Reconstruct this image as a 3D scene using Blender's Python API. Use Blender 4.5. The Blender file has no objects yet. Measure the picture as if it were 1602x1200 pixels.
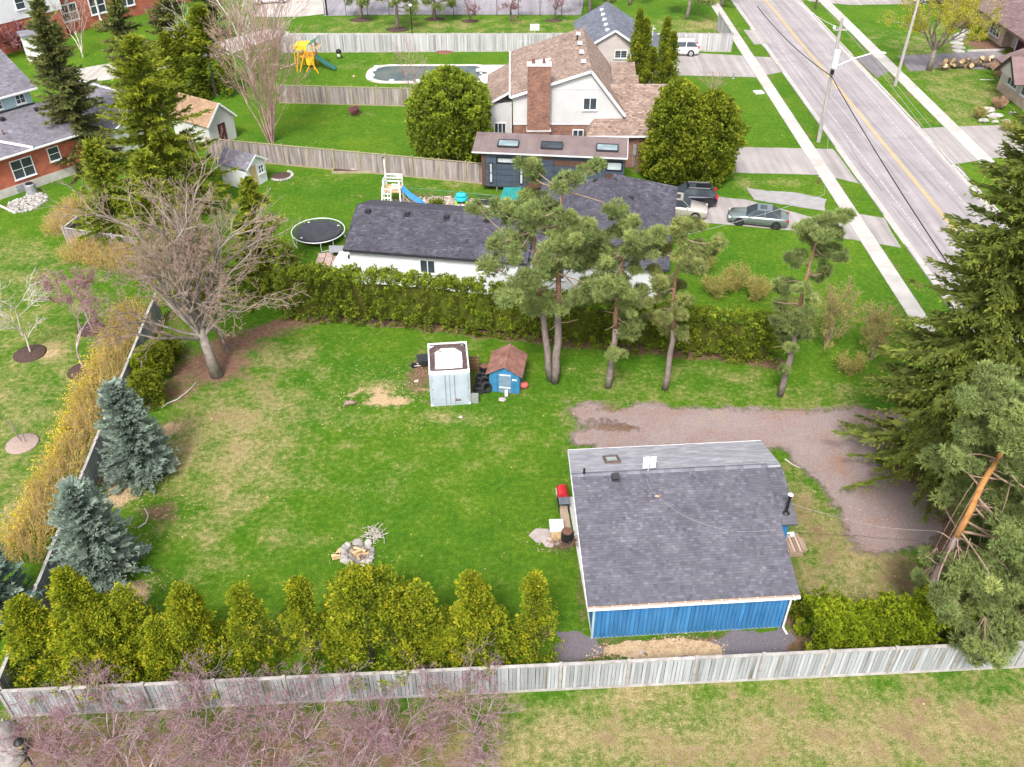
import bpy, math, random
import numpy as np
from mathutils import Vector, Matrix, noise
from mathutils.geometry import tessellate_polygon
R = random.Random(7)
NR = np.random.default_rng(7)
S = bpy.context.scene
C = S.collection
PI = math.pi

# ---------------------------------------------------------------- camera, sky, sun
FPX, PITCH, CAMH = 1394.0, math.radians(37.8), 34.5
cd = bpy.data.cameras.new('camera'); cam = bpy.data.objects.new('camera', cd); C.objects.link(cam)
cd.sensor_fit = 'HORIZONTAL'; cd.angle = 2 * math.atan(801 / FPX)
cd.clip_start = 0.5; cd.clip_end = 3000
cam.location = (0, 0, CAMH); cam.rotation_euler = (PI / 2 - PITCH, 0, 0)
S.camera = cam

SUN_EL, SUN_AZ = math.radians(52), math.radians(194)      # azimuth clockwise from +Y
w = bpy.data.worlds.new('World'); S.world = w; w.use_nodes = True
nt = w.node_tree; nt.nodes.clear()
sky = nt.nodes.new('ShaderNodeTexSky'); sky.sky_type = 'NISHITA'; sky.sun_disc = False
sky.sun_elevation = SUN_EL; sky.sun_rotation = SUN_AZ; sky.dust_density = 4.0; sky.air_density = 1.0
hs = nt.nodes.new('ShaderNodeHueSaturation'); hs.inputs['Saturation'].default_value = 0.33
bg = nt.nodes.new('ShaderNodeBackground'); bg.inputs['Strength'].default_value = 0.147
wo = nt.nodes.new('ShaderNodeOutputWorld')
nt.links.new(sky.outputs[0], hs.inputs['Color']); nt.links.new(hs.outputs[0], bg.inputs['Color'])
nt.links.new(bg.outputs[0], wo.inputs['Surface'])
sl = bpy.data.lights.new('sun', 'SUN'); sl.energy = 1.75; sl.angle = math.radians(11); sl.color = (1.0, 0.955, 0.90)
so = bpy.data.objects.new('sun', sl); C.objects.link(so)
sd = Vector((math.sin(SUN_AZ) * math.cos(SUN_EL), math.cos(SUN_AZ) * math.cos(SUN_EL), math.sin(SUN_EL)))
so.rotation_euler = sd.to_track_quat('Z', 'Y').to_euler(); so.location = (0, 0, 60)
S.view_settings.view_transform = 'Standard'; S.view_settings.look = 'None'
S.view_settings.exposure = 1.0; S.view_settings.gamma = 1.0; S.view_settings.use_curve_mapping = False

# ---------------------------------------------------------------- places in the world
SP, CP = math.sin(PITCH), math.cos(PITCH)
def at(px, py, z=0.0):
    """survey: the spot on the level z that the photograph shows at px, py"""
    a = (px - 801) / FPX; b = (py - 600) / FPX
    dn = SP + b * CP; fw = CP - b * SP
    t = (CAMH - z) / dn
    return Vector((a * t, fw * t, z))
def aty(px, py, Y):
    """survey: the spot on the upright plane y = Y"""
    a = (px - 801) / FPX; b = (py - 600) / FPX
    dn = SP + b * CP; fw = CP - b * SP
    t = Y / fw
    return Vector((a * t, Y, CAMH - dn * t))

# ---------------------------------------------------------------- object helpers
def tag(o, label=None, cat=None, group=None, kind=None):
    if label: o['label'] = label
    if cat: o['category'] = cat
    if group: o['group'] = group
    if kind: o['kind'] = kind
    return o
def thing(name, label, cat, loc=(0, 0, 0), rz=0.0, group=None):
    o = bpy.data.objects.new(name, None); C.objects.link(o)
    o.empty_display_size = 0.3
    o.location = loc; o.rotation_euler = (0, 0, rz)
    return tag(o, label, cat, group)
def link(name, me, parent=None, loc=(0, 0, 0), rot=(0, 0, 0)):
    o = bpy.data.objects.new(name, me); C.objects.link(o)
    o.location = loc; o.rotation_euler = rot
    if parent: o.parent = parent
    return o
def copy_tree(o, parent=None):
    c = o.copy(); C.objects.link(c)
    if parent: c.parent = parent
    for ch in o.children: copy_tree(ch, c)
    return c

class MB:
    """collects shapes, links them as ONE mesh object"""
    def __init__(s): s.v = []; s.f = []; s.t = []; s.m = []
    def add(s, vs, fs, tone=0.5, mi=0):
        b = len(s.v); s.v.extend([tuple(q) for q in vs])
        for q in fs: s.f.append(tuple(b + i for i in q)); s.t.append(tone); s.m.append(mi)
        return s
    def hexa(s, p, tone=0.5, mi=0):       # p: 4 bottom ccw, 4 top ccw
        return s.add(p, [(3, 2, 1, 0), (4, 5, 6, 7), (0, 1, 5, 4), (1, 2, 6, 5), (2, 3, 7, 6), (3, 0, 4, 7)], tone, mi)
    def box(s, c, d, rz=0.0, tone=0.5, mi=0, M=None):
        x, y, z = d[0] / 2, d[1] / 2, d[2] / 2
        p = [(-x, -y, -z), (x, -y, -z), (x, y, -z), (-x, y, -z), (-x, -y, z), (x, -y, z), (x, y, z), (-x, y, z)]
        M = M if M is not None else Matrix.Rotation(rz, 3, 'Z')
        c = Vector(c)
        return s.hexa([M @ Vector(q) + c for q in p], tone, mi)
    def bx(s, x0, x1, y0, y1, z0, z1, tone=0.5, mi=0):
        return s.box(((x0 + x1) / 2, (y0 + y1) / 2, (z0 + z1) / 2), (x1 - x0, y1 - y0, z1 - z0), 0, tone, mi)
    def beam(s, a, b, w, h, tone=0.5, mi=0, up=(0, 0, 1)):
        a = Vector(a); b = Vector(b); d = (b - a); L = d.length; d.normalize()
        u = Vector(up)
        if abs(d.dot(u)) > 0.98: u = Vector((0, 1, 0))
        x = d.cross(u).normalized(); z = x.cross(d).normalized()
        M = Matrix((x, d, z)).transposed()
        return s.box((a + b) / 2, (w, L, h), tone=tone, mi=mi, M=M)
    def tube(s, pts, rads, n=8, tone=0.5, mi=0, cap=True):
        pts = [Vector(q) for q in pts]
        if not hasattr(rads, '__len__'): rads = [rads] * len(pts)
        vs = []; fs = []
        for i, q in enumerate(pts):
            d = (pts[min(i + 1, len(pts) - 1)] - pts[max(i - 1, 0)]).normalized()
            u = Vector((0, 0, 1)) if abs(d.z) < 0.9 else Vector((1, 0, 0))
            x = d.cross(u).normalized(); y = d.cross(x).normalized()
            for k in range(n):
                a = 2 * PI * k / n
                vs.append(q + (x * math.cos(a) + y * math.sin(a)) * rads[i])
        for i in range(len(pts) - 1):
            for k in range(n):
                fs.append((i * n + k, (i + 1) * n + k, (i + 1) * n + (k + 1) % n, i * n + (k + 1) % n))
        if cap:
            fs.append(tuple(range(n))); fs.append(tuple((len(pts) - 1) * n + k for k in reversed(range(n))))
        return s.add(vs, fs, tone, mi)
    def lathe(s, c, prof, n=16, tone=0.5, mi=0, sx=1.0, sy=1.0):   # prof: (radius, z)
        vs = []; fs = []
        for r, z in prof:
            for k in range(n):
                a = 2 * PI * k / n; vs.append((c[0] + r * sx * math.cos(a), c[1] + r * sy * math.sin(a), c[2] + z))
        for i in range(len(prof) - 1):
            for k in range(n):
                fs.append((i * n + k, i * n + (k + 1) % n, (i + 1) * n + (k + 1) % n, (i + 1) * n + k))
        fs.append(tuple(reversed(range(n)))); fs.append(tuple((len(prof) - 1) * n + k for k in range(n)))
        return s.add(vs, fs, tone, mi)
    def slab(s, pts, th, tone=0.5, mi=0):       # planar polygon, thickened against its normal
        pts = [Vector(q) for q in pts]; n = Vector((0, 0, 0))
        for i in range(len(pts)):
            n += (pts[i] - pts[0]).cross(pts[(i + 1) % len(pts)] - pts[0])
        n.normalize()
        k = len(pts); lo = [q - n * th for q in pts]
        fs = [tuple(range(k)), tuple(k + i for i in reversed(range(k)))]
        for i in range(k): fs.append((i, k + i, k + (i + 1) % k, (i + 1) % k))
        return s.add(pts + lo, fs, tone, mi)
    def prism(s, poly, z0, z1, tone=0.5, mi=0):
        tri = tessellate_polygon([[Vector((q[0], q[1], 0)) for q in poly]])
        k = len(poly); area = sum(poly[i][0] * poly[(i + 1) % k][1] - poly[(i + 1) % k][0] * poly[i][1] for i in range(k))
        if area < 0:
            poly = list(reversed(poly)); tri = tessellate_polygon([[Vector((q[0], q[1], 0)) for q in poly]])
        vs = [(q[0], q[1], z1) for q in poly] + [(q[0], q[1], z0) for q in poly]
        fs = []
        for t in tri:
            a, b, c = [Vector(vs[i]) for i in t]
            t = tuple(t) if (b - a).cross(c - a).z > 0 else tuple(reversed(t))
            fs.append(t); fs.append(tuple(k + i for i in reversed(t)))
        for i in range(k): fs.append((i, k + i, k + (i + 1) % k, (i + 1) % k))
        return s.add(vs, fs, tone, mi)
    def ball(s, c, r, n=8, m=5, tone=0.5, mi=0, jit=0.0, rng=None):
        rx, ry, rz = r if hasattr(r, '__len__') else (r, r, r)
        vs = [(c[0], c[1], c[2] + rz)]; fs = []
        for i in range(1, m):
            th = PI * i / m
            for k in range(n):
                a = 2 * PI * k / n; j = 1 + (rng.uniform(-jit, jit) if rng else 0)
                vs.append((c[0] + rx * math.sin(th) * math.cos(a) * j, c[1] + ry * math.sin(th) * math.sin(a) * j, c[2] + rz * math.cos(th) * j))
        vs.append((c[0], c[1], c[2] - rz)); e = len(vs) - 1
        for k in range(n):
            fs.append((0, 1 + k, 1 + (k + 1) % n)); b = 1 + (m - 2) * n
            fs.append((e, b + (k + 1) % n, b + k))
        for i in range(m - 2):
            for k in range(n):
                a = 1 + i * n; fs.append((a + k, a + n + k, a + n + (k + 1) % n, a + (k + 1) % n))
        return s.add(vs, fs, tone, mi)
    def mesh(s, name, mats, smooth=False):
        me = bpy.data.meshes.new(name); me.from_pydata(s.v, [], s.f)
        for m in (mats if isinstance(mats, (list, tuple)) else [mats]): me.materials.append(m)
        a = me.attributes.new('tone', 'FLOAT', 'FACE'); a.data.foreach_set('value', s.t)
        me.polygons.foreach_set('material_index', s.m)
        if smooth: me.polygons.foreach_set('use_smooth', [True] * len(s.f))
        me.update(); return me
    def build(s, name, mats, parent=None, loc=(0, 0, 0), smooth=False):
        return link(name, s.mesh(name, mats, smooth), parent, loc)

def tri_mesh(name, V, T, tone, mat):
    V = np.asarray(V, np.float32).reshape(-1, 3); T = np.asarray(T, np.int32).reshape(-1, 3)
    me = bpy.data.meshes.new(name)
    me.vertices.add(len(V)); me.vertices.foreach_set('co', V.ravel())
    me.loops.add(len(T) * 3); me.loops.foreach_set('vertex_index', T.ravel())
    me.polygons.add(len(T)); me.polygons.foreach_set('loop_start', np.arange(0, len(T) * 3, 3, dtype=np.int32))
    me.materials.append(mat)
    a = me.attributes.new('tone', 'FLOAT', 'FACE'); a.data.foreach_set('value', np.asarray(tone, np.float32))
    me.update(calc_edges=True); return me

# ---------------------------------------------------------------- materials
MATS = {}
class NT:
    def __init__(s, name):
        s.m = bpy.data.materials.new(name); s.m.use_nodes = True; s.t = s.m.node_tree
        s.b = s.t.nodes['Principled BSDF']; s.out = s.t.nodes['Material Output']
    def n(s, typ, **kw):
        nd = s.t.nodes.new(typ)
        for k, v in kw.items():
            if hasattr(nd, k) and k not in nd.inputs: setattr(nd, k, v)
            else: nd.inputs[k].default_value = v
        return nd
    def l(s, a, b): s.t.links.new(a, b)
    def coord(s, kind='Object', scale=(1, 1, 1)):
        tc = s.n('ShaderNodeTexCoord'); mp = s.n('ShaderNodeMapping'); mp.inputs['Scale'].default_value = scale
        s.l(tc.outputs[kind], mp.inputs['Vector']); return mp.outputs[0]
    def noise(s, vec, scale, detail=4, rough=0.6):
        nd = s.n('ShaderNodeTexNoise'); nd.inputs['Scale'].default_value = scale; nd.inputs['Detail'].default_value = detail
        nd.inputs['Roughness'].default_value = rough; s.l(vec, nd.inputs['Vector']); return nd.outputs[0]
    def ramp(s, fac, stops):
        nd = s.n('ShaderNodeValToRGB'); e = nd.color_ramp.elements
        e[0].position = stops[0][0]; e[0].color = (*stops[0][1], 1); e[1].position = stops[-1][0]; e[1].color = (*stops[-1][1], 1)
        for p, c in stops[1:-1]:
            k = e.new(p); k.color = (*c, 1)
        s.l(fac, nd.inputs[0]); return nd.outputs[0]
    def step(s, fac, lo, hi):
        nd = s.n('ShaderNodeMapRange'); nd.interpolation_type = 'SMOOTHSTEP'
        nd.inputs['From Min'].default_value = lo; nd.inputs['From Max'].default_value = hi
        s.l(fac, nd.inputs['Value']); return nd.outputs[0]
    def mix(s, fac, a, b, mode='MIX'):
        nd = s.n('ShaderNodeMix', data_type='RGBA', blend_type=mode)
        for sock, v in ((nd.inputs[0], fac), (nd.inputs[6], a), (nd.inputs[7], b)):
            if isinstance(v, (tuple, list)): sock.default_value = (*v, 1) if len(v) == 3 else v
            elif isinstance(v, (int, float)): sock.default_value = v
            else: s.l(v, sock)
        return nd.outputs[2]
    def math(s, op, a, b=0.0):
        nd = s.n('ShaderNodeMath', operation=op)
        for i, v in enumerate((a, b)):
            if isinstance(v, (int, float)): nd.inputs[i].default_value = v
            else: s.l(v, nd.inputs[i])
        return nd.outputs[0]
    def bump(s, h, strength, dist=0.05):
        nd = s.n('ShaderNodeBump'); nd.inputs['Strength'].default_value = strength; nd.inputs['Distance'].default_value = dist
        s.l(h, nd.inputs['Height']); s.l(nd.outputs[0], s.b.inputs['Normal'])
    def base(s, c):
        if isinstance(c, (tuple, list)): s.b.inputs['Base Color'].default_value = (*c, 1)
        else: s.l(c, s.b.inputs['Base Color'])
    def attr(s, name='tone'):
        nd = s.n('ShaderNodeAttribute', attribute_name=name); return nd

def mat(name, c1, c2=None, scale=3.0, rough=0.75, bump=0.15, bscale=30.0, tone=None, stretch=(1, 1, 1), metal=0.0, spec=0.3, lo=0.35, hi=0.65, spots=None, coat=0.0, world=False):
    """weathered surface: c1 to c2 by noise; tone=(dark, light) multiplies by the piece's own tone; spots=(colour, amount, scale)"""
    if name in MATS: return MATS[name]
    k = NT(name); vec = k.coord('Object', stretch)
    if world:
        mp = k.n('ShaderNodeMapping'); mp.inputs['Scale'].default_value = stretch; k.l(k.n('ShaderNodeNewGeometry').outputs['Position'], mp.inputs['Vector']); vec = mp.outputs[0]
    c2 = c2 or tuple(min(1, q * 1.25) for q in c1)
    n1 = k.noise(vec, scale, 5); col = k.ramp(n1, [(lo, c1), (hi, c2)])
    if spots:
        n2 = k.noise(vec, spots[2], 3); col = k.mix(k.step(n2, 1 - spots[1] - 0.06, 1 - spots[1] + 0.06), col, spots[0])
    if tone:
        tn = k.ramp(k.attr().outputs['Fac'], [(0, (tone[0],) * 3), (1, (tone[1],) * 3)]) if not isinstance(tone[0], tuple) else k.ramp(k.attr().outputs['Fac'], [(0, tone[0]), (1, tone[1])])
        col = k.mix(1.0, col, tn, 'MULTIPLY')
    k.base(col); k.b.inputs['Roughness'].default_value = rough; k.b.inputs['Metallic'].default_value = metal
    k.b.inputs['Specular IOR Level'].default_value = spec
    if coat: k.b.inputs['Coat Weight'].default_value = coat
    if bump: k.bump(k.noise(vec, bscale, 4), bump, 0.03)
    MATS[name] = k.m; return k.m
LEAF_GAIN = 1.55
def leafmat(name, stops, var=0.22, transl=0.42, rough=0.6):
    """foliage: the leaf's own tone picks a colour from old growth to new growth"""
    if name in MATS: return MATS[name]
    k = NT(name); t = k.attr().outputs['Fac']; col = k.ramp(t, [(p, tuple(min(.75, q * LEAF_GAIN) for q in c)) for p, c in stops])
    vec = k.coord('Object'); nz = k.noise(vec, 0.9, 3)
    col = k.mix(1.0, col, k.ramp(nz, [(0.3, (1 - var,) * 3), (0.7, (1 + var,) * 3)]), 'MULTIPLY')
    k.base(col); k.b.inputs['Roughness'].default_value = rough; k.b.inputs['Specular IOR Level'].default_value = 0.2
    tr = k.n('ShaderNodeBsdfTranslucent'); k.l(col, tr.inputs['Color'])
    mx = k.n('ShaderNodeMixShader'); mx.inputs[0].default_value = transl
    k.l(k.b.outputs[0], mx.inputs[1]); k.l(tr.outputs[0], mx.inputs[2]); k.l(mx.outputs[0], k.out.inputs['Surface'])
    MATS[name] = k.m; return k.m
def brickmat(name, c1, c2, mortar):
    k = NT(name); tc = k.n('ShaderNodeTexCoord'); sp = k.n('ShaderNodeSeparateXYZ'); k.l(tc.outputs['Object'], sp.inputs[0])
    cb = k.n('ShaderNodeCombineXYZ'); k.l(k.math('ADD', sp.outputs[0], sp.outputs[1]), cb.inputs[0]); k.l(sp.outputs[2], cb.inputs[1])
    br = k.n('ShaderNodeTexBrick'); k.l(cb.outputs[0], br.inputs['Vector'])
    br.inputs['Scale'].default_value = 1.0; br.inputs['Brick Width'].default_value = 0.23; br.inputs['Row Height'].default_value = 0.085
    br.inputs['Mortar Size'].default_value = 0.009; br.inputs['Color1'].default_value = (*c1, 1); br.inputs['Color2'].default_value = (*c2, 1)
    br.inputs['Mortar'].default_value = (*mortar, 1); br.inputs['Bias'].default_value = 0.1
    nz = k.noise(tc.outputs['Object'], 1.2, 5)
    col = k.mix(1.0, br.outputs[0], k.ramp(nz, [(0.3, (0.75, 0.75, 0.78)), (0.7, (1.25, 1.2, 1.15))]), 'MULTIPLY')
    k.base(col); k.b.inputs['Roughness'].default_value = 0.85
    k.bump(k.math('SUBTRACT', 1.0, br.outputs['Fac']), 0.4, 0.02)
    return k.m

M = {}
M['white'] = mat('white_paint', (0.70, 0.71, 0.73), (0.80, 0.81, 0.82), 1.5, 0.55, 0.05)
M['white_siding'] = mat('white_siding', (0.66, 0.67, 0.70), (0.76, 0.77, 0.79), 0.7, 0.6, 0.04, tone=(0.92, 1.04))
M['shingle'] = mat('asphalt_shingle', (0.098, 0.096, 0.118), (0.136, 0.133, 0.158), 0.9, 0.9, 0.25, 90, tone=(0.62, 1.6))
M['shingle_dark'] = mat('charcoal_shingle', (0.056, 0.054, 0.070), (0.085, 0.082, 0.104), 1.0, 0.9, 0.2, 60, tone=(0.55, 1.8))
M['shingle_sheen'] = mat('low_slope_shingle_sky_sheen', (0.235, 0.235, 0.26), (0.35, 0.35, 0.38), 2.2, 0.9, 0.2, 40, stretch=(0.45, 1.6, 1), tone=(0.88, 1.14))  # rear slope: the sky's grazing sheen is painted in as a paler base colour
M['shingle_brown'] = mat('brown_shingle', (0.205, 0.145, 0.118), (0.265, 0.195, 0.16), 0.8, 0.9, 0.15, 50, tone=(0.62, 1.75))
M['shingle_blue'] = mat('bluegrey_shingle', (0.11, 0.12, 0.15), (0.16, 0.17, 0.21), 1.0, 0.9, 0.15, 50, tone=(0.7, 1.4))
M['shingle_grey'] = mat('grey_shingle', (0.15, 0.145, 0.17), (0.21, 0.20, 0.235), 0.9, 0.9, 0.15, 50, tone=(0.7, 1.5))
M['shingle_plum'] = mat('plum_shingle', (0.16, 0.105, 0.105), (0.21, 0.145, 0.145), 1.0, 0.9, 0.15, 50, tone=(0.75, 1.35))
M['shingle_tan'] = mat('tan_shingle', (0.28, 0.175, 0.112), (0.36, 0.235, 0.155), 1.0, 0.9, 0.15, 50, tone=(0.75, 1.3))
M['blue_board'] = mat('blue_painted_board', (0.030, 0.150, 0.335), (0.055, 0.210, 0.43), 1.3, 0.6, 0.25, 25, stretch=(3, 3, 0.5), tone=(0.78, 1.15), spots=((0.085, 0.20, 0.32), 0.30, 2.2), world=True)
M['fence_grey'] = mat('silvered_fence_board', (0.28, 0.288, 0.302), (0.43, 0.448, 0.468), 1.6, 0.85, 0.3, 30, stretch=(5, 5, 0.35), tone=((0.62, 0.62, 0.62), (1.18, 1.18, 1.19)), lo=.25, hi=.75, spots=((0.20, 0.18, 0.15), 0.36, .30), world=True)
M['fence_rail'] = mat('weathered_rail', (0.28, 0.255, 0.24), (0.44, 0.415, 0.40), 2.0, 0.85, 0.3, 30, tone=(0.8, 1.15))
M['fence_mid'] = mat('weathered_fence_board', (0.20, 0.165, 0.16), (0.36, 0.31, 0.30), 1.2, 0.85, 0.2, 20, stretch=(4, 4, 0.4), tone=(0.62, 1.3), world=True)
M['fence_mid_rail'] = mat('mossy_fence_post', (0.27, 0.225, 0.14), (0.36, 0.31, 0.20), 1.5, 0.85, 0.2, 20)
M['fence_far'] = mat('pale_fence_board', (0.36, 0.36, 0.38), (0.52, 0.51, 0.53), 0.8, 0.85, 0.15, 20, stretch=(4, 4, 0.3), tone=(0.6, 1.2), spots=((.24, .225, .21), .36, .25), world=True)
M['wood'] = mat('deck_wood', (0.34, 0.24, 0.18), (0.48, 0.36, 0.28), 3, 0.8, 0.3, 25, stretch=(1, 6, 1), tone=(0.6, 1.25))
M['raw_wood'] = mat('cut_wood', (0.50, 0.33, 0.17), (0.68, 0.49, 0.29), 6, 0.8, 0.3, 40, tone=(0.75, 1.2))
M['bark_log'] = mat('log_bark', (0.10, 0.075, 0.055), (0.20, 0.155, 0.12), 8, 0.9, 0.6, 30, tone=(0.8, 1.4))
M['brick_red'] = brickmat('red_brick', (0.40, 0.080, 0.042), (0.48, 0.12, 0.065), (0.32, 0.16, 0.12))
M['brick_brown'] = brickmat('brown_brick', (0.13, 0.062, 0.048), (0.31, 0.15, 0.095), (0.20, 0.14, 0.12))
M['brick_stone'] = brickmat('pink_stone', (0.42, 0.30, 0.24), (0.55, 0.42, 0.35), (0.45, 0.38, 0.33))
M['siding_grey'] = mat('pale_grey_siding', (0.50, 0.50, 0.50), (0.58, 0.58, 0.575), 0.6, 0.65, 0.03, tone=(0.92, 1.05))
M['siding_beige'] = mat('beige_siding', (0.45, 0.40, 0.385), (0.52, 0.47, 0.45), 0.6, 0.65, 0.03, tone=(0.93, 1.04))
M['siding_blue'] = mat('pale_blue_siding', (0.33, 0.47, 0.53), (0.40, 0.54, 0.60), 0.7, 0.65, 0.03, tone=(0.93, 1.05))
M['concrete'] = mat('concrete', (0.44, 0.42, 0.40), (0.56, 0.54, 0.51), 1.5, 0.9, 0.2, 25, tone=(0.88, 1.1))
M['concrete_walk'] = mat('sidewalk_concrete', (0.40, 0.375, 0.35), (0.50, 0.475, 0.445), 0.8, 0.9, 0.12, 40, tone=(0.9, 1.08), world=True)
M['kerb'] = mat('kerb_concrete', (0.36, 0.34, 0.32), (0.46, 0.44, 0.415), 2, 0.9, 0.15, 40, tone=(0.9, 1.1))
M['black'] = mat('black_metal', (0.012, 0.012, 0.014), (0.022, 0.022, 0.025), 4, 0.45, 0.05)
M['charcoal'] = mat('charcoal_plastic', (0.028, 0.029, 0.034), (0.045, 0.046, 0.052), 4, 0.5, 0.1)
M['grey_metal'] = mat('grey_metal', (0.30, 0.31, 0.33), (0.40, 0.41, 0.43), 4, 0.45, 0.05, metal=0.3)
M['pole_wood'] = mat('utility_pole_wood', (0.30, 0.275, 0.26), (0.44, 0.41, 0.39), 3, 0.85, 0.3, 20, stretch=(4, 4, 0.3))
M['galv'] = mat('galvanised', (0.62, 0.64, 0.66), (0.72, 0.74, 0.76), 6, 0.5, 0.05, metal=0.2)
M['rust_roof'] = mat('rusty_sheet', (0.185, 0.085, 0.068), (0.30, 0.155, 0.125), 2.2, 0.75, 0.2, 20, stretch=(1, 1, 1), spots=((0.40, 0.30, 0.28), 0.22, 3.0))
M['rust'] = mat('rust', (0.12, 0.06, 0.045), (0.22, 0.10, 0.07), 6, 0.85, 0.3, 40)
M['container'] = mat('container_paint', (0.345, 0.405, 0.475), (0.44, 0.505, 0.575), 0.9, 0.5, 0.08, 12, spots=((0.34, 0.36, 0.37), 0.18, 2.5))
M['shed_blue'] = mat('shed_blue', (0.03, 0.17, 0.34), (0.055, 0.25, 0.45), 2.5, 0.7, 0.2, 25, tone=(0.8, 1.2), spots=((0.18, 0.30, 0.40), 0.25, 4))
M['grey_blue'] = mat('bleached_blue_door', (0.13, 0.20, 0.28), (0.20, 0.29, 0.37), 3, 0.7, 0.15, 25)
M['red'] = mat('red_enamel', (0.42, 0.012, 0.02), (0.52, 0.02, 0.03), 3, 0.3, 0.02, spec=0.5, coat=0.4)
M['pink'] = mat('faded_red_plastic', (0.45, 0.10, 0.08), (0.55, 0.15, 0.12), 3, 0.6, 0.05)
M['rubber'] = mat('tyre_rubber', (0.014, 0.014, 0.016), (0.03, 0.03, 0.032), 6, 0.75, 0.2, 30)
M['rim'] = mat('wheel_rim', (0.45, 0.46, 0.48), (0.55, 0.56, 0.58), 6, 0.35, 0.0, metal=0.6)
M['rim_dark'] = mat('dark_wheel_rim', (0.05, 0.05, 0.055), (0.10, 0.10, 0.11), 6, 0.35, 0.0, metal=0.6)
M['teal'] = mat('teal_canvas', (0.015, 0.17, 0.16), (0.025, 0.24, 0.22), 2, 0.7, 0.1)
M['turq'] = mat('turquoise_plastic', (0.02, 0.42, 0.50), (0.04, 0.52, 0.60), 3, 0.4, 0.0)
M['lime'] = mat('lime_plastic', (0.22, 0.62, 0.04), (0.30, 0.70, 0.06), 3, 0.4, 0.0)
M['slide_blue'] = mat('blue_plastic', (0.05, 0.25, 0.60), (0.09, 0.34, 0.70), 3, 0.35, 0.0, spec=0.5)
M['play_orange'] = mat('orange_stained_timber', (0.62, 0.27, 0.015), (0.78, 0.40, 0.03), 4, 0.6, 0.1, stretch=(1, 1, 4))
M['play_yellow'] = mat('yellow_canvas', (0.78, 0.50, 0.02), (0.85, 0.58, 0.04), 2, 0.6, 0.1)
M['green_plastic'] = mat('green_plastic', (0.02, 0.15, 0.08), (0.03, 0.20, 0.11), 3, 0.4, 0.0)
M['slide_green'] = mat('dark_green_slide', (0.03, 0.12, 0.11), (0.05, 0.17, 0.15), 3, 0.35, 0.0)
M['tiny_panel'] = mat('slate_blue_panel', (0.045, 0.062, 0.088), (0.065, 0.084, 0.112), 1.0, 0.5, 0.02, tone=(0.85, 1.2))
M['tiny_rust'] = mat('copper_brown_panel', (0.085, 0.045, 0.035), (0.12, 0.065, 0.048), 1.5, 0.55, 0.05)
M['tiny_roof'] = mat('brown_metal_roof', (0.155, 0.115, 0.112), (0.205, 0.158, 0.155), 0.9, 0.55, 0.02, tone=(0.92, 1.08))
M['mulch'] = mat('dark_mulch', (0.045, 0.028, 0.024), (0.11, 0.07, 0.055), 14, 0.95, 1.0, 40)
M['pale_chip'] = mat('pale_wood_chip', (0.42, 0.30, 0.18), (0.58, 0.44, 0.29), 10, 0.9, 0.3, tone=(0.55, 1.25))
M['stone'] = mat('field_stone', (0.26, 0.24, 0.225), (0.44, 0.41, 0.385), 3, 0.9, 0.4, 15, tone=(0.6, 1.35))
M['stone_pink'] = mat('pink_river_stone', (0.40, 0.32, 0.28), (0.58, 0.50, 0.45), 5, 0.9, 0.3, 15, tone=((0.55, 0.48, 0.45), (1.3, 1.28, 1.25)))
M['stone_white'] = mat('white_limestone', (0.31, 0.295, 0.275), (0.47, 0.45, 0.425), 3, 0.9, 0.4, 15, tone=(0.7, 1.15))
M['flag'] = mat('flagstone', (0.34, 0.285, 0.27), (0.44, 0.38, 0.36), 2, 0.9, 0.3, 12, tone=(0.85, 1.15))
M['yellow_line'] = mat('yellow_road_paint', (0.62, 0.36, 0.05), (0.74, 0.46, 0.09), 3, 0.8, 0.1, spots=((0.32, 0.27, 0.2), 0.36, 4))
M['white_line'] = mat('white_road_paint', (0.40, 0.385, 0.38), (0.52, 0.50, 0.495), 2, 0.8, 0.1, spots=((0.28, 0.26, 0.26), 0.50, 3))
M['tar'] = mat('tar_seal', (0.10, 0.09, 0.095), (0.15, 0.135, 0.14), 4, 0.8, 0.1)
M['twig_grey'] = mat('grey_bark', (0.155, 0.13, 0.115), (0.27, 0.235, 0.205), 3, 0.9, 0.4, 20, tone=(0.75, 1.3))
M['twig_pale'] = mat('pale_bark', (0.42, 0.37, 0.33), (0.58, 0.53, 0.48), 3, 0.9, 0.3, 20, tone=(0.75, 1.25))
M['twig_pink'] = mat('pinkish_twigs', (0.30, 0.19, 0.17), (0.42, 0.29, 0.25), 2, 0.9, 0.2, 20, tone=(0.75, 1.3))
M['twig_bud'] = mat('redbud_bark', (0.24, 0.170, 0.175), (0.44, 0.35, 0.36), 2, 0.9, 0.3, 20, tone=(0.75, 1.35))
M['twig_tan'] = mat('tan_twigs', (0.40, 0.29, 0.115), (0.55, 0.41, 0.18), 2, 0.9, 0.2, 20, tone=(0.7, 1.3))
M['pine_bark'] = mat('pine_bark_lower', (0.15, 0.115, 0.105), (0.26, 0.21, 0.195), 6, 0.95, 0.7, 14, stretch=(1, 1, 0.4))
M['pine_orange'] = mat('orange_pine_bark', (0.40, 0.17, 0.06), (0.58, 0.29, 0.10), 5, 0.9, 0.5, 16, stretch=(1, 1, 0.6), spots=((0.22, 0.12, 0.08), 0.34, 7))
M['bark_dark'] = mat('dark_bark', (0.07, 0.055, 0.045), (0.12, 0.095, 0.08), 6, 0.95, 0.5, 15)
def glassmat(name, c, rough=0.08):
    k = NT(name); k.base(k.ramp(k.noise(k.coord('Object'), 0.7, 2), [(0.35, c), (0.65, tuple(q * 1.7 for q in c))]))
    k.b.inputs['Roughness'].default_value = rough; k.b.inputs['Specular IOR Level'].default_value = 0.45; return k.m
M['glass'] = glassmat('window_glass', (0.035, 0.045, 0.055))
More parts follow.
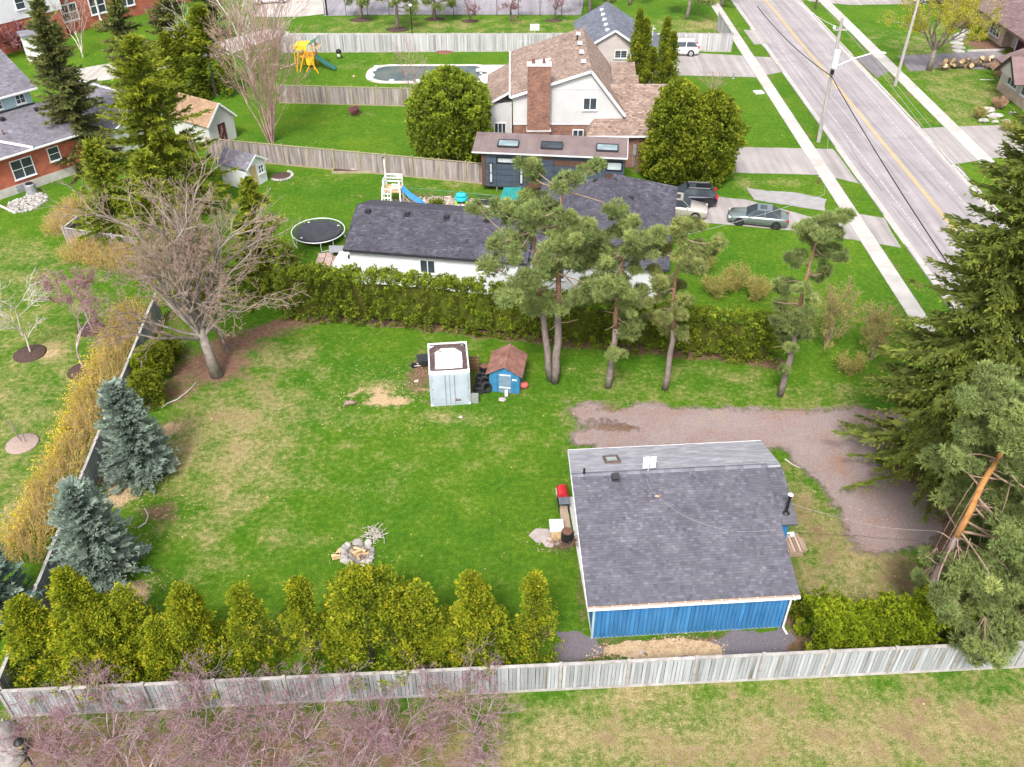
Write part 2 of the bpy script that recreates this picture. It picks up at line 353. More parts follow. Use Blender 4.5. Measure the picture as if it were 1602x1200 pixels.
M['glass_pale'] = glassmat('blind_behind_glass', (0.30, 0.34, 0.35), 0.15)
M['glass_sky'] = glassmat('skylight_glass', (0.17, 0.22, 0.235), 0.05)
def asphalt(name, c1, c2, crack=0.0):
    k = NT(name); vec = k.coord('Object'); col = k.ramp(k.noise(vec, 0.35, 6), [(0.3, c1), (0.7, c2)])
    st = k.coord('Object', (1.6, 0.05, 1)); col = k.mix(1.0, col, k.ramp(k.noise(st, 1.0, 3), [(0.3, (0.78,) * 3), (0.7, (1.16,) * 3)]), 'MULTIPLY')
    col = k.mix(1.0, col, k.ramp(k.noise(vec, 60, 2), [(0.3, (0.85,) * 3), (0.7, (1.15,) * 3)]), 'MULTIPLY')
    if crack:
        vo = k.n('ShaderNodeTexVoronoi', feature='DISTANCE_TO_EDGE'); vo.inputs['Scale'].default_value = 0.16
        wv = k.mix(0.12, vec, k.n('ShaderNodeTexNoise').outputs[1]); k.l(wv, vo.inputs['Vector'])
        cr = k.math('SUBTRACT', 1.0, k.step(vo.outputs[0], 0.0, 0.012))
        col = k.mix(k.math('MULTIPLY', cr, crack), col, (0.14, 0.125, 0.125))
    k.base(col); k.b.inputs['Roughness'].default_value = 0.92; k.b.inputs['Specular IOR Level'].default_value = 0.2
    k.bump(k.noise(vec, 45, 3), 0.2, 0.02); return k.m
M['road'] = asphalt('road_asphalt', (0.27, 0.243, 0.252), (0.34, 0.31, 0.318), 0.0)
M['drive'] = asphalt('worn_drive_asphalt', (0.285, 0.258, 0.25), (0.365, 0.335, 0.325), 0.0)
M['drive_pale'] = asphalt('pale_drive', (0.38, 0.35, 0.32), (0.47, 0.44, 0.41), 0.0)
M['drive_dark'] = asphalt('newer_drive_asphalt', (0.17, 0.155, 0.165), (0.23, 0.21, 0.22), 0.0)
def gravelmat():
    k = NT('driveway_gravel'); vec = k.coord('Object')
    col = k.ramp(k.noise(vec, 0.45, 6, 0.65), [(0.28, (0.26, 0.145, 0.100)), (0.42, (0.252, 0.184, 0.165)), (0.58, (0.262, 0.208, 0.200)), (0.75, (0.31, 0.220, 0.172))])
    vo = k.n('ShaderNodeTexVoronoi'); vo.inputs['Scale'].default_value = 16; k.l(vec, vo.inputs['Vector'])
    col = k.mix(1.0, col, k.ramp(vo.outputs['Color'], [(0.15, (0.84, 0.83, 0.83)), (0.85, (1.14, 1.13, 1.12))]), 'MULTIPLY')
    k.base(col); k.b.inputs['Roughness'].default_value = 0.95; k.bump(vo.outputs['Distance'], 0.12, 0.01); return k.m
M['gravel'] = gravelmat()
def lawnmat():
    k = NT('lawn'); vec = k.coord('Object'); cov = k.attr('cover'); sp = k.n('ShaderNodeSeparateColor'); k.l(cov.outputs['Color'], sp.inputs[0])
    big = k.noise(vec, 0.10, 4); med = k.noise(vec, 0.55, 6, 0.68); fin = k.noise(vec, 3.2, 6, 0.72); tiny = k.noise(vec, 14, 4, 0.75)
    g = k.ramp(fin, [(0.25, (0.038, 0.106, 0.007)), (0.5, (0.072, 0.172, 0.010)), (0.75, (0.150, 0.250, 0.020))])
    g = k.mix(1.0, g, k.ramp(med, [(0.3, (0.72, 0.86, 0.8)), (0.7, (1.3, 1.12, 1.2))]), 'MULTIPLY')
    g = k.mix(1.0, g, k.ramp(big, [(0.32, (0.80, 0.90, 0.9)), (0.68, (1.30, 1.08, 1.15))]), 'MULTIPLY')
    d = k.ramp(fin, [(0.25, (0.185, 0.155, 0.058)), (0.5, (0.325, 0.265, 0.122)), (0.78, (0.50, 0.41, 0.235))])
    # mask = cover + noise, thresholded: ragged patches
    nz = k.math('ADD', k.math('MULTIPLY', med, 0.62), k.math('MULTIPLY', k.math('ADD', fin, k.math('MULTIPLY', tiny, 0.5)), 0.36))
    def ragged(ch, lo, hi):
        return k.step(k.math('ADD', ch, k.math('MULTIPLY', k.math('SUBTRACT', nz, 0.58), 2.4)), lo, hi)
    col = k.mix(ragged(sp.outputs[0], 0.16, 0.92), g, d)
    dirt = k.ramp(fin, [(0.25, (0.115, 0.062, 0.042)), (0.55, (0.21, 0.125, 0.085)), (0.8, (0.33, 0.225, 0.165))])
    col = k.mix(ragged(sp.outputs[1], 0.30, 0.80), col, dirt)
    chips = k.ramp(tiny, [(0.3, (0.30, 0.19, 0.10)), (0.55, (0.55, 0.39, 0.23)), (0.75, (0.72, 0.56, 0.38))])
    col = k.mix(ragged(sp.outputs[2], 0.38, 0.72), col, chips)
    gv = k.ramp(k.noise(vec, 0.45, 6, 0.65), [(0.28, (0.26, 0.145, 0.100)), (0.42, (0.252, 0.184, 0.165)), (0.58, (0.262, 0.208, 0.200)), (0.75, (0.31, 0.220, 0.172))])
    vg = k.n('ShaderNodeTexVoronoi'); vg.inputs['Scale'].default_value = 16; k.l(vec, vg.inputs['Vector'])
    gv = k.mix(1.0, gv, k.ramp(vg.outputs['Color'], [(0.15, (0.84, 0.83, 0.83)), (0.85, (1.14, 1.13, 1.12))]), 'MULTIPLY')
    col = k.mix(1.0, col, k.ramp(tiny, [(0.30, (0.52,) * 3), (0.70, (1.46,) * 3)]), 'MULTIPLY')
    col = k.mix(1.0, col, k.ramp(k.noise(vec, 42, 2, 0.6), [(0.3, (0.72,) * 3), (0.7, (1.28,) * 3)]), 'MULTIPLY')
    gm = ragged(cov.outputs['Alpha'], 0.32, 0.66); col = k.mix(gm, col, gv)
    # dandelions and pale litter
    vo = k.n('ShaderNodeTexVoronoi'); vo.inputs['Scale'].default_value = 1.1; k.l(vec, vo.inputs['Vector'])
    col = k.mix(k.math('MULTIPLY', k.math('LESS_THAN', vo.outputs['Distance'], 0.055), k.step(med, 0.5, 0.56)), col, (0.62, 0.52, 0.16))
    k.base(col); k.b.inputs['Roughness'].default_value = 0.9; k.b.inputs['Specular IOR Level'].default_value = 0.1
    k.bump(k.math('MULTIPLY', k.math('ADD', fin, tiny), k.math('SUBTRACT', 1.0, gm)), 0.7, 0.13); return k.m
M['lawn'] = lawnmat()
# foliage: tone 0 = old/inner growth colour, 1 = new growth
L = {}
L['spruce'] = leafmat('spruce_needles', [(0, (0.062, 0.080, 0.018)), (0.5, (0.130, 0.160, 0.030)), (1, (0.250, 0.265, 0.042))])
L['norway'] = leafmat('yellow_spruce_needles', [(0, (0.058, 0.078, 0.012)), (0.5, (0.165, 0.200, 0.018)), (1, (0.33, 0.34, 0.03))])
L['fir'] = leafmat('old_spruce_needles', [(0, (0.048, 0.052, 0.024)), (0.5, (0.110, 0.125, 0.042)), (1, (0.22, 0.225, 0.055))])
L['blue'] = leafmat('blue_spruce_needles', [(0, (0.12, 0.155, 0.125)), (0.5, (0.215, 0.265, 0.222)), (1, (0.31, 0.38, 0.32))])
L['blue_pale'] = leafmat('pale_blue_spruce_needles', [(0, (0.05, 0.085, 0.07)), (0.5, (0.14, 0.20, 0.17)), (1, (0.30, 0.35, 0.25))])
L['pine'] = leafmat('pine_needles', [(0, (0.085, 0.110, 0.038)), (0.5, (0.190, 0.235, 0.082)), (1, (0.330, 0.365, 0.120))])
L['pine_light'] = leafmat('light_pine_needles', [(0, (0.090, 0.108, 0.036)), (0.5, (0.205, 0.230, 0.080)), (1, (0.34, 0.355, 0.115))])
L['cedar'] = leafmat('cedar_sprays', [(0, (0.056, 0.074, 0.009)), (0.45, (0.158, 0.198, 0.012)), (0.8, (0.315, 0.305, 0.018)), (1, (0.47, 0.35, 0.028))])
L['cedar_hedge'] = leafmat('hedge_sprays', [(0, (0.068, 0.068, 0.014)), (0.5, (0.132, 0.182, 0.018)), (0.85, (0.255, 0.310, 0.025)), (1, (0.34, 0.27, 0.04))])
L['cedar_dark'] = leafmat('dark_cedar_sprays', [(0, (0.045, 0.062, 0.008)), (0.5, (0.130, 0.165, 0.014)), (1, (0.28, 0.29, 0.026))])
L['cedar_lush'] = leafmat('lush_cedar_sprays', [(0, (0.055, 0.085, 0.008)), (0.5, (0.160, 0.215, 0.011)), (1, (0.32, 0.34, 0.02))])
L['yellow'] = leafmat('budding_maple_leaves', [(0, (0.15, 0.16, 0.015)), (0.5, (0.29, 0.275, 0.018)), (1, (0.43, 0.37, 0.03))], transl=0.4)
L['bud_pink'] = leafmat('redbud_buds', [(0, (0.12, 0.045, 0.065)), (0.5, (0.215, 0.095, 0.125)), (1, (0.33, 0.185, 0.21))])
L['bud_tan'] = leafmat('tan_buds', [(0, (0.24, 0.15, 0.09)), (0.5, (0.36, 0.23, 0.15)), (1, (0.46, 0.30, 0.21))])
L['bud_green'] = leafmat('bronze_green_leaves', [(0, (0.14, 0.16, 0.05)), (0.5, (0.25, 0.25, 0.07)), (1, (0.38, 0.27, 0.09))], transl=0.4)
L['forsythia'] = leafmat('forsythia_bloom', [(0, (0.45, 0.33, 0.01)), (1, (0.80, 0.62, 0.015))])
L['purple'] = leafmat('purple_plum_buds', [(0, (0.10, 0.035, 0.045)), (0.5, (0.20, 0.085, 0.095)), (1, (0.30, 0.15, 0.15))])

# ================================================================ GROUND
GRAVEL = [(890, 634), (930, 627), (985, 631), (1060, 636), (1150, 638), (1240, 642), (1330, 639), (1450, 642), (1600, 642), (1700, 652), (1700, 700), (1560, 703), (1440, 698), (1385, 702), (1372, 718), (1400, 735), (1440, 760), (1470, 790), (1480, 820), (1470, 845), (1440, 860), (1385, 862), (1345, 862), (1325, 835), (1305, 800), (1285, 765), (1262, 740), (1225, 706), (1190, 700), (1050, 702), (930, 708), (890, 705), (886, 690), (900, 672)]
def ground():
    xs = np.concatenate([[-900, -400, -200, -120], np.arange(-80, 90.01, 0.7), [130, 220, 420, 900]])
    ys = np.concatenate([[-300, -60, -10, 8], np.arange(15, 60, 0.6), np.arange(60, 140.01, 1.0), [165, 220, 420, 1400]])
    X, Y = np.meshgrid(xs, ys); nx, ny = len(xs), len(ys)
    dry = np.zeros_like(X); dirt = np.zeros_like(X); chip = np.zeros_like(X); grav = np.zeros_like(X)
    def blob(arr, px, py, rx, ry, a, rot=0.0):
        c = at(px, py); dx, dy = X - c.x, Y - c.y
        u = dx * math.cos(rot) + dy * math.sin(rot); v = -dx * math.sin(rot) + dy * math.cos(rot)
        np.maximum(arr, a * np.exp(-((u / rx) ** 2 + (v / ry) ** 2) ** 1.3), out=arr)
    def stroke(arr, pts, r, a):
        P = [q if isinstance(q, Vector) else at(*q) for q in pts]; d = np.full_like(X, 1e9)
        for p, q in zip(P[:-1], P[1:]):
            e = q - p; t = np.clip(((X - p.x) * e.x + (Y - p.y) * e.y) / e.length_squared, 0, 1)
            d = np.minimum(d, np.hypot(X - p.x - t * e.x, Y - p.y - t * e.y))
        np.maximum(arr, a * np.exp(-(d / r) ** 3), out=arr)
    def area(arr, pts, a, soft=0.8):
        P = [at(*q) for q in pts]; ins = np.zeros(X.shape, bool); d = np.full_like(X, 1e9)
        for p, q in zip(P, P[1:] + P[:1]):
            c = ((p.y > Y) != (q.y > Y)) & (X < (q.x - p.x) * (Y - p.y) / (q.y - p.y + 1e-9) + p.x); ins ^= c
            e = q - p; t = np.clip(((X - p.x) * e.x + (Y - p.y) * e.y) / e.length_squared, 0, 1)
            d = np.minimum(d, np.hypot(X - p.x - t * e.x, Y - p.y - t * e.y))
        d = np.where(ins, -d, d); np.maximum(arr, a * np.clip(0.5 - d / (2 * soft), 0, 1), out=arr)
    # dried grass
    area(dry, [(225, 640), (300, 560), (520, 520), (860, 580), (880, 640), (870, 760), (640, 800), (420, 930), (250, 960)], .20, 3.0); area(dry, [(250, 640), (330, 590), (500, 590), (480, 740), (330, 880), (245, 760)], .66, 4.0); area(dry, [(-100, 340), (120, 380), (210, 480), (30, 860), (-200, 900)], .40, 2.0)
    area(dry, [(860, 560), (1230, 590), (1500, 600), (1450, 650), (900, 630)], .34, 1.2); area(dry, [(1225, 705), (1330, 840), (1440, 870), (1420, 950), (1240, 960)], .66, .6); area(dry, [(1380, 60), (1500, 20), (1560, 150), (1560, 200), (1480, 195)], .42, 2.0); area(dry, [(440, 60), (1130, 60), (1130, 24), (500, 28)], .34, 2.0)
    for b in [(300, 690, 3.6, 4.2, .62), (400, 620, 3.2, 3.0, .45), (370, 720, 3.0, 3.0, .42), (430, 560, 3.5, 2.2, .55), (330, 640, 2.2, 3.0, .45), (470, 720, 2.6, 2.2, .34),
              (560, 690, 2.5, 2, .28), (440, 850, 3, 2, .30), (620, 740, 2.5, 2.5, .22), (590, 610, 3.0, 1.2, .5), (700, 655, 2.2, .9, .55), (500, 640, 2.5, 1.6, .38), (780, 690, 3, 1.5, .25),
              (350, 820, 2.4, 2.4, .38), (700, 540, 4, 1.2, .3), (900, 660, 1.6, 1.2, .5), (1330, 860, 2.4, 6, .62), (1290, 740, 1.1, 3, .65), (1380, 930, 2.6, 1.6, .68), (1260, 640, 5, .9, .5), (1100, 580, 4, .9, .4),
              (1150, 590, 3, 1, .42), (1350, 620, 3.5, 1.0, .38), (960, 690, 3, .8, .6), (160, 650, 2.0, 3.2, .55), (70, 550, 2.2, 2.0, .75), (60, 640, 2.4, 2.6, .5), (30, 800, 1.0, 3.2, .75), (90, 440, 2, 1.4, .4), (40, 480, 1.8, 1.5, .3),
              (60, 720, 3, 2, .4), (140, 720, 1.6, 2.4, .4), (560, 180, 3.0, .7, .5), (590, 60, 10, 3, .35), (1100, 40, 5, 3, .65), (700, 40, 6, 2.4, .5), (1550, 145, 6, 3, .5), (1500, 190, 4, 3, .4), (1520, 225, 3, 2, .4), (1400, 60, 8, 5, .3), (700, 290, 5, 1.2, .42), (480, 280, 5, 2, .25),
              (1060, 260, 3, 2, .9), (1230, 285, 4, 1.2, .35), (560, 100, 4, 2, .3), (640, 85, 5, 1.5, .25), (380, 240, 4, 3, .35), (100, 20, 6, 6, .3), (1165, 290, 1.2, 2.5, .4)]: blob(dry, *b)
    area(dry, [(760, 1092), (1700, 1040), (1700, 1250), (700, 1250)], .72, 2.2); area(dirt, [(900, 1088), (1700, 1040), (1700, 1250), (880, 1250)], .36, 1.2)
    area(dry, [(-20, 1110), (800, 1092), (820, 1260), (-60, 1260)], .66, 1.6)
    for b in [(1500, 1130, 3, 1.5, .85), (1180, 1140, 3, 1.2, .8), (1330, 1175, 4, 1.2, .82), (1000, 1090, 2, .8, .85), (820, 1130, 2, 1, .45)]: blob(dry, *b)
    for x in (1230, 1300, 1340, 1420): stroke(dry, [(x - 70, 60), (x + 60, 270)], .5, .3)
    # bare earth, needle litter
    stroke(dirt, [(330, 560), (440, 505), (520, 497), (640, 505), (800, 525), (1000, 545), (1215, 568)], .75, .95)
    blob(dirt, 330, 575, 3.2, 2.6, .9); blob(dirt, 270, 610, 2.2, 2.2, .72); blob(dirt, 360, 545, 2.5, 2.2, .85); blob(dirt, 420, 520, 2.4, 1.2, .8); blob(dirt, 300, 560, 4.6, 4.0, .52)
    blob(dirt, 655, 590, 1.1, 2.6, .85); blob(dirt, 745, 590, .7, 2.0, .75); blob(dirt, 795, 616, 1.0, .5, .8); blob(dirt, 690, 628, 1.4, .5, .55)
    blob(dirt, 255, 800, 1.4, 1.1, .8); blob(dirt, 240, 770, 1.6, .8, .55); blob(dirt, 1455, 770, 2.8, 4.2, 1.0); blob(dirt, 1520, 850, 3, 3.4, .95); blob(dirt, 1580, 960, 1.6, 2.0, .95); blob(dirt, 1420, 905, 2.0, 1.8, .62)
    area(dirt, [(1215, 715), (1290, 800), (1330, 860), (1300, 930), (1235, 900)], .46, .6); area(dirt, [(870, 1005), (1240, 985), (1240, 1030), (860, 1036)], .75, .35); blob(dirt, 1100, 640, 4, .5, .45); blob(dirt, 1245, 900, .5, 3.0, .6); blob(dirt, 905, 930, .45, 3.0, .62); blob(dirt, 1235, 960, .9, 1.2, .85)
    blob(dirt, 655, 185, 1.4, .6, .9); blob(dirt, 560, 180, 1.3, .45, .85); blob(dirt, 1070, 265, 2.6, 1.6, .42); blob(dirt, 1010, 265, 2.0, 1.0, .8); blob(dirt, 300, 500, 4.0, 6.0, .45)
    stroke(dirt, [(130, 560), (350, 545)], 1.6, .35); area(dirt, [(-20, 1115), (700, 1095), (760, 1260), (-20, 1260)], .5, 1.6); blob(dirt, 40, 1160, 2.4, 1.0, .8); area(dirt, [(60, 1125), (640, 1100), (740, 1125), (780, 1260), (0, 1260)], .66, 2.4)
    stroke(dirt, [(235, 560), (175, 760), (90, 920)], .8, .55); blob(dirt, 1545, 70, 3.2, 3.4, .9); blob(dirt, 560, 265, 1.8, .5, .4)
    blob(dirt, 555, 880, 1.0, .45, .8); blob(dirt, 695, 310, 9, 1.8, .5); blob(dirt, 1490, 75, .9, .6, .8); blob(dirt, 30, 320, 1.6, 1.2, .8)
    stroke(dirt, [(60, 1010), (860, 985)], .9, .55); stroke(dirt, [(1230, 1010), (1600, 1000)], .7, .8); blob(dirt, 865, 850, 1.2, .6, .6)
    for x_, a_ in ((27.6, .42), (29.1, .42), (30.9, .5), (41.0, .5), (43.25, .42), (45.0, .42)): stroke(dirt, [Vector((x_, 40, 0)), Vector((x_, 135, 0))], .28, a_)
    area(dirt, [(250, 640), (330, 560), (480, 540), (470, 640), (340, 760), (250, 740)], .30, 2.0)
    # gravel drive thinning out into the grass
    area(grav, GRAVEL, 1.0, .75); area(dirt, GRAVEL, .75, 1.3); area(dry, GRAVEL, .7, 2.2)
    for px, py, rx, ry, a in [(955, 636, .9, .45, .95), (945, 665, 1.5, .6, .8), (985, 668, .9, .4, .7), (900, 700, 1.0, .5, .6), (1395, 716, 1.2, .8, .5)]:
        c = at(px, py); grav[:] = grav * (1 - a * np.exp(-((X - c.x) / rx) ** 2 - ((Y - c.y) / ry) ** 2))
    # wood chips, sawdust, sandy soil
    blob(chip, 265, 672, .75, .75, .98); blob(chip, 188, 775, 1.0, 1.1, .95); blob(chip, 195, 935, 1.5, 1.1, .95); blob(chip, 170, 960, .9, .8, .9); blob(chip, 640, 625, .8, .5, .9)
    blob(chip, 545, 622, .8, .3, .85); blob(chip, 605, 629, 2.0, .75, .92); blob(chip, 585, 612, 1.6, .5, .55); blob(chip, 660, 612, .9, .3, .55); blob(chip, 560, 610, 1.5, .9, .35); blob(chip, 640, 600, 1.6, .9, .38); blob(chip, 530, 640, .4, .4, .5); blob(chip, 70, 555, 1.0, .7, .62); blob(chip, 30, 810, .5, 2.4, .65); blob(chip, 75, 697, .5, .4, .6); blob(chip, 250, 805, .9, .7, .45)
    blob(chip, 1540, 225, .8, .6, .6); blob(chip, 70, 360, .3, .2, .9); blob(chip, 55, 450, .5, .3, .7)
    V = np.stack([X, Y, np.zeros_like(X)], -1).reshape(-1, 3)
    i = np.arange((ny - 1) * nx).reshape(ny - 1, nx)[:, :-1].ravel()
    q = np.stack([i, i + 1, i + nx + 1, i + nx], 1).astype(np.int32)
    me = bpy.data.meshes.new('lawn'); me.vertices.add(len(V)); me.vertices.foreach_set('co', V.astype(np.float32).ravel())
    me.loops.add(q.size); me.loops.foreach_set('vertex_index', q.ravel()); me.polygons.add(len(q)); me.polygons.foreach_set('loop_start', np.arange(0, q.size, 4, dtype=np.int32))
    me.update(calc_edges=True); me.materials.append(M['lawn'])
    a = me.attributes.new('cover', 'FLOAT_COLOR', 'POINT')
    col = np.stack([dry, dirt, chip, grav], -1).astype(np.float32).reshape(-1, 4); a.data.foreach_set('color', col.ravel())
    tag(link('lawn_ground', me), kind='structure')
ground()

def ragged(pts, amp, step=0.3, seed=0, sharp=()):
    out = []
    for i in range(len(pts)):
        p, q = pts[i], pts[(i + 1) % len(pts)]; n = max(1, int((q - p).length / step)); d = (q - p).normalized(); nn = Vector((-d.y, d.x, 0))
        for k in range(n):
            c = p.lerp(q, k / n); a = 0 if i in sharp else amp
            out.append(c + nn * a * (noise.noise((c.x * .6 + seed, c.y * .6, 0)) * 1.4 + noise.noise((c.x * 2.6, c.y * 2.6 + seed, 3)) * .8))
    return out
def sheet(name, pts, z, m, amp=0.0, sharp=(), kind='structure', step=0.3):
    pts = [p if isinstance(p, Vector) else at(*p) for p in pts]
    if amp: pts = ragged(pts, amp, step, len(name), sharp)
    mb = MB(); tri = tessellate_polygon([[Vector((p.x, p.y, 0)) for p in pts]]); vs = [(p.x, p.y, z) for p in pts]; fs = []
    for t in tri:
        a, b, c = [Vector(vs[i]) for i in t]; fs.append(tuple(t) if (b - a).cross(c - a).z > 0 else tuple(reversed(t)))
    mb.add(vs, fs); return tag(mb.build(name, m), kind=kind)

# ---- the road runs away along +y: kerbs, lanes, sidewalks, boulevards
Y0, Y1 = 30.0, 260.0
RX0, RX1 = 31.15, 40.75
sheet('road', [Vector((RX0, Y0, 0)), Vector((RX1, Y0, 0)), Vector((RX1, Y1, 0)), Vector((RX0, Y1, 0))], .006, M['road'])
def strip(mb, x, w, y0, y1, z, tone=.5): mb.add([(x - w / 2, y0, z), (x + w / 2, y0, z), (x + w / 2, y1, z), (x - w / 2, y1, z)], [(0, 1, 2, 3)], tone)
mk = MB(); strip(mk, 35.88, .085, Y0, Y1, .011); strip(mk, 36.08, .085, Y0, Y1, .011); tag(mk.build('centre_line', M['yellow_line']), kind='structure')
mk = MB(); strip(mk, 32.95, .12, Y0, Y1, .011); strip(mk, 38.65, .12, Y0, Y1, .011); tag(mk.build('lane_line', M['white_line']), kind='structure')
mk = MB(); strip(mk, RX0 + .21, .42, Y0, Y1, .0085); strip(mk, RX1 - .21, .42, Y0, Y1, .0085); tag(mk.build('gutter_strip', M['kerb']), kind='structure')
tr = MB()
def crack(pts, wd):
    q = []
    for a, b in zip(pts[:-1], pts[1:]):
        n = max(2, int((b - a).length / 1.2))
        for k in range(n): 
            p = a.lerp(b, k / n); q.append(p + Vector((noise.noise(p * .9) * .18, noise.noise(p * .7 + Vector((9, 0, 0))) * .18, 0)))
    q.append(pts[-1])
    for a, b in zip(q[:-1], q[1:]):
        d = (b - a).normalized(); nn = Vector((-d.y, d.x, 0)) * wd / 2; z = Vector((0, 0, .0095))
        tr.add([a - nn + z, b - nn + z, b + nn + z, a + nn + z], [(0, 1, 2, 3)])
for pts in [[(1285, 138), (1380, 250), (1420, 300)], [(1335, 160), (1400, 230), (1470, 300)], [(1200, 65), (1260, 110)], [(1305, 208), (1345, 207), (1350, 205)], [(1200, 27), (1225, 25), (1270, 33)], [(1370, 215), (1430, 217)], [(1440, 268), (1462, 272)],
            [(1200, 98), (1300, 95)], [(1210, 45), (1290, 140)], [(1250, 60), (1360, 172)], [(1395, 320), (1450, 385)], [(1330, 240), (1372, 288)], [(1325, 222), (1350, 260), (1380, 300)]]:
    crack([at(*p) for p in pts], .05)
tag(tr.build('road_crack_seal', M['tar']), kind='structure')

# driveways across the boulevards (y ranges in metres) leave kerb cuts
LCUT = [(at(1180, 70).y - 1.0, at(1170, 47).y + 1), (at(1330, 290).y + 1.0, at(1310, 232).y + 0.2), (at(1400, 386).y + .3, at(1370, 338).y)]
RCUT = [(at(1380, 122).y - .5, at(1345, 88).y), (at(1520, 255).y - 1.0, at(1440, 200).y), (at(1290, 20).y, at(1262, 4).y)]
def kerb_runs(cuts, y0=Y0, y1=Y1):
    cuts = sorted((min(a, b), max(a, b)) for a, b in cuts); y = y0; out = []
    for a, b in cuts: out.append((y, a)); y = b
    out.append((y, y1)); return out
kb = MB()
for x, cuts in ((RX0 - .09, LCUT), (RX1 + .09, RCUT)):
    for a, b in kerb_runs(cuts):
        y = a
        while y < b:
            e = min(y + 3.0, b); kb.bx(x - .09, x + .09, y, e - .012, -.05, .12, R.random()); y = e
    for a, b in cuts: kb.bx(x - .09, x + .09, min(a, b), max(a, b) - .01, -.05, .03, .5)
tag(kb.build('kerb', M['kerb']), kind='structure')
def sidewalk(name, x0, x1, y0, y1):
    root = thing(name, None, None, (0, y0, 0)); tag(root, kind='structure')
    y = y0; n = 0; meshes = []
    for q in range(6):
        b = MB(); b.box((0, .75, -.03), (x1 - x0, 1.488, .16), 0, .1 + q * .16); meshes.append(b.mesh('slab', M['concrete_walk']))
    while y < y1:
        if y < 135: link('slab', meshes[R.randrange(6)], root, ((x0 + x1) / 2, y - y0, R.uniform(-.006, .006)))
        y += 1.5
    b = MB(); b.bx(x0, x1, 135 - y0 + 1, y1 - y0, -.1, .045); b.build('far_walk', M['concrete_walk'], root)
    return root
sidewalk('sidewalk', 27.72, 29.0, 38, 260)
sidewalk('sidewalk', 43.4, 44.85, 60, 260)

# ---- drives
sheet('driveway', [(1056, 82), (1105, 84), (1140, 86), (1212, 90), (1226, 112), (1186, 121), (1058, 118)], .012, M['drive'], .05)
sheet('driveway', [(1163, 47), (1186, 47), (1206, 68), (1180, 70)], .012, M['drive'], .04)
sheet('driveway', [(1146, 230), (1254, 232), (1303, 233), (1345, 288), (1290, 274), (1145, 270)], .012, M['drive'], .06)
sheet('driveway', [(1020, 298), (1165, 312), (1290, 345), (1345, 335), (1383, 341), (1410, 388), (1345, 377), (1240, 361), (1085, 347), (1000, 350)], .012, M['drive'], .06)
sheet('parking_pad', [(1168, 295), (1255, 303), (1292, 312), (1290, 330), (1180, 313)], .019, mat('packed_limestone', (.27, .255, .26), (.34, .325, .325), 1.5, .95, .5, 30), .12)
sheet('driveway', [(1404, 87), (1560, 80), (1582, 92), (1600, 112), (1470, 105), (1440, 111), (1424, 112)], .012, M['drive_dark'], .05)
sheet('driveway', [(1338, 90), (1372, 84), (1398, 108), (1372, 122)], .012, M['drive_dark'], .04)
sheet('driveway', [(1440, 201), (1493, 198), (1590, 195), (1700, 200), (1660, 262), (1565, 246), (1487, 258)], .012, M['drive'], .05)
sheet('driveway', [(1266, 2), (1330, 8), (1450, 6), (1440, -10), (1250, -8)], .012, M['drive'], .05)
sheet('gravel_driveway', [(1030, 651), (1100, 646), (1240, 650), (1340, 648), (1450, 650), (1600, 650), (1690, 660), (1690, 694), (1560, 695), (1440, 690), (1370, 695), (1352, 720), (1380, 745), (1415, 768), (1440, 792), (1452, 815), (1445, 835), (1425, 848), (1385, 853), (1352, 853), (1338, 832), (1318, 797), (1297, 762), (1272, 732), (1236, 698), (1180, 692), (1060, 694), (1015, 690)], .005, M['gravel'], .3, step=.22)
sheet('gravel_patch', [(870, 985), (905, 990), (925, 1003), (950, 1020), (925, 1034), (865, 1036)], .006, mat('dark_crushed_stone', (.115, .10, .115), (.20, .175, .19), 14, .95, .8, 30, spots=((.42, .33, .25), .16, 6)), .34, step=.15)
sheet('gravel_patch', [(1075, 1001), (1150, 990), (1225, 985), (1245, 1000), (1235, 1028), (1130, 1033), (1040, 1028)], .007, mat('dark_crushed_stone', (.115, .10, .115), (.20, .175, .19)), .36, step=.15)
sheet('school_yard', [(507, 25), (620, 23), (800, 23), (908, 24), (930, -60), (500, -60)], .010, asphalt('school_yard_asphalt', (.24, .222, .245), (.30, .28, .30)), .05)
sheet('parking_lot', [(395, 26), (425, 27), (470, 26), (507, 22), (510, -60), (430, -60), (415, 0)], .014, M['drive_pale'], .08)
sheet('footpath', [(438, 52), (900, 52), (1130, 52), (1128, 56.5), (900, 56.5), (440, 57)], .012, M['drive_pale'], .04)
sheet('lane', [(100, 112), (195, 95), (330, 68), (420, 45), (455, 50), (360, 85), (195, 122), (140, 128)], .012, M['drive_pale'], .08)
sheet('back_yard_gravel', [(600, 335), (605, 318), (660, 312), (700, 310), (790, 318), (830, 330), (830, 352), (600, 348)], .010, M['stone_pink'], .1)
def pebbles(name, pts, n, r, m, label=None):
    P = [at(*p) for p in pts]; x0, x1 = min(p.x for p in P), max(p.x for p in P); y0, y1 = min(p.y for p in P), max(p.y for p in P)
    mb = MB(); k = 0
    while k < n:
        x, y = R.uniform(x0, x1), R.uniform(y0, y1); ins = False
        for p, q in zip(P, P[1:] + P[:1]):
            if (p.y > y) != (q.y > y) and x < (q.x - p.x) * (y - p.y) / (q.y - p.y) + p.x: ins = not ins
        if not ins: continue
        s = r * R.uniform(.5, 1.3); mb.ball((x, y, s * .35), (s, s * R.uniform(.6, 1), s * .6), 5, 3, R.random(), jit=.2, rng=R); k += 1
    o = mb.build(name, m); return tag(o, label, kind='stuff')
pebbles('river_stone', [(600, 330), (610, 314), (660, 309), (700, 308), (790, 316), (825, 328), (825, 350), (600, 346)], 1500, .13, M['stone_pink'])
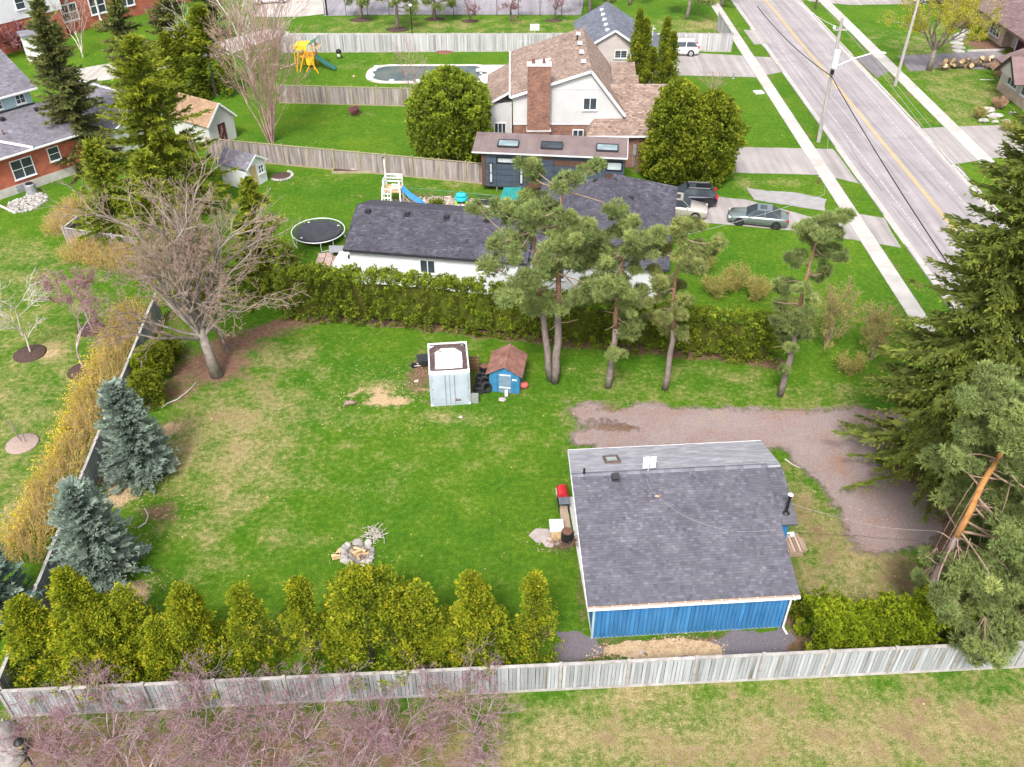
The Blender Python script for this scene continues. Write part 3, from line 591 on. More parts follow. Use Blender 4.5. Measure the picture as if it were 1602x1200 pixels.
pebbles('white_gravel', [(12, 318), (28, 312), (62, 302), (75, 306), (72, 318), (55, 327), (35, 334), (15, 331)], 420, .14, M['stone_white'])
pebbles('wood_chip_litter', [(930, 1008), (1010, 1000), (1060, 990), (1140, 1005), (1130, 1030), (1000, 1036), (910, 1034)], 420, .045, M['pale_chip'])
sheet('wood_chip_bed', [(945, 1010), (1000, 1003), (1060, 992), (1080, 1000), (1120, 1012), (1130, 1026), (1050, 1033), (980, 1032), (940, 1026)], .012, mat('sawdust', (.33, .22, .12), (.58, .43, .27), 3, .95, .5, 25, spots=((.15, .10, .07), .38, 3)), .28, step=.2)
# mulch rings under the park's young trees
MULCH = [(47, 553, 1.05), (132, 580, 1.05), (143, 515, .95), (35, 694, .95)]
for i, (x, y, r) in enumerate(MULCH):
    c = at(x, y); mb = MB(); mb.lathe((0, 0, 0), [(r, 0), (r * .9, .05), (r * .5, .11), (.02, .13)], 22, .5)
    tag(mb.build('mulch_bed', M['mulch'] if i < 3 else mat('greyed_mulch', (.26, .19, .16), (.40, .31, .27), 12, .95, .8, 30), None, c, True), kind='structure')
for x, y, rx, ry in [(565, 31, 1.5, 1.1), (622, 46, 1.5, 1.2), (680, 30, 1.4, 1.0), (735, 33, 1.2, .8), (866, 32, 1.2, .8)]:
    c = at(x, y); mb = MB(); mb.lathe((0, 0, 0), [(rx, 0), (rx * .8, .06), (.02, .1)], 18, .5, sy=ry / rx); tag(mb.build('mulch_bed', M['mulch'], None, c, True), kind='structure')

# small litter on the lawn: fallen twigs, chips and leaves nobody could count
mb = MB()
for (px, py, rr, n) in [(560, 600, 3.5, 120), (600, 640, 3.5, 140), (640, 600, 2.5, 90), (250, 810, 2.2, 110), (210, 930, 2.2, 160), (265, 672, 1.0, 60), (190, 775, 1.4, 90), (1030, 1015, 3.0, 120), (1300, 800, 3.0, 60), (860, 845, 1.3, 60), (560, 870, 1.5, 40), (500, 560, 5, 50), (1150, 1120, 7, 120), (320, 700, 6, 60), (700, 750, 9, 60), (1480, 150, 5, 50)]:
    c = at(px, py)
    for k in range(n):
        a = R.uniform(0, 2 * PI); r = rr * math.sqrt(R.random()); p = c + Vector((r * math.cos(a), r * .8 * math.sin(a), .015)); b = R.uniform(0, PI); l = R.uniform(.03, .13)
        mb.beam(p, p + Vector((math.cos(b) * l, math.sin(b) * l, R.uniform(0, .03))), R.uniform(.015, .035), .015, R.random() * .8)
tag(mb.build('wood_chip_scatter', M['pale_chip']), kind='stuff')

# ================================================================ FENCES
def fence(label, p0, p1, h, pitch, bay, bmat, rmat, parts, group=None, cap=True, base=True, name='board_fence', front=1, postproud=.05, posth=.12):
    """boards hang on the side 'front' of the rails; posts every bay"""
    p0 = Vector((p0.x, p0.y, 0)); p1 = Vector((p1.x, p1.y, 0)); d = p1 - p0; Ln = d.length; rz = math.atan2(d.y, d.x)
    root = thing(name, label, 'fence', p0, rz, group); f = -front
    n = int(Ln / pitch); ms = []
    if parts:
        for q in range(8):
            b = MB(); b.box((0, 0, h / 2 + .02), (pitch * .90, .022, h - .10), 0, q / 7); ms.append(b.mesh('board', bmat))
    jb = MB()
    for k in range(n):
        x = (k + .5) * Ln / n; dz = R.uniform(-.015, .012); dy = f * (.035 + R.uniform(0, .012))
        if parts: link('board', ms[min(7, max(0, int(R.gauss(4.3, 2))))], root, (x, dy, dz), (0, R.uniform(-.008, .008), R.uniform(-.03, .03)))
        else: jb.box((x, dy, h / 2 + dz), (pitch * .92, .02, h - .12), R.uniform(-.03, .03), min(1, max(0, R.gauss(.55, .25))))
    if not parts: tag(jb.build('board', bmat, root), kind='stuff')
    nb = max(1, round(Ln / bay))
    for k in range(nb + 1):
        x = k * Ln / nb; b = MB(); b.bx(-.06, .06, -.06, .06, 0, h + posth, R.uniform(.3, .7)); b.bx(-.075, .075, -.075, .075, h + posth + .001, h + posth + .03, .6)
        b.build('post', rmat, root, (x, f * postproud, 0))
    for k in range(nb):
        x0, x1 = k * Ln / nb + .065, (k + 1) * Ln / nb - .065
        if cap: b = MB(); b.bx(x0, x1, -.075, .075, h + .004, h + .04, R.uniform(.4, .9)); b.build('cap_rail', rmat, root, (0, f * .02, 0))
        for za in (.22, h - .25): b = MB(); b.bx(x0, x1, -.045, .0, za, za + .09, R.random()); b.build('rail', rmat, root, (0, (.04 if front > 0 else 0), 0))
        if base: b = MB(); b.bx(x0, x1, -.02, .02, .0, .13, R.uniform(.5, .9)); b.build('kick_board', rmat, root, (0, f * .085, 0))
    return root
fa, fb, fc = at(22, 1119), at(890, 1082), at(1602, 1042)
fence('long silvered board fence with capped bays across the bottom of the yard', fa, fb + (fc - fb) * 1.12, 1.78, .165, 2.85, M['fence_grey'], M['fence_rail'], True)
la, lb = fa + Vector((-.25, .35, 0)), at(252, 497)
fence('weathered grey board fence between the yellow shrubs and the blue spruces', la, lb, 1.85, .15, 2.6, M['fence_grey'], M['fence_rail'], True, front=1, base=False)
fence('brown board fence behind the white playset and the dark tiny house', at(330, 247), at(772, 289), 1.9, .14, 2.45, M['fence_mid'], M['fence_mid_rail'], False)
fence('board fence in front of the covered swimming pool', at(438, 161), at(785, 170), 1.9, .14, 2.6, M['fence_mid'], M['fence_mid_rail'], False, posth=.2)
fence('pale board fence along the far side of the swimming pool yard', at(440, 82), at(903, 80), 2.1, .15, 2.9, M['fence_far'], M['fence_rail'], False)
fence('pale board fence behind the white sport utility vehicle', at(1030, 79), at(1143, 81), 2.1, .15, 2.9, M['fence_far'], M['fence_rail'], False)
fence('pale board fence beside the sidewalk at the far corner', at(1143, 81), at(1122, 46), 2.1, .15, 2.9, M['fence_far'], M['fence_rail'], False, front=-1)
ga, gb_ = at(108, 383), at(222, 400)
fence('short grey board fence behind the forsythia bank', ga, gb_, 1.5, .15, 2.4, M['fence_mid'], M['fence_rail'], False, base=False)
fence('grey board fence end beside the golden shrub', ga, at(132, 364), 1.5, .15, 2.4, M['fence_mid'], M['fence_rail'], False, base=False, front=-1)

# chain link: posts, rail, and the wire as crossing strands
def chain_link(label, p0, p1, h, bay, m, spacing=.18):
    d = p1 - p0; Ln = d.length; root = thing('chain_link_fence', label, 'fence', p0, math.atan2(d.y, d.x)); n = max(1, round(Ln / bay))
    for k in range(n + 1):
        b = MB(); b.tube([(0, 0, 0), (0, 0, h)], .035, 6); b.build('post', m, root, (k * Ln / n, 0, 0))
    b = MB(); b.tube([(0, 0, h), (Ln, 0, h)], .025, 5); b.tube([(0, 0, .05), (Ln, 0, .05)], .012, 4); b.build('rail', m, root)
    b = MB(); x = -h
    while x < Ln:
        for s in (1, -1):
            xa, xb = (x, x + h) if s > 0 else (x + h, x); za, zb = 0.05, h
            lo, hi = max(min(xa, xb), 0), min(max(xa, xb), Ln)
            if hi > lo:
                def zz(q): return za + (zb - za) * ((q - xa) / (xb - xa))
                b.beam((lo, .004 * s, zz(lo)), (hi, .004 * s, zz(hi)), .006, .006)
        x += spacing
    tag(b.build('wire_mesh', m, root), kind='stuff'); return root
chain_link('tall black chain link fence along the school yard', at(508, 24), at(912, 24), 2.6, 3.0, M['black'], .5)
chain_link('low green chain link fence behind the gravel play yard', at(642, 312), at(800, 327), 1.1, 3.0, M['green_plastic'], .25)

# ================================================================ BUILDING HELPERS
def shingles(mb, el, er, rr, rl, exposure=.143, tabw=.31, th=.022, var=.22, lift=.012, skip=None):
    """lay tabs in courses over the roof plane eave-left, eave-right, ridge-right, ridge-left; returns pieces for singling out"""
    el, er, rr, rl = [Vector(q) for q in (el, er, rr, rl)]
    n = (er - el).cross(rl - el).normalized()
    if n.length < .5: n = (er - el).cross(rr - el).normalized()
    if n.z < 0: n = -n
    up = n.cross((er - el).normalized()).normalized()
    if up.z < 0: up = -up
    Ls = max((rl - el).dot(up), (rr - el).dot(up)); rows = max(1, int(Ls / exposure)); e = Ls / rows
    def edge(a, b, t):
        da, db = (a - el).dot(up), (b - el).dot(up)
        return a.lerp(b, min(1, max(0, (t - da) / (db - da))) if abs(db - da) > 1e-6 else 0)
    xd = (er - el).normalized(); pieces = []
    for r in range(rows):
        a0, b0 = edge(el, rl, r * e), edge(er, rr, r * e); a1, b1 = edge(el, rl, (r + 1) * e), edge(er, rr, (r + 1) * e)
        L0, L1 = (a0 - el).dot(xd), (b0 - el).dot(xd); M0, M1 = (a1 - el).dot(xd), (b1 - el).dot(xd)
        x = min(L0, M0) - R.uniform(0, tabw)
        while x < max(L1, M1):
            w = tabw * R.uniform(.55, 1.35); x0, x1 = x + .003, x + w - .003; x += w
            def cl(q, lo, hi): return min(max(q, lo), hi)
            p = [el + xd * cl(x0, L0, L1) + up * r * e, el + xd * cl(x1, L0, L1) + up * r * e, el + xd * cl(x1, M0, M1) + up * (r + 1) * e, el + xd * cl(x0, M0, M1) + up * (r + 1) * e]
            if (p[1] - p[0]).length < .03 and (p[2] - p[3]).length < .03: continue
            tone = min(1, max(0, R.gauss(.38, var))); hi = th + lift * R.random()
            if R.random() < .2: tone = min(1, tone + R.uniform(.1, .34))
            pieces.append((p, n, hi, lift * .3, tone, r))
    for p, n_, hi, lo, tone, r in pieces:
        if skip and skip(r, p): continue
        t = [p[0] + n_ * hi, p[1] + n_ * hi, p[2] + n_ * lo, p[3] + n_ * lo]
        mb.add(t + [p[0], p[1]], [(0, 1, 2, 3), (4, 5, 1, 0)], tone)
    return pieces
def roof_plane(root, el, er, rr, rl, m, th=.14, name='roof', exposure=.143, tabw=.31, trim=None, lay=True, var=.12):
    pts = [Vector(q) for q in (el, er, rr, rl)]
    if (pts[2] - pts[3]).length < .01: pts = pts[:3]
    n = (pts[1] - pts[0]).cross(pts[2] - pts[0])
    if n.z < 0: pts = pts[::-1]
    mb = MB(); mb.slab(pts, th, .3); o = mb.build(name, trim or m, root)
    if lay:
        s = MB(); shingles(s, el, er, rr, rl, exposure, tabw, var=var); tag(s.build('shingle', m, o), kind='stuff')
    return o
def window(root, c, w, h, ax=0.0, frame=None, glass=None, mull=1, cross=0, fw=.07, depth=.10, name='window', sill=True):
    """c = centre on the wall face; ax = heading of the outward normal (0 faces -y of the parent)"""
    frame = frame or M['white']; glass = glass or M['glass']
    b = MB(); b.bx(-w / 2, w / 2, -depth / 2, depth / 2, -h / 2, -h / 2 + fw); b.bx(-w / 2, w / 2, -depth / 2, depth / 2, h / 2 - fw, h / 2)
    b.bx(-w / 2, -w / 2 + fw, -depth / 2, depth / 2, -h / 2 + fw, h / 2 - fw); b.bx(w / 2 - fw, w / 2, -depth / 2, depth / 2, -h / 2 + fw, h / 2 - fw)
    for k in range(mull): x = -w / 2 + w * (k + 1) / (mull + 1); b.bx(x - fw / 2.4, x + fw / 2.4, -depth / 2 + .01, depth / 2 - .012, -h / 2 + fw, h / 2 - fw)
    for k in range(cross): z = -h / 2 + h * (k + 1) / (cross + 1); b.bx(-w / 2 + fw, w / 2 - fw, -depth / 2 + .02, depth / 2 - .022, z - fw / 3, z + fw / 3)
    if sill: b.bx(-w / 2 - .06, w / 2 + .06, -depth / 2 - .05, depth / 2, -h / 2 - .06, -h / 2 - .002)
    o = b.build(name, frame, root, c); o.rotation_euler = (0, 0, ax)
    g = MB(); g.bx(-w / 2 + fw, w / 2 - fw, -.008, .008, -h / 2 + fw, h / 2 - fw); g.build('pane', glass, o, (0, .015, 0)); return o
def lap_wall(mb, x0, x1, y, z0, z1, course=.2, side=-1, ztop=None):
    """horizontal lap siding on the plane y, facing side; ztop(x) clips under a gable"""
    z = z0; k = 0
    while z < z1 - 1e-3:
        e = min(z + course, z1); tone = R.uniform(.3, .7); a, b = x0, x1
        if ztop:
            xs = [x0 + (x1 - x0) * i / 120 for i in range(121) if ztop(x0 + (x1 - x0) * i / 120) > e - course * .3]
            if not xs: break
            a, b = min(xs), max(xs)
        o = .025 * side
        mb.add([(a, y + o, z), (b, y + o, z), (b, y, e), (a, y, e)], [(0, 1, 2, 3)] if side < 0 else [(3, 2, 1, 0)], tone)
        mb.add([(a, y, z), (b, y, z), (b, y + o, z), (a, y + o, z)], [(0, 1, 2, 3)], tone); z = e
def box_vent(root, c, rz=0, s=.36, m=None, name='roof_vent'):
    b = MB(); b.box((0, 0, .02), (s * 1.2, s * 1.2, .03), 0); b.box((0, 0, .17), (s, s, .10), 0); b.box((0, 0, .085), (s * .7, s * .7, .09), 0)
    o = b.build(name, m or M['charcoal'], root, c); o.rotation_euler = (0, 0, rz); return o

# ================================================================ BLUE HOUSE in the yard
def blue_house():
    O = at(925, 1000); q = at(1222, 982); rz = math.atan2(q.y - O.y, q.x - O.x); Lx = (q - O).length
    root = thing('blue_cottage', 'low blue board cottage with grey shingle roof beside the gravel drive', 'house', O, rz)
    ca, sa = math.cos(rz), math.sin(rz)
    def loc(v): d = v - O; return Vector((d.x * ca + d.y * sa, -d.x * sa + d.y * ca, v.z))
    ze, zr, zb = 2.86, 4.76, 3.25                       # eave, ridge, rear eave
    ye, yr, yb = -.36, loc(at(1000, 738, zr)).y, loc(at(1000, 699, zb)).y
    xl = loc(at(918, 951, ze)).x; xr = loc(at(1246, 930, ze)).x
    xbl = loc(at(889, 704, zb)).x; xbr = loc(at(1190, 688, zb)).x; xrl = loc(at(895, 743, zr)).x; xrr = loc(at(1202, 727, zr)).x; xrr2 = loc(at(1219, 722, zr)).x
    xl = min(xl, xrl) ; xrl = xl = (xl + xrl) / 2; xr = xrr = (xr + xrr) / 2
    ybw = yb - .3
    # core walls
    zt = lambda y: ze - .12 + (zr - ze) * (y - ye) / (yr - ye) if y < yr else zr - .12 + (zb - zr) * (y - yr) / (yb - yr)
    b = MB()
    y0 = .06
    for x in (.06, Lx - .06):
        pass
    prof = [(y0, 0), (ybw, 0), (ybw, zt(ybw) - .06), (yr, zt(yr) - .06), (y0, zt(y0) - .06)]
    xw = lambda y: .06 + .042 * max(0, y)
    b.add([(xw(y), y, z) for y, z in prof] + [(Lx - .06, y, z) for y, z in prof], [(0, 1, 2, 3, 4), (9, 8, 7, 6, 5), (0, 5, 6, 1), (1, 6, 7, 2), (2, 7, 8, 3), (3, 8, 9, 4), (4, 9, 5, 0)], 0)  # core at its darkest tone: shade in the board gaps is painted on
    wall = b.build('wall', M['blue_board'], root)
    # vertical siding boards on the front, both ends
    nb = 46; ms = []
    for k in range(6):
        c = MB(); c.bx(-Lx / nb / 2 + .013, Lx / nb / 2 - .013, -.035, 0, 0, zt(0) + .0, k / 5); ms.append(c.mesh('siding_board', M['blue_board']))
    for k in range(nb): link('siding_board', ms[min(5, max(0, int(R.gauss(3, 1.5))))], wall, ((k + .5) * Lx / nb, .06 - R.uniform(0, .008), .03))
    for sx, x in ((-1, .06), (1, Lx - .06)):
        y = .08; i = 0
        while y < ybw - .05:
            e = min(y + .2, ybw - .01); z = min(zt(y), zt(e)) - .1; c = MB(); xx = x if sx > 0 else xw(y); c.bx(min(xx, xx + sx * .035), max(xx, xx + sx * .035), y + .005, e - .005, .03, z, R.random()); c.build('siding_board', M['blue_board'], wall); y += .2
    # footing
    c = MB(); c.bx(0.02, Lx - .02, .03, ybw + .03, -.05, .09); c.build('footing', M['concrete'], root)
    # front roof plane, singled shingles along the eave
    f = MB(); f.slab([(xl, ye, ze), (xr, ye, ze), (xr, yr, zr), (xl, yr, zr)], .13, .3); rf = f.build('roof', M['shingle'], root)
    e1, e2, e3, e4 = (xl, ye, ze), (xr, ye, ze), (xr, yr, zr), (xl, yr, zr)
    s = MB(); cnt = [0]; single = []
    st = R.getstate(); pcs = shingles(MB(), e1, e2, e3, e4, .138, .19, var=.10)
    for (p, n, hi, lo, tone, r) in pcs:
        if len(single) < 290: single.append((p, n, hi, lo, tone))
        else:
            s.add([p[0] + n * hi, p[1] + n * hi, p[2] + n * lo, p[3] + n * lo, p[0], p[1]], [(0, 1, 2, 3), (4, 5, 1, 0)], tone)
    tag(s.build('shingle', M['shingle'], rf), kind='stuff')
    for (p, n, hi, lo, tone) in single:
        c = MB(); o = p[0]; t = [q - o for q in p]
        c.hexa([q + n * .001 for q in t] + [t[0] + n * hi, t[1] + n * hi, t[2] + n * (lo + .002), t[3] + n * (lo + .002)], tone); c.build('shingle', M['shingle'], rf, o)
    # rear low slope plane
    b2 = MB(); b2.slab([(xbl, yb, zb), (xl, yr + .01, zr - .005), (xrr2, yr + .01, zr - .005), (xbr, yb, zb)], .12, .3)
    rr_ = b2.build('rear_roof', M['shingle_sheen'], root)
    s = MB(); shingles(s, (xbr, yb, zb), (xbl, yb, zb), (xl, yr + .03, zr), (xrr2, yr + .03, zr), .138, .30, var=.2, th=.012); tag(s.build('shingle', M['shingle_sheen'], rr_), kind='stuff')
    # ridge caps
    ms = []
    for k in range(4):
        c = MB(); w = .30; c.add([(-w / 2, -.15, -.045), (w / 2, -.15, -.045), (w / 2, 0, .03), (-w / 2, 0, .03), (w / 2, .15, -.045), (-w / 2, .15, -.045)], [(0, 1, 2, 3), (3, 2, 4, 5)], .45 + k * .15); ms.append(c.mesh('ridge_cap', M['shingle']))
    x = xl + .15
    while x < xr - .05: link('ridge_cap', ms[R.randrange(4)], rf, (x, yr, zr + .035)); x += .3
    # entry roof on the right, a step lower
    ex0, ex1 = xr + .004, xrr2 + .10; yy0 = loc(at(1242, 830, 3.3)).y; zz = lambda y: zr - .14 + (ze - zr) * (yr - y) / (yr - ye)
    f = MB(); f.slab([(ex0, yy0, zz(yy0)), (ex1, yy0, zz(yy0)), (ex1, yr, zz(yr)), (ex0, yr, zz(yr))], .12, .3); er = f.build('entry_roof', M['shingle'], root)
    s = MB(); shingles(s, (ex0, yy0, zz(yy0)), (ex1, yy0, zz(yy0)), (ex1, yr, zz(yr)), (ex0, yr, zz(yr)), .138, .19, var=.10); tag(s.build('shingle', M['shingle'], er), kind='stuff')
    c = MB(); c.bx(Lx - .02, ex1 - .25, yy0 + .3, yr - .2, 0.02, zz(yy0 + .3) - .16); c.build('entry_wall', M['blue_board'], root)
    # fascia, gutter, downspout, barge boards
    c = MB(); c.bx(xl, xr, ye - .03, ye - .004, ze - .17, ze - .02); c.build('fascia', M['wood'], root)
    g = MB(); g.bx(xl, xr, ye - .15, ye - .034, ze - .15, ze - .135); g.bx(xl, xr, ye - .165, ye - .15, ze - .15, ze - .07); g.bx(xl, xl + .015, ye - .15, ye - .034, ze - .135, ze - .03); g.bx(xr - .015, xr, ye - .15, ye - .034, ze - .135, ze - .03)
    go = g.build('gutter', M['white'], root)
    for k in range(12):
        c = MB(); c.bx(-.012, .012, ye - .15, ye + .03, ze - .030, ze - .018); c.build('gutter_hanger', M['white'], go, (xl + .3 + k * (xr - xl - .6) / 11, 0, 0))
    c = MB(); c.tube([(Lx + .02, ye - .09, ze - .15), (Lx + .02, ye - .05, ze - .3), (Lx + .02, -.10, ze - .5), (Lx + .02, -.10, .18), (Lx + .14, -.42, .06)], .05, 6); c.build('downspout', M['white'], root)
    for x, sx in ((xl, -1), (xr, 1)):
        c = MB()
        if sx < 0:
            c.beam((x - .015, ye, ze - .08), (x - .015, yr, zr - .08), .026, .16, up=(0, 0, 1)); c.beam((x - .015, yr, zr - .08), (xbl - .015, yb, zb - .08), .026, .16)
        else: c.beam((x + .013, ye, ze - .1), (x + .013, yy0 - .02, zz(yy0) + .04), .02, .12)
        c.build('barge_board', M['white'] if sx < 0 else M['shingle'], root)
    c = MB(); c.beam((xbl, yb + .02, zb - .05), (xbr, yb + .02, zb - .05), .03, .14); c.build('rear_fascia', M['white'], root)
    # corner trim
    c = MB(); c.bx(-.03, .07, -.01, .05, .03, zt(0) - .05); c.build('corner_trim', M['siding_blue'], root)
    # skylight
    zs = lambda y: zr + (zb - zr) * (y - yr) / (yb - yr)
    pc = loc(at(957, 721, 4.05)); y_, x_ = pc.y, pc.x; nrm = Vector((0, (zr - zb), (yb - yr))).normalized(); upv = Vector((0, yb - yr, zb - zr)).normalized(); Mx = Matrix((Vector((1, 0, 0)), upv, nrm)).transposed()
    c0 = Vector((x_, y_, zs(y_))) + nrm * .07
    def fr(dx, dy, sx, sy, sz=.14): return ((c0 + Vector((dx, 0, 0)) + upv * dy), (sx, sy, sz))
    c = MB()
    for a in (fr(0, -.42, .78, .11), fr(0, .42, .78, .11), fr(-.335, 0, .11, .73), fr(.335, 0, .11, .73)): c.box(a[0], a[1], M=Mx)
    sk = c.build('skylight', mat('brown_frame', (.10, .075, .065), (.15, .11, .10)), root); c = MB(); c.box(c0 + nrm * .0, (.56, .73, .02), M=Mx); c.build('pane', M['glass_pale'], sk)
    zf = lambda y: ze + (zr - ze) * (y - ye) / (yr - ye)
    pv = loc(at(962, 755, 4.4)); vo = box_vent(root, (pv.x, pv.y, zf(pv.y) + .03), 0, .34, M['charcoal']); vo.rotation_euler = (math.atan2(zr - ze, yr - ye), 0, 0)
    pv = loc(at(913, 750, 4.4)); c = MB(); c.tube([(0, 0, -.05), (0, 0, .34)], .05, 8); c.lathe((0, 0, -.05), [(.14, 0), (.06, .12)], 10); c.build('plumbing_stack', M['black'], root, (pv.x, pv.y, zf(pv.y)))
    pv = loc(at(1226, 815, 3.35)); zb0 = zz(pv.y); c = MB(); c.tube([(pv.x, pv.y, zb0 - .05), (pv.x, pv.y, zb0 + 1.15)], .075, 10); c.lathe((pv.x, pv.y, zb0 - .01), [(.2, 0), (.08, .1)], 12); st_ = c.build('stove_pipe', M['black'], root)
    c = MB(); c.lathe((pv.x, pv.y, zb0 + 1.16), [(.085, 0), (.14, .05), (.02, .16)], 10); c.build('pipe_cap', M['galv'], st_)
    pw = loc(at(1220, 831, 2.9)); c = MB(); c.tube([(pw.x - .1, pw.y, 2.75), (pw.x + .72, pw.y - .02, 2.72)], .045, 8); c.box((pw.x + .62, pw.y - .02, 2.66), (.2, .16, .16)); c.build('porch_light_arm', M['white'], root)
    # left side: window box strip under the barge
    window(root, (.08, 1.6, 1.25), 1.1, .9, -PI / 2, mull=1)
    c = MB(); c.bx(.16, .20, 4.2, 5.1, .05, 2.1); c.build('side_door', M['white'], root)
    return root, loc, (xl, xr, ye, yr, ze, zr, yb, zb, zf, rz, O)
BH, bloc, BD = blue_house()
def bworld(p): rz, O = BD[9], BD[10]; return Vector((O.x + p[0] * math.cos(rz) - p[1] * math.sin(rz), O.y + p[0] * math.sin(rz) + p[1] * math.cos(rz), p[2]))

# deck steps at the right end of the cottage
def deck():
    c = at(1240, 852, .35); root = thing('entry_step', 'small weathered wooden deck step at the right end of the blue cottage', 'deck', (c.x, c.y, 0), BD[9])
    for k in range(6):
        b = MB(); b.bx(-.064, .064, -.55, .55, .0, .035, R.random()); b.build('deck_board', M['wood'], root, (-.38 + k * .158, .05 if k < 5 else .2, .385))
    b = MB(); b.bx(-.44, .40, -.52, -.49, .02, .383, .3); b.bx(.38, .41, -.49, .6, .02, .383, .4); b.bx(-.44, .38, .57, .6, .02, .383, .4); b.build('skirt', M['wood'], root)
    for k in range(2):
        b = MB(); b.bx(-.14, .14, -.5, .35, 0, .03, R.random()); b.bx(-.12, .12, -.45, .3, -.17, -.005, .2); b.build('tread', M['wood'], root, (.58, .2, .18))
        break
deck()

# ================================================================ VEGETATION
def unit(a): return a / np.maximum(np.linalg.norm(a, axis=-1, keepdims=True), 1e-9)
class Leaf:
    """many leaf-sized faces joined into one crown"""
    def __init__(s): s.V = []; s.T = []; s.t = []; s.n = 0
    def tris(s, P, D, ln, wd, tone, spread=0.0, k=1, diamond=False):
        P = np.asarray(P, float).reshape(-1, 3); D = np.asarray(D, float).reshape(-1, 3); n = len(P)
        if n == 0: return
        ln = np.broadcast_to(np.asarray(ln, float), (n,)); wd = np.broadcast_to(np.asarray(wd, float), (n,)); tone = np.broadcast_to(np.asarray(tone, float), (n,))
        P = np.repeat(P, k, 0); D = np.repeat(D, k, 0); ln = np.repeat(ln, k) * NR.uniform(.7, 1.2, n * k); wd = np.repeat(wd, k); tone = np.clip(np.repeat(tone, k) + NR.normal(0, .08, n * k), 0, 1)
        if spread: D = unit(D + NR.normal(0, spread, D.shape))
        s2 = unit(np.cross(D, NR.normal(0, 1, D.shape)))
        tip = P + D * ln[:, None]
        if diamond:
            m = P + D * (ln * .5)[:, None]; V = np.stack([P, m + s2 * (wd / 2)[:, None], tip, m - s2 * (wd / 2)[:, None]], 1)
            b = np.arange(n * k)[:, None] * 4 + s.n; T = np.concatenate([b + [0, 1, 2], b + [0, 2, 3]], 1).reshape(-1, 3); tt = np.repeat(tone, 2)
        else:
            V = np.stack([P + s2 * (wd / 2)[:, None], P - s2 * (wd / 2)[:, None], tip], 1)
            b = np.arange(n * k)[:, None] * 3 + s.n; T = b + [0, 1, 2]; tt = tone
        s.V.append(V.reshape(-1, 3)); s.T.append(T); s.t.append(tt); s.n += V.shape[0] * V.shape[1]
    def mesh(s, name, m): return tri_mesh(name, np.concatenate(s.V), np.concatenate(s.T), np.concatenate(s.t), m)
    def build(s, name, m, parent=None, loc=(0, 0, 0)): return link(name, s.mesh(name, m), parent, loc)
def limbs(name, segs, m, parent=None, n=3, tone=None):
    """segs: rows of p0 p1 r0 r1 -> open tapered sticks as one mesh"""
    A = np.asarray(segs, float); p0, p1, r0, r1 = A[:, 0:3], A[:, 3:6], A[:, 6], A[:, 7]; N = len(A)
    d = unit(p1 - p0); u = np.where(np.abs(d[:, 2:3]) < .9, [[0, 0, 1.]], [[1., 0, 0]]); x = unit(np.cross(d, u)); y = np.cross(d, x)
    V = []
    for c, r in ((p0, r0), (p1, r1)):
        for k in range(n):
            a = 2 * PI * k / n; V.append(c + (x * math.cos(a) + y * math.sin(a)) * r[:, None])
    V = np.stack(V, 1).reshape(-1, 3); T = []; b = np.arange(N)[:, None] * 2 * n
    for k in range(n):
        j = (k + 1) % n; T.append(b + [k, n + k, n + j]); T.append(b + [k, n + j, j])
    T = np.stack(T, 1).reshape(-1, 3); t = np.repeat(NR.uniform(0.2, .9, N) if tone is None else np.asarray(tone), 2 * n)
    return link(name, tri_mesh(name, V, T, t, m), parent)
def trunk_mb(pts, rads, n=9, jit=.06):
    b = MB(); q = [Vector(p) + Vector((R.uniform(-jit, jit), R.uniform(-jit, jit), 0)) * (0 if i in (0,) else 1) for i, p in enumerate(pts)]
    b.tube(q, rads, n); return b

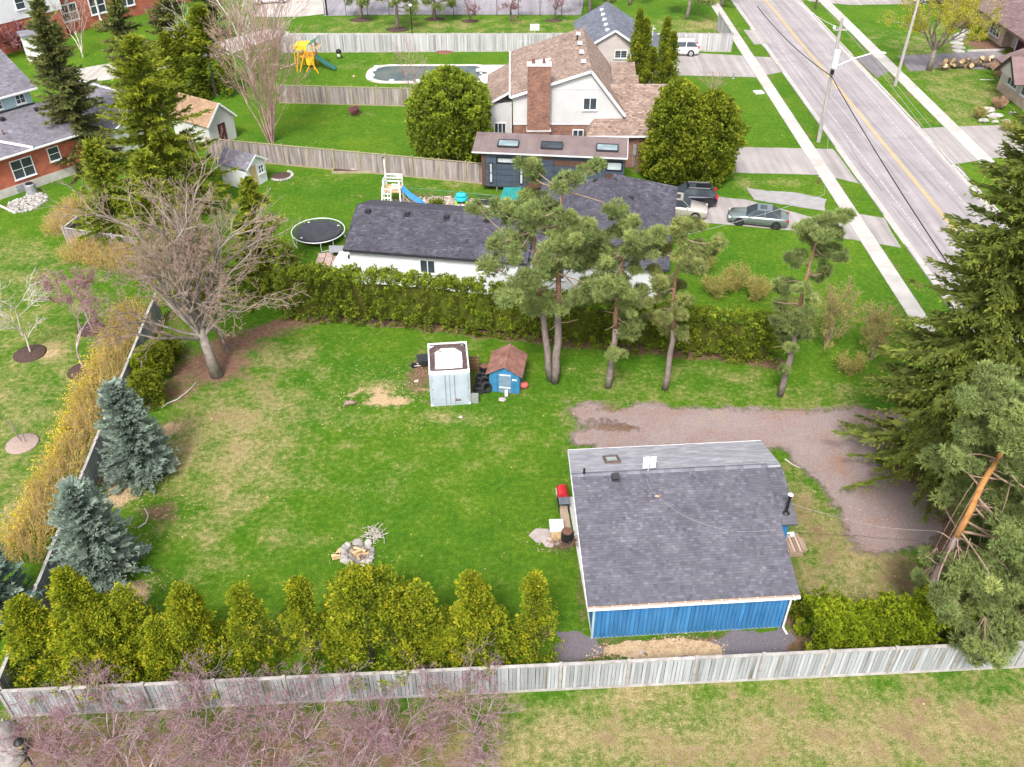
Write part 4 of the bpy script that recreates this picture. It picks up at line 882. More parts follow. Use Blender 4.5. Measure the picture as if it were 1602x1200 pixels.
def spruce(name, label, loc, h, r, leaf, step=.42, z0=.05, power=.85, droop=.25, dens=1.0, blade=(.20, .085), group=None, bark=None, lean=(0, 0), per=(5, 8), hang=.35, tipup=.25, rag=.18, cat='tree', k=2, twl=1.0, loose=.42, fill=1.0):
    root = thing(name, label, cat, loc, R.uniform(0, 6.28), group)
    pts = [(lean[0] * t * t, lean[1] * t * t, h * t) for t in (0, .25, .5, .75, .97)]
    trunk_mb(pts, [max(.03, h * .016 * (1 - t * .93)) for t in (0, .25, .5, .75, .97)]).build('trunk', bark or M['bark_dark'], root, smooth=True)
    lf = Leaf(); segs = []; P = []; D = []; LN = []; TN = []; PB = []; DB = []; WB = []; TB = []
    z = h * z0
    while z < h * .985:
        t = z / h; Lm = r * (1 - t) ** power + .10
        for b in range(R.randint(*per)):
            az = R.uniform(0, 2 * PI); Lb = Lm * R.uniform(1 - rag * 1.6, 1 + rag); zz = z + R.uniform(-.5, .5) * step
            el = -.12 + .62 * t ** 1.5 + R.uniform(-.1, .1); dirh = np.array([math.cos(az), math.sin(az), 0]); side = np.array([-math.sin(az), math.cos(az), 0])
            base = np.array([lean[0] * t * t, lean[1] * t * t, zz]); prev = base; ns = max(3, int(Lb / .35)); tone_b = R.gauss(.42, .14)
            for i in range(1, ns + 1):
                s = i / ns; q = base + dirh * Lb * s + np.array([0, 0, Lb * (math.tan(el) * s - droop * s * s + tipup * s ** 3)])
                if i > 1 or ns < 4: segs.append([*prev, *q, .022 * (1.2 - s) + .006, .022 * (1.05 - s) + .005])
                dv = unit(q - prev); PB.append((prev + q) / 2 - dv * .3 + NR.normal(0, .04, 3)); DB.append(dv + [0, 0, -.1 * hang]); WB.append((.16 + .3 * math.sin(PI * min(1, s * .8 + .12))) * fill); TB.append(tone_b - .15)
                if s > .12:
                    wl = twl * (.16 + .34 * math.sin(PI * min(1, s * .8 + .12))) * min(1, .35 + Lb * .28)
                    for sg in (-1, 1):
                        tw = unit(dv * .75 + side * sg * R.uniform(.5, 1.0) + np.array([0, 0, -hang * R.uniform(.3, 1.2)]))
                        m = max(2, int(wl / .13))
                        for j in range(m):
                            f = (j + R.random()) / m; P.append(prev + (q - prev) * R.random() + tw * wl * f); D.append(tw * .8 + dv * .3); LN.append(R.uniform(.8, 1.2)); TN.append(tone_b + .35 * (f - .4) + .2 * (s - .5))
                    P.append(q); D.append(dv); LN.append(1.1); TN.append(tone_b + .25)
                prev = q
        z += step * R.uniform(.7, 1.2) * (1 - .35 * t)
    for q in range(10): P.append(np.array([lean[0], lean[1], h * (.95 + .05 * q / 10)])); D.append(np.array([R.uniform(-.5, .5), R.uniform(-.5, .5), 1])); LN.append(1); TN.append(.7)
    P = np.array(P); D = unit(np.array(D)); LN = np.array(LN); TN = np.array(TN)
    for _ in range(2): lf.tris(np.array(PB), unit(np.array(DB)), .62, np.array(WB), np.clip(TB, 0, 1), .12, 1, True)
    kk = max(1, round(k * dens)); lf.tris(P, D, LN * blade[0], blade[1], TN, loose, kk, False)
    tag(limbs('branch', segs, bark or M['bark_dark'], root), kind='stuff'); lf.build('foliage', L[leaf], root); return root

def pine(name, label, loc, h, clumps, leaf='pine', stems=None, barks=None, tufts=46, blade=(.24, .036), group=None, k=7, rz=0.0, dead=(), lowest=0.0):
    """stems: lists of points with radii; clumps: (stem, height fraction, azimuth deg, reach, lift, size)"""
    root = thing(name, label, 'tree', loc, rz, group); S_ = []
    for si, (pts, rads) in enumerate(stems):
        P = [Vector(p) for p in pts]; Q = []; rr = []
        for i in range(len(P) - 1):
            for j in range(4):
                f = j / 4; Q.append(P[i].lerp(P[i + 1], f) + (Vector((R.uniform(-.05, .05), R.uniform(-.05, .05), 0)) if i + j else Vector())); rr.append(rads[i] + (rads[i + 1] - rads[i]) * f)
        Q.append(P[-1]); rr.append(rads[-1]); S_.append((Q, rr)); cut = int(len(Q) * .42)
        MB().tube(Q[:cut + 1], rr[:cut + 1], 9).build('trunk', barks[0], root, smooth=True)
        o = MB().tube(Q[cut:], rr[cut:], 9).build('upper_trunk', barks[1], root, smooth=True)
    segs = []; lf = Leaf(); P = []; D = []; TN = []
    for (si, t, azd, reach, lift, size) in clumps:
        if t < lowest: t2 = lowest + R.uniform(.0, .42); lift -= (t2 - t) * h; t = t2
        Q, rr = S_[si]; f = t * (len(Q) - 1); i = min(int(f), len(Q) - 2); b = np.array(Q[i].lerp(Q[i + 1], f - i)); az = math.radians(azd) - rz
        d = np.array([math.cos(az), math.sin(az), 0]); c = b + d * reach + np.array([0, 0, lift]); prev = b; n = 7; bend = NR.normal(0, .10 * reach, 3)
        for j in range(1, n + 1):
            s = j / n; q = b + (c - b) * np.array([s, s, s ** (2.2 if lift < -.6 else 1.2)]) + np.array([0, 0, -.10 * reach * math.sin(PI * s)]) + bend * math.sin(PI * s); r0 = .036 * (reach ** .5)
            if lift > -1.6 or (reach < 2 and s > .5): segs.append([*prev, *q, r0 * (1.1 - .8 * (j - 1) / n), r0 * (1.1 - .8 * s)])
            prev = q
        m = max(3, int(4 + size * 4))
        for _ in range(m):                                    # subclumps
            o = NR.normal(0, 1, 3); o /= max(1e-6, np.linalg.norm(o)); o *= NR.uniform(.35, 1.0); o *= np.array([1, 1, .55]) * size; sc = c + o; segs.append([*(c - (c - b) * .12), *sc, .018, .008])
            tn = np.clip(NR.normal(.45, .15) + .25 * o[2] / size, 0, 1); nt_ = int(tufts * NR.uniform(.6, 1.2)); rr_ = size * NR.uniform(.34, .52)
            v = unit(NR.normal(0, 1, (nt_, 3))); p = sc + v * np.array([1, 1, .7]) * rr_ * NR.uniform(.45, 1.0, (nt_, 1)); P.append(p); D.append(unit(v + [0, 0, .55])); TN.append(np.full(nt_, tn))
    for (si, t, azd, reach, lift) in dead:
        Q, rr = S_[si]; f = t * (len(Q) - 1); i = min(int(f), len(Q) - 2); b = np.array(Q[i].lerp(Q[i + 1], f - i)); az = math.radians(azd) - rz; prev = b; a = az
        for j in range(5):
            a += R.uniform(-.6, .6); q = prev + np.array([math.cos(a), math.sin(a), lift / reach + R.uniform(-.3, .3)]) * reach / 5; segs.append([*prev, *q, .05 - .008 * j, .042 - .008 * j]); prev = q
    lf.tris(np.concatenate(P), np.concatenate(D), blade[0], blade[1], np.concatenate(TN), .55, k, False)
    tag(limbs('branch', segs, mat('pine_limb', (.22, .145, .105), (.34, .235, .175), 5, .9, .4, 16), root, 4), kind='stuff'); lf.build('foliage', L[leaf], root); return root

def cedar_leaf(h, r, shape='cone', plumes=90, fans=34, seed=0, size=1.0, base=.03, gap=0.0, flat=1.0, blade=(.17, .085)):
    """upright sprays gathered into plumes over an uneven body; returns Leaf around the origin"""
    lf = Leaf(); PP = []; DD = []; TN = []; g = np.random.default_rng(seed + 11); rad = .27 * size
    def prof(t):
        if shape == 'cone': return (1 - t) ** .75 * (.75 + .35 * math.sin(PI * min(1, t * 1.4 + .15)))
        if shape == 'egg': return max(.02, (math.sin(PI * min(1, (t * .86 + .14))) ** .62))
        if shape == 'col': return max(.03, (1 - t ** 2.6) * (.72 + .28 * min(1, t * 4)))
        return max(.03, (1 - t ** 3.2) ** .7)
    lob = [(g.uniform(0, 6.28), g.uniform(.15, .9), g.uniform(-.32, .30)) for _ in range(14)]
    for q in range(plumes):
        t = base + (1 - base) * g.random() ** .85; az = g.uniform(0, 2 * PI); 
        if gap and g.random() < gap * (.4 + .6 * math.sin(az * 2 + t * 9) ** 2): continue
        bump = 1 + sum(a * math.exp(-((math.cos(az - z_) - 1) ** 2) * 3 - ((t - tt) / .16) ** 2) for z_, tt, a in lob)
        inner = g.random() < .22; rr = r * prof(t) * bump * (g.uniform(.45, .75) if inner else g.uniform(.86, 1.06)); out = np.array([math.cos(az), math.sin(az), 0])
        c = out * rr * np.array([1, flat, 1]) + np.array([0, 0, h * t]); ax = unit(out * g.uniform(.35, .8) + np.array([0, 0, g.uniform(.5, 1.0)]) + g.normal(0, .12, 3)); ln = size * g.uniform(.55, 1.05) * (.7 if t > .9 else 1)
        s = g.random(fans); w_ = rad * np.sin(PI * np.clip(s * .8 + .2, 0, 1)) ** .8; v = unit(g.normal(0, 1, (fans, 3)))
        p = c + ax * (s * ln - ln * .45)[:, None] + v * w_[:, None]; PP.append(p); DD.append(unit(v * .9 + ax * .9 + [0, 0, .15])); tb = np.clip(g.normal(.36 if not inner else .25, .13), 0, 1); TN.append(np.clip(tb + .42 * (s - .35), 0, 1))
    P = np.concatenate(PP); P[:, 2] = np.maximum(P[:, 2], .04); lf.tris(P, np.concatenate(DD), blade[0] * size ** .5, blade[1] * size ** .5, np.concatenate(TN), .35, 2, True); return lf
def cedar(name, label, loc, me, h, group=None, rz=None, bark=True, cat='tree', scale=1.0):
    root = thing(name, label, cat, loc, R.uniform(0, 6.28) if rz is None else rz, group); link('foliage', me, root); 
    trunk_mb([(0, 0, 0), (.03, 0, h * .5), (0, .02, h * .92)], [.11, .07, .02], 7).build('trunk', M['bark_dark'], root)
    root.scale = (scale,) * 3; return root

def branching(segs, tips, p, d, ln, rad, depth, ang=.5, shrink=.72, wander=.14, up=.06, fork=(2, 3), minr=.006, side=0.35, nseg=3, flat=1.0):
    """grow one limb and its forks into segs; tips collects the last points and headings"""
    for i in range(nseg):
        d = d + Vector((R.gauss(0, wander), R.gauss(0, wander), R.gauss(0, wander) * flat + up)); d.normalize(); q = p + d * (ln / nseg); r1 = max(minr * .8, rad * (1 - .3 * (i + 1) / nseg)); r0 = max(minr, rad * (1 - .3 * i / nseg))
        segs.append([*p, *q, r0, r1]); p = q
        if depth > 0 and i < nseg - 1 and R.random() < side:
            a = Vector((R.gauss(0, 1), R.gauss(0, 1), R.gauss(0, .6))); a = (a - d * a.dot(d)).normalized(); branching(segs, tips, p, (d + a * R.uniform(.6, 1.1)).normalized(), ln * shrink * .75, rad * .45, depth - 1, ang, shrink, wander, up, fork, minr, side, nseg, flat)
    if depth == 0: tips.append((*p, *d)); return
    for k in range(R.randint(*fork)):
        a = Vector((R.gauss(0, 1), R.gauss(0, 1), R.gauss(0, 1) * flat)); a = (a - d * a.dot(d)).normalized(); branching(segs, tips, p, (d + a * ang * R.uniform(.6, 1.4)).normalized(), ln * shrink * R.uniform(.8, 1.15), rad * .62, depth - 1, ang, shrink, wander, up, fork, minr, side, nseg, flat)
def bare_tree(name, label, loc, starts, m, twig_m=None, group=None, cat='tree', buds=None, bud=(.07, .05, 2, .5), depth=5, **kw):
    """starts: list of (point, direction, length, radius)"""
    root = thing(name, label, cat, loc, 0, group); segs = []; tips = []
    for p, d, ln, rad in starts: branching(segs, tips, Vector(p), Vector(d).normalized(), ln, rad, depth, **kw)
    A = np.array(segs); big = A[:, 6] > .045
    if big.any(): limbs('trunk', A[big], m, root, 7)
    limbs('twig', A[~big], twig_m or m, root, 3)
    if buds:
        off = bud[4] if len(bud) > 4 else .02; lf = Leaf(); sm = A[A[:, 6] < .03]; n = len(sm); kk = bud[2]; f = NR.random((n * kk, 1)); P = np.repeat(sm[:, 0:3], kk, 0) * (1 - f) + np.repeat(sm[:, 3:6], kk, 0) * f + NR.normal(0, off, (n * kk, 3))
        lf.tris(P, unit(NR.normal(0, 1, P.shape)), bud[0], bud[1], NR.uniform(.1, .95, len(P)), .2, 1, True); lf.build('blossom' if 'redbud' in name else 'bud', L[buds], root)
    return root

# ---- right: the big spruce and the orange-barked pine
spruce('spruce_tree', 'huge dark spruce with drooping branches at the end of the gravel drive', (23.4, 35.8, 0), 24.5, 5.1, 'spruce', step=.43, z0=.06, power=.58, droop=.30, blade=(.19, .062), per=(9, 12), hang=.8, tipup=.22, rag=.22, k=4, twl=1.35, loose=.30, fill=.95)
def fore_pine():
    b = at(1424, 985); h = 14.2
    st = [([(0, 0, 0), (.12, .1, 2.6), (.45, .3, 6), (.75, .5, 9), (1.05, .6, 11.5), (1.2, .7, h - .6)], [.20, .18, .155, .125, .095, .04])]
    cl = [(0, .97, 40, .5, .3, .9), (0, .95, 200, .9, .1, .8), (0, .9, 120, 1.6, .5, .95), (0, .88, 330, 1.9, .2, 1.0), (0, .85, 250, 1.5, .1, .85), (0, .80, 20, 2.4, .5, 1.1), (0, .78, 160, 1.4, .2, .75), (0, .76, 90, 2.0, .4, 1.0), (0, .72, 300, 2.3, -.1, 1.0),
          (0, .70, 185, 1.7, .2, .7), (0, .66, 50, 2.6, .2, 1.0), (0, .62, 350, 2.6, -.2, 1.1), (0, .58, 110, 2.2, -.1, .9), (0, .55, 290, 2.2, -.3, .9), (0, .5, 20, 3.0, -.3, 1.1), (0, .46, 330, 3.0, -.6, 1.1), (0, .42, 70, 2.8, -.6, 1.0), (0, .38, 345, 3.2, -1.0, 1.0),
          (0, .34, 300, 2.3, -1.0, .9), (0, .32, 10, 3.4, -1.0, .95), (0, .28, 280, 1.5, -.9, .7), (0, .27, 320, 3.0, -1.0, 1.0), (0, .24, 345, 3.8, -.8, 1.0), (0, .22, 30, 3.0, -.8, .9), (0, .2, 305, 2.6, -.9, .8), (0, .26, 255, 2.2, -1.1, .75), (0, .5, 60, 4.0, 0, 1.1), (0, .6, 20, 3.9, .3, 1.2), (0, .42, 10, 4.4, -.5, 1.2), (0, .3, 355, 4.6, -.8, 1.1), (0, .72, 40, 3.4, .6, 1.1), (0, .36, 318, 4.0, -.6, 1.1), (0, .52, 335, 1.6, -.2, .9), (0, .56, 20, 1.5, -.2, .9), (0, .64, 80, 1.4, 0, .9), (0, .46, 10, 2.0, -.4, 1.0), (0, .40, 300, 1.5, -.5, .85), (0, .36, 20, 2.1, -.6, 1.0), (0, .30, 330, 2.2, -.8, 1.0), (0, .26, 20, 2.4, -.8, .95), (0, .2, 335, 3.2, -.7, 1.0), (0, .18, 20, 2.0, -.6, .8), (0, .24, 190, .9, -.5, .55), (0, .16, 215, .8, -.3, .5), (0, .66, 330, 1.4, .1, .9), (0, .74, 60, 1.2, .3, .8), (0, .17, 280, 3.0, -.4, .8), (0, .2, 290, 3.6, -.5, .8), (0, .42, 285, 2.6, -.6, .8)]
    cl += [(s, min(.97, max(.1, t + R.uniform(-.06, .06))), a + R.uniform(-40, 40), r * R.uniform(.6, 1.1), l + R.uniform(-.5, .4), z * R.uniform(.8, 1.1)) for s, t, a, r, l, z in cl if R.random() < .62]
    dd = [(0, .62, 200, 1.0, .2), (0, .52, 30, 1.6, -.2), (0, .48, 350, 1.8, -.1), (0, .44, 10, 1.5, -.2), (0, .38, 170, .8, .3), (0, .33, 20, 1.4, -.3), (0, .3, 200, .9, .4), (0, .7, 200, 1.2, .5), (0, .22, 340, 1.8, -.4)]
    pine('pine_tree', 'tall pine with bare orange trunk leaning beside the right end of the cedar hedge', (b.x, b.y, 0), h, cl, 'pine', st, (M['pine_bark'], M['pine_orange']), tufts=74, blade=(.21, .05), k=6, dead=dd, lowest=.37)
fore_pine()
# ---- the four pines in the middle
def mid_pine(label, px, py, h, top, seeds, crown, stems=1, leaf='pine', r0=.24, spread=2.4, size=.95, n=34, low=.35, dead=7):
    b = at(px, py); st = []
    tp = aty(top[0], top[1], b.y); dx = tp.x - b.x; hh = tp.z
    st.append(([(0, 0, 0), (dx * .15 + .12, .1, hh * .3), (dx * .5 - .1, .0, hh * .6), (dx, 0, hh - .5)], [r0, r0 * .8, r0 * .52, .05]))
    if stems == 2: st.append(([(-.25, .25, 0), (-.75, .35, hh * .3), (-1.35, .5, hh * .58), (-1.6, .6, hh * .82)], [r0 * .9, r0 * .7, r0 * .42, .05]))
    R.seed(seeds); cl = []
    for i in range(n):
        t = low + (1 - low) * ((i + R.random()) / n) ** .62; e = crown(t) * spread; si = 0 if stems == 1 or R.random() < .62 else 1
        cl.append((si, min(.985, t), R.uniform(0, 360), e * R.uniform(.35, 1.05), e * R.uniform(-.28, .22) - (.5 if t < .55 else 0), size * R.uniform(.55, 1.0) * (.75 if t < .5 else 1)))
    cl.append((0, .985, 0, .1, .2, size * .8)); dd = [(0, R.uniform(.3, .7), R.uniform(0, 360), R.uniform(.7, 1.7), R.uniform(-.4, .6)) for _ in range(dead)]
    pine('pine_tree', label, (b.x, b.y, 0), hh, cl, leaf, st, (M['pine_bark'], mat('red_pine_bark', (.22, .115, .075), (.34, .19, .125), 5, .9, .5, 16)), tufts=56, blade=(.25, .046), dead=dd)
mid_pine('broad two stemmed pine just right of the small rusty roofed shed', 868, 598, 14, (880, 268), 3, lambda t: 1.15 if t > .55 else (.75 if t > .42 else .8), 2, 'pine', .27, 2.9, 1.1, 46, .40, 7)
mid_pine('twisted pine with an S shaped dead limb, second from the rusty shed', 951, 606, 12, (985, 338), 5, lambda t: 1.1 if t > .72 else .72, 1, 'pine', .22, 1.75, .88, 30, .26, 9)
mid_pine('pine with pale dead snags, third from the rusty shed', 1040, 609, 12, (1070, 338), 9, lambda t: 1.0 if t > .6 else .85, 1, 'pine_light', .2, 2.0, .8, 28, .36, 8)
mid_pine('slender orange stemmed pine near the end of the clipped hedge', 1220, 619, 13, (1290, 328), 12, lambda t: .95 if t > .5 else .6, 1, 'pine', .2, 1.55, .72, 30, .22, 8)

# ---- blue spruces along the left fence
spruce('blue_spruce', 'dense blue spruce with layered skirts between the two wood chip heaps', (-20.6, 36.2, 0), 6.3, 1.95, 'blue', step=.27, z0=.03, power=.58, droop=.02, blade=(.13, .05), per=(10, 14), hang=.05, tipup=.15, rag=.08, k=6)
spruce('blue_spruce', 'rounder blue spruce whose tip hides the fence top, above the golden cedars', (-19.9, 28.9, 0), 6.2, 2.1, 'blue', step=.27, z0=.03, power=.56, droop=.06, blade=(.13, .05), per=(10, 14), hang=.12, tipup=.18, rag=.14, k=6)
spruce('blue_spruce', 'pale yellowish blue spruce cut by the photograph edge beyond the fence', (-23.6, 26.2, 0), 5.4, 2.0, 'blue_pale', step=.30, z0=.03, power=.7, droop=.1, blade=(.17, .06), per=(7, 10), hang=.2, rag=.25, k=3)
# ---- the big conifers at the upper left
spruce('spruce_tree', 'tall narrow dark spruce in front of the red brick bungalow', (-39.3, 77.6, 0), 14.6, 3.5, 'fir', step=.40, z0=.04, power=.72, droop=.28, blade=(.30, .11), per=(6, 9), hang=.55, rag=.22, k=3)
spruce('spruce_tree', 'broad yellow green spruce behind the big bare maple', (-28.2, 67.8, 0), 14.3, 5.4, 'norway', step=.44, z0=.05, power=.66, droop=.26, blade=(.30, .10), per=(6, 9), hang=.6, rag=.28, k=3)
for (x, y, h, r, lf, lab) in [(-25.6, 58.5, 9.5, 3.4, 'norway', 'low yellowish spruce tucked behind the bare maple trunk'), (-31.0, 62.5, 8.5, 3.0, 'norway', 'middling yellow spruce at the edge of the park lawn by the golden shrub'), (-18.0, 56.3, 8.4, 3.1, 'norway', 'small green fir left of the clipped hedge end'), (-22.0, 53.6, 7.6, 2.7, 'norway', 'scrubby yellow conifer under the bare maple branches'), (-15.2, 52.9, 5.2, 1.3, 'spruce', 'narrow green fir touching the left end of the clipped hedge')]:
    spruce('fir_tree', lab, (x, y, 0), h, r, lf, step=.40, z0=.04, power=.75, blade=(.26, .10), per=(6, 8), hang=.4, rag=.25, k=2)
# ---- background conifers
for (px, py, h, r, lf, lab) in [(205, 100, 8.0, 2.6, 'fir', 'dull green spruce behind the yellow spruce top, by the far brick house'), (283, 100, 9.5, 3.2, 'fir', 'rounded grey green spruce at the bend of the pale lane'), (332, 60, 8, 2.6, 'fir', 'shaded spruce at the top edge behind the bare poplar')]:
    c = at(px, py); spruce('spruce_tree', lab, (c.x, c.y, 0), h, r, lf, step=.6, power=.6, blade=(.5, .2), per=(5, 7), rag=.25, k=2)
def far_pine(label, px, py, h, spread=2.4, low=.3, n=16, leaf='pine'):
    b = at(px, py); R.seed(px); st = [([(0, 0, 0), (.1, .1, h * .4), (.2, 0, h)], [.24, .18, .04])]
    cl = [(0, low + (1 - low) * (i + R.random()) / n, R.uniform(0, 360), spread * R.uniform(.4, 1) * (1.1 - .5 * i / n), R.uniform(-.3, .4), R.uniform(.7, 1.1)) for i in range(n)]
    pine('pine_tree', label, (b.x, b.y, 0), h, cl, leaf, st, (M['pine_bark'], M['pine_bark']), tufts=18, blade=(.42, .10), k=5)
far_pine('thin pine on the school lawn nearest the parking lot', 565, 30, 9); far_pine('pine on the school lawn over the path lamp', 622, 46, 10); far_pine('pine with heavy low boughs on the school lawn', 680, 31, 9, 3, .22, 18)
far_pine('pine rising behind the blue grey roof ridge', 922, 22, 9, 2.6, .3, 16, 'pine_light'); far_pine('spreading pine over the brown needle bed by the corner fence', 1075, 30, 8, 3.6, .38, 20, 'pine_light')
far_pine('pine at the top edge behind the corner fence', 1130, 10, 8, 2.6, .4, 12, 'pine_light'); far_pine('pine behind the blue grey roof, nearer the school yard', 985, 8, 8, 2.6, .4, 12, 'pine_light')

# ---- cedars
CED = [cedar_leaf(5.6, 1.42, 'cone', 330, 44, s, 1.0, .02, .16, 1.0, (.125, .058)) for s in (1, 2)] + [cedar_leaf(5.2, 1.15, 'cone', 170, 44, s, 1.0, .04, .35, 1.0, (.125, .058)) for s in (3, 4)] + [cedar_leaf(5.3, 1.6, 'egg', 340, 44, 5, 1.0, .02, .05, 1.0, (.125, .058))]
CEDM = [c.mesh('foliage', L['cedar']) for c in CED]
gg = 'golden cedars along the bottom fence'
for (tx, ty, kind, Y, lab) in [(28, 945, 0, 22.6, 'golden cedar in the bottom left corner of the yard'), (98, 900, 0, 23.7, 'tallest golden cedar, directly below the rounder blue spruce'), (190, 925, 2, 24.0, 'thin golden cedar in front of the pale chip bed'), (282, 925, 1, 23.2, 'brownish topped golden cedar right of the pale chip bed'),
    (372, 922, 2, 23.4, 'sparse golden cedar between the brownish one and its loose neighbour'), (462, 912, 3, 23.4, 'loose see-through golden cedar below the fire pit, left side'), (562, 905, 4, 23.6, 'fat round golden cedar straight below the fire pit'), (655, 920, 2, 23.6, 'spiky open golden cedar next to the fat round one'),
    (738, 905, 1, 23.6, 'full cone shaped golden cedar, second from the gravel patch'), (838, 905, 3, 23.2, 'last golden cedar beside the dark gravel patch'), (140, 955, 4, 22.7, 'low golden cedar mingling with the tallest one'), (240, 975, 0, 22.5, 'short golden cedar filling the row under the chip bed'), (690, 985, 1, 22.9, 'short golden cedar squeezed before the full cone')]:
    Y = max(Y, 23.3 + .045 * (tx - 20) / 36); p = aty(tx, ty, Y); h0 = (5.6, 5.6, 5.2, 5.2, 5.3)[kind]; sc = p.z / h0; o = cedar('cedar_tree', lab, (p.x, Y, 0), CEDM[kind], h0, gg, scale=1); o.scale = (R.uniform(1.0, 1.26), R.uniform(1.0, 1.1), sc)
    if kind in (3,) : o.scale.x *= .9
# right hand cedar hedge, one thing
def hedge(name, label, pts, h, w, leaf, n, size=.8, fans=26, top=None, blade=(.17, .085), tops=.25, trunks=True, under=.0):
    P = [Vector((p.x, p.y, 0)) for p in pts]; root = thing(name, label, 'hedge', P[0]); lf = Leaf(); PP = []; DD = []; TN = []; tot = sum((b - a).length for a, b in zip(P[:-1], P[1:])); g = np.random.default_rng(len(label)); NX = 64
    wob = g.uniform(-1, 1, 400); 
    for q in range(n):
        s = g.random() * tot; a = 0; rem = s
        while a < len(P) - 2 and rem > (P[a + 1] - P[a]).length: rem -= (P[a + 1] - P[a]).length; a += 1
        d = (P[a + 1] - P[a]).normalized(); c = P[a] + d * min(rem, (P[a + 1] - P[a]).length); nn = Vector((d.y, -d.x, 0)); hh = h(s / tot) if callable(h) else h
        i = int(s / .8) % 400; hh *= 1 + tops * .5 * wob[i] * (1 - abs((s / .8) % 1 - .5)); ww = w * (1 + .14 * wob[(i * 7) % 400])
        u = g.random(); per = 2 * hh + ww * 2; v = u * per
        if v < hh: off, z, out = ww / 2, v, nn
        elif v < hh + ww * 2: off, z, out = ww / 2 - (v - hh) / 2, hh, Vector((0, 0, 1))
        else: off, z, out = -ww / 2, per - v, -nn
        if z < under * hh and g.random() < .8: continue
        if g.random() < .2: off *= .5
        if s < .5 or s > tot - .5: out = (out + d * (1 if s > tot - .5 else -1)).normalized()
        c = np.array(c + nn * off * g.uniform(.8, 1.08) - P[0]) + np.array([0, 0, z]); o = np.array(out); ax = unit(o * .6 + np.array([0, 0, g.uniform(.5, 1.0)]) + g.normal(0, .15, 3)); ln = size * g.uniform(.5, 1.0)
        sp = g.random(fans); wv = .24 * size * np.sin(PI * np.clip(sp * .8 + .2, 0, 1)); vv = unit(g.normal(0, 1, (fans, 3))); PP.append(c + ax * (sp * ln - ln * .5)[:, None] + vv * wv[:, None]); DD.append(unit(vv * .9 + ax + [0, 0, .1])); TN.append(np.clip(g.normal(.34, .13) + .4 * (sp - .35), 0, 1))
    PP = np.concatenate(PP); PP[:, 2] = np.maximum(PP[:, 2], .05); lf.tris(PP, np.concatenate(DD), blade[0], blade[1], np.concatenate(TN), .35, 2, True); lf.build('foliage', L[leaf], root)
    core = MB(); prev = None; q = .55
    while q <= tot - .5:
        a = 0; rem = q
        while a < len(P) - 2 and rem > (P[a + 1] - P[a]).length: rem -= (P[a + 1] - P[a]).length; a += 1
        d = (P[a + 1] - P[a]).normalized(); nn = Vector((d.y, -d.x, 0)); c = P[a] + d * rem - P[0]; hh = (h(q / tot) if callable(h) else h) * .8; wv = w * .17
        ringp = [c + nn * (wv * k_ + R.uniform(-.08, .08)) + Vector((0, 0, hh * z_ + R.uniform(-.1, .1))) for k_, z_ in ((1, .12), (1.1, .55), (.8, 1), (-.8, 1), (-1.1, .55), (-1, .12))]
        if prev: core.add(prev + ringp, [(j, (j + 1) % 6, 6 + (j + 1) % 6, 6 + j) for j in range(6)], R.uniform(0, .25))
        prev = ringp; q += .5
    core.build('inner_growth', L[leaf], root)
    if trunks:
        b = []; k = 0; s = .3
        while s < tot:
            a = 0; rem = s
            while a < len(P) - 2 and rem > (P[a + 1] - P[a]).length: rem -= (P[a + 1] - P[a]).length; a += 1
            c = P[a] + (P[a + 1] - P[a]).normalized() * rem - P[0]; hh = h(s / tot) if callable(h) else h; b.append([c.x, c.y, 0, c.x + R.uniform(-.1, .1), c.y + R.uniform(-.1, .1), hh * .8, .06, .02]); s += .8
        tag(limbs('trunk', b, M['bark_dark'], root, 5), kind='stuff')
    return root
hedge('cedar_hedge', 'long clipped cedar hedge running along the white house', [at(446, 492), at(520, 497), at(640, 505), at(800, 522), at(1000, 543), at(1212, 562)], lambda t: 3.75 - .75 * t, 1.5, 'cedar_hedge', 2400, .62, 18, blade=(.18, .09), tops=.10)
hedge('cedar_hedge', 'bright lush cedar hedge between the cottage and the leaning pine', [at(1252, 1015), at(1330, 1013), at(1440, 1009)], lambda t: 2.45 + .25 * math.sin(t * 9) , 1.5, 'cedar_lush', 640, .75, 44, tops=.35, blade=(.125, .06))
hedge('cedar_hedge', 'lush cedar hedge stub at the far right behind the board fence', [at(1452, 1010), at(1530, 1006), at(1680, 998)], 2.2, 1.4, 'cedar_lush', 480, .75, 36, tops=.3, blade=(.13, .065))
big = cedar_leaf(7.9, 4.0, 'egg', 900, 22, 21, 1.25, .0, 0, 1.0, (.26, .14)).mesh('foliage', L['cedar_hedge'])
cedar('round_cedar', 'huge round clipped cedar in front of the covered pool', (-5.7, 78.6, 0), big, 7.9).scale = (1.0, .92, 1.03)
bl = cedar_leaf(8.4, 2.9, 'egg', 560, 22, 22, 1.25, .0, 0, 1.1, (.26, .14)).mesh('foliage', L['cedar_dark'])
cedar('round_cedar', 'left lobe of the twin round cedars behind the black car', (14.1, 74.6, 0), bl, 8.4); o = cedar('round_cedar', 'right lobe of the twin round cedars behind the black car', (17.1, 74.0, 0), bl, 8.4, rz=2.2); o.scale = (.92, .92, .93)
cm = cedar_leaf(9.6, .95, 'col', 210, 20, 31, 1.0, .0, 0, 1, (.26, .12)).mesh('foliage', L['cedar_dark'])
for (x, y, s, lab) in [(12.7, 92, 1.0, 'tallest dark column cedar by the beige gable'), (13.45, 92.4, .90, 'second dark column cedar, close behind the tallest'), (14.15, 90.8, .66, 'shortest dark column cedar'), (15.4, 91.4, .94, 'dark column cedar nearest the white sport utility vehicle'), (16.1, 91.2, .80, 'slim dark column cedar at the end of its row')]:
    cedar('column_cedar', lab, (x, y, 0), cm, 9.6, 'dark column cedars by the beige gable', scale=s).scale = (.80, .80, s)
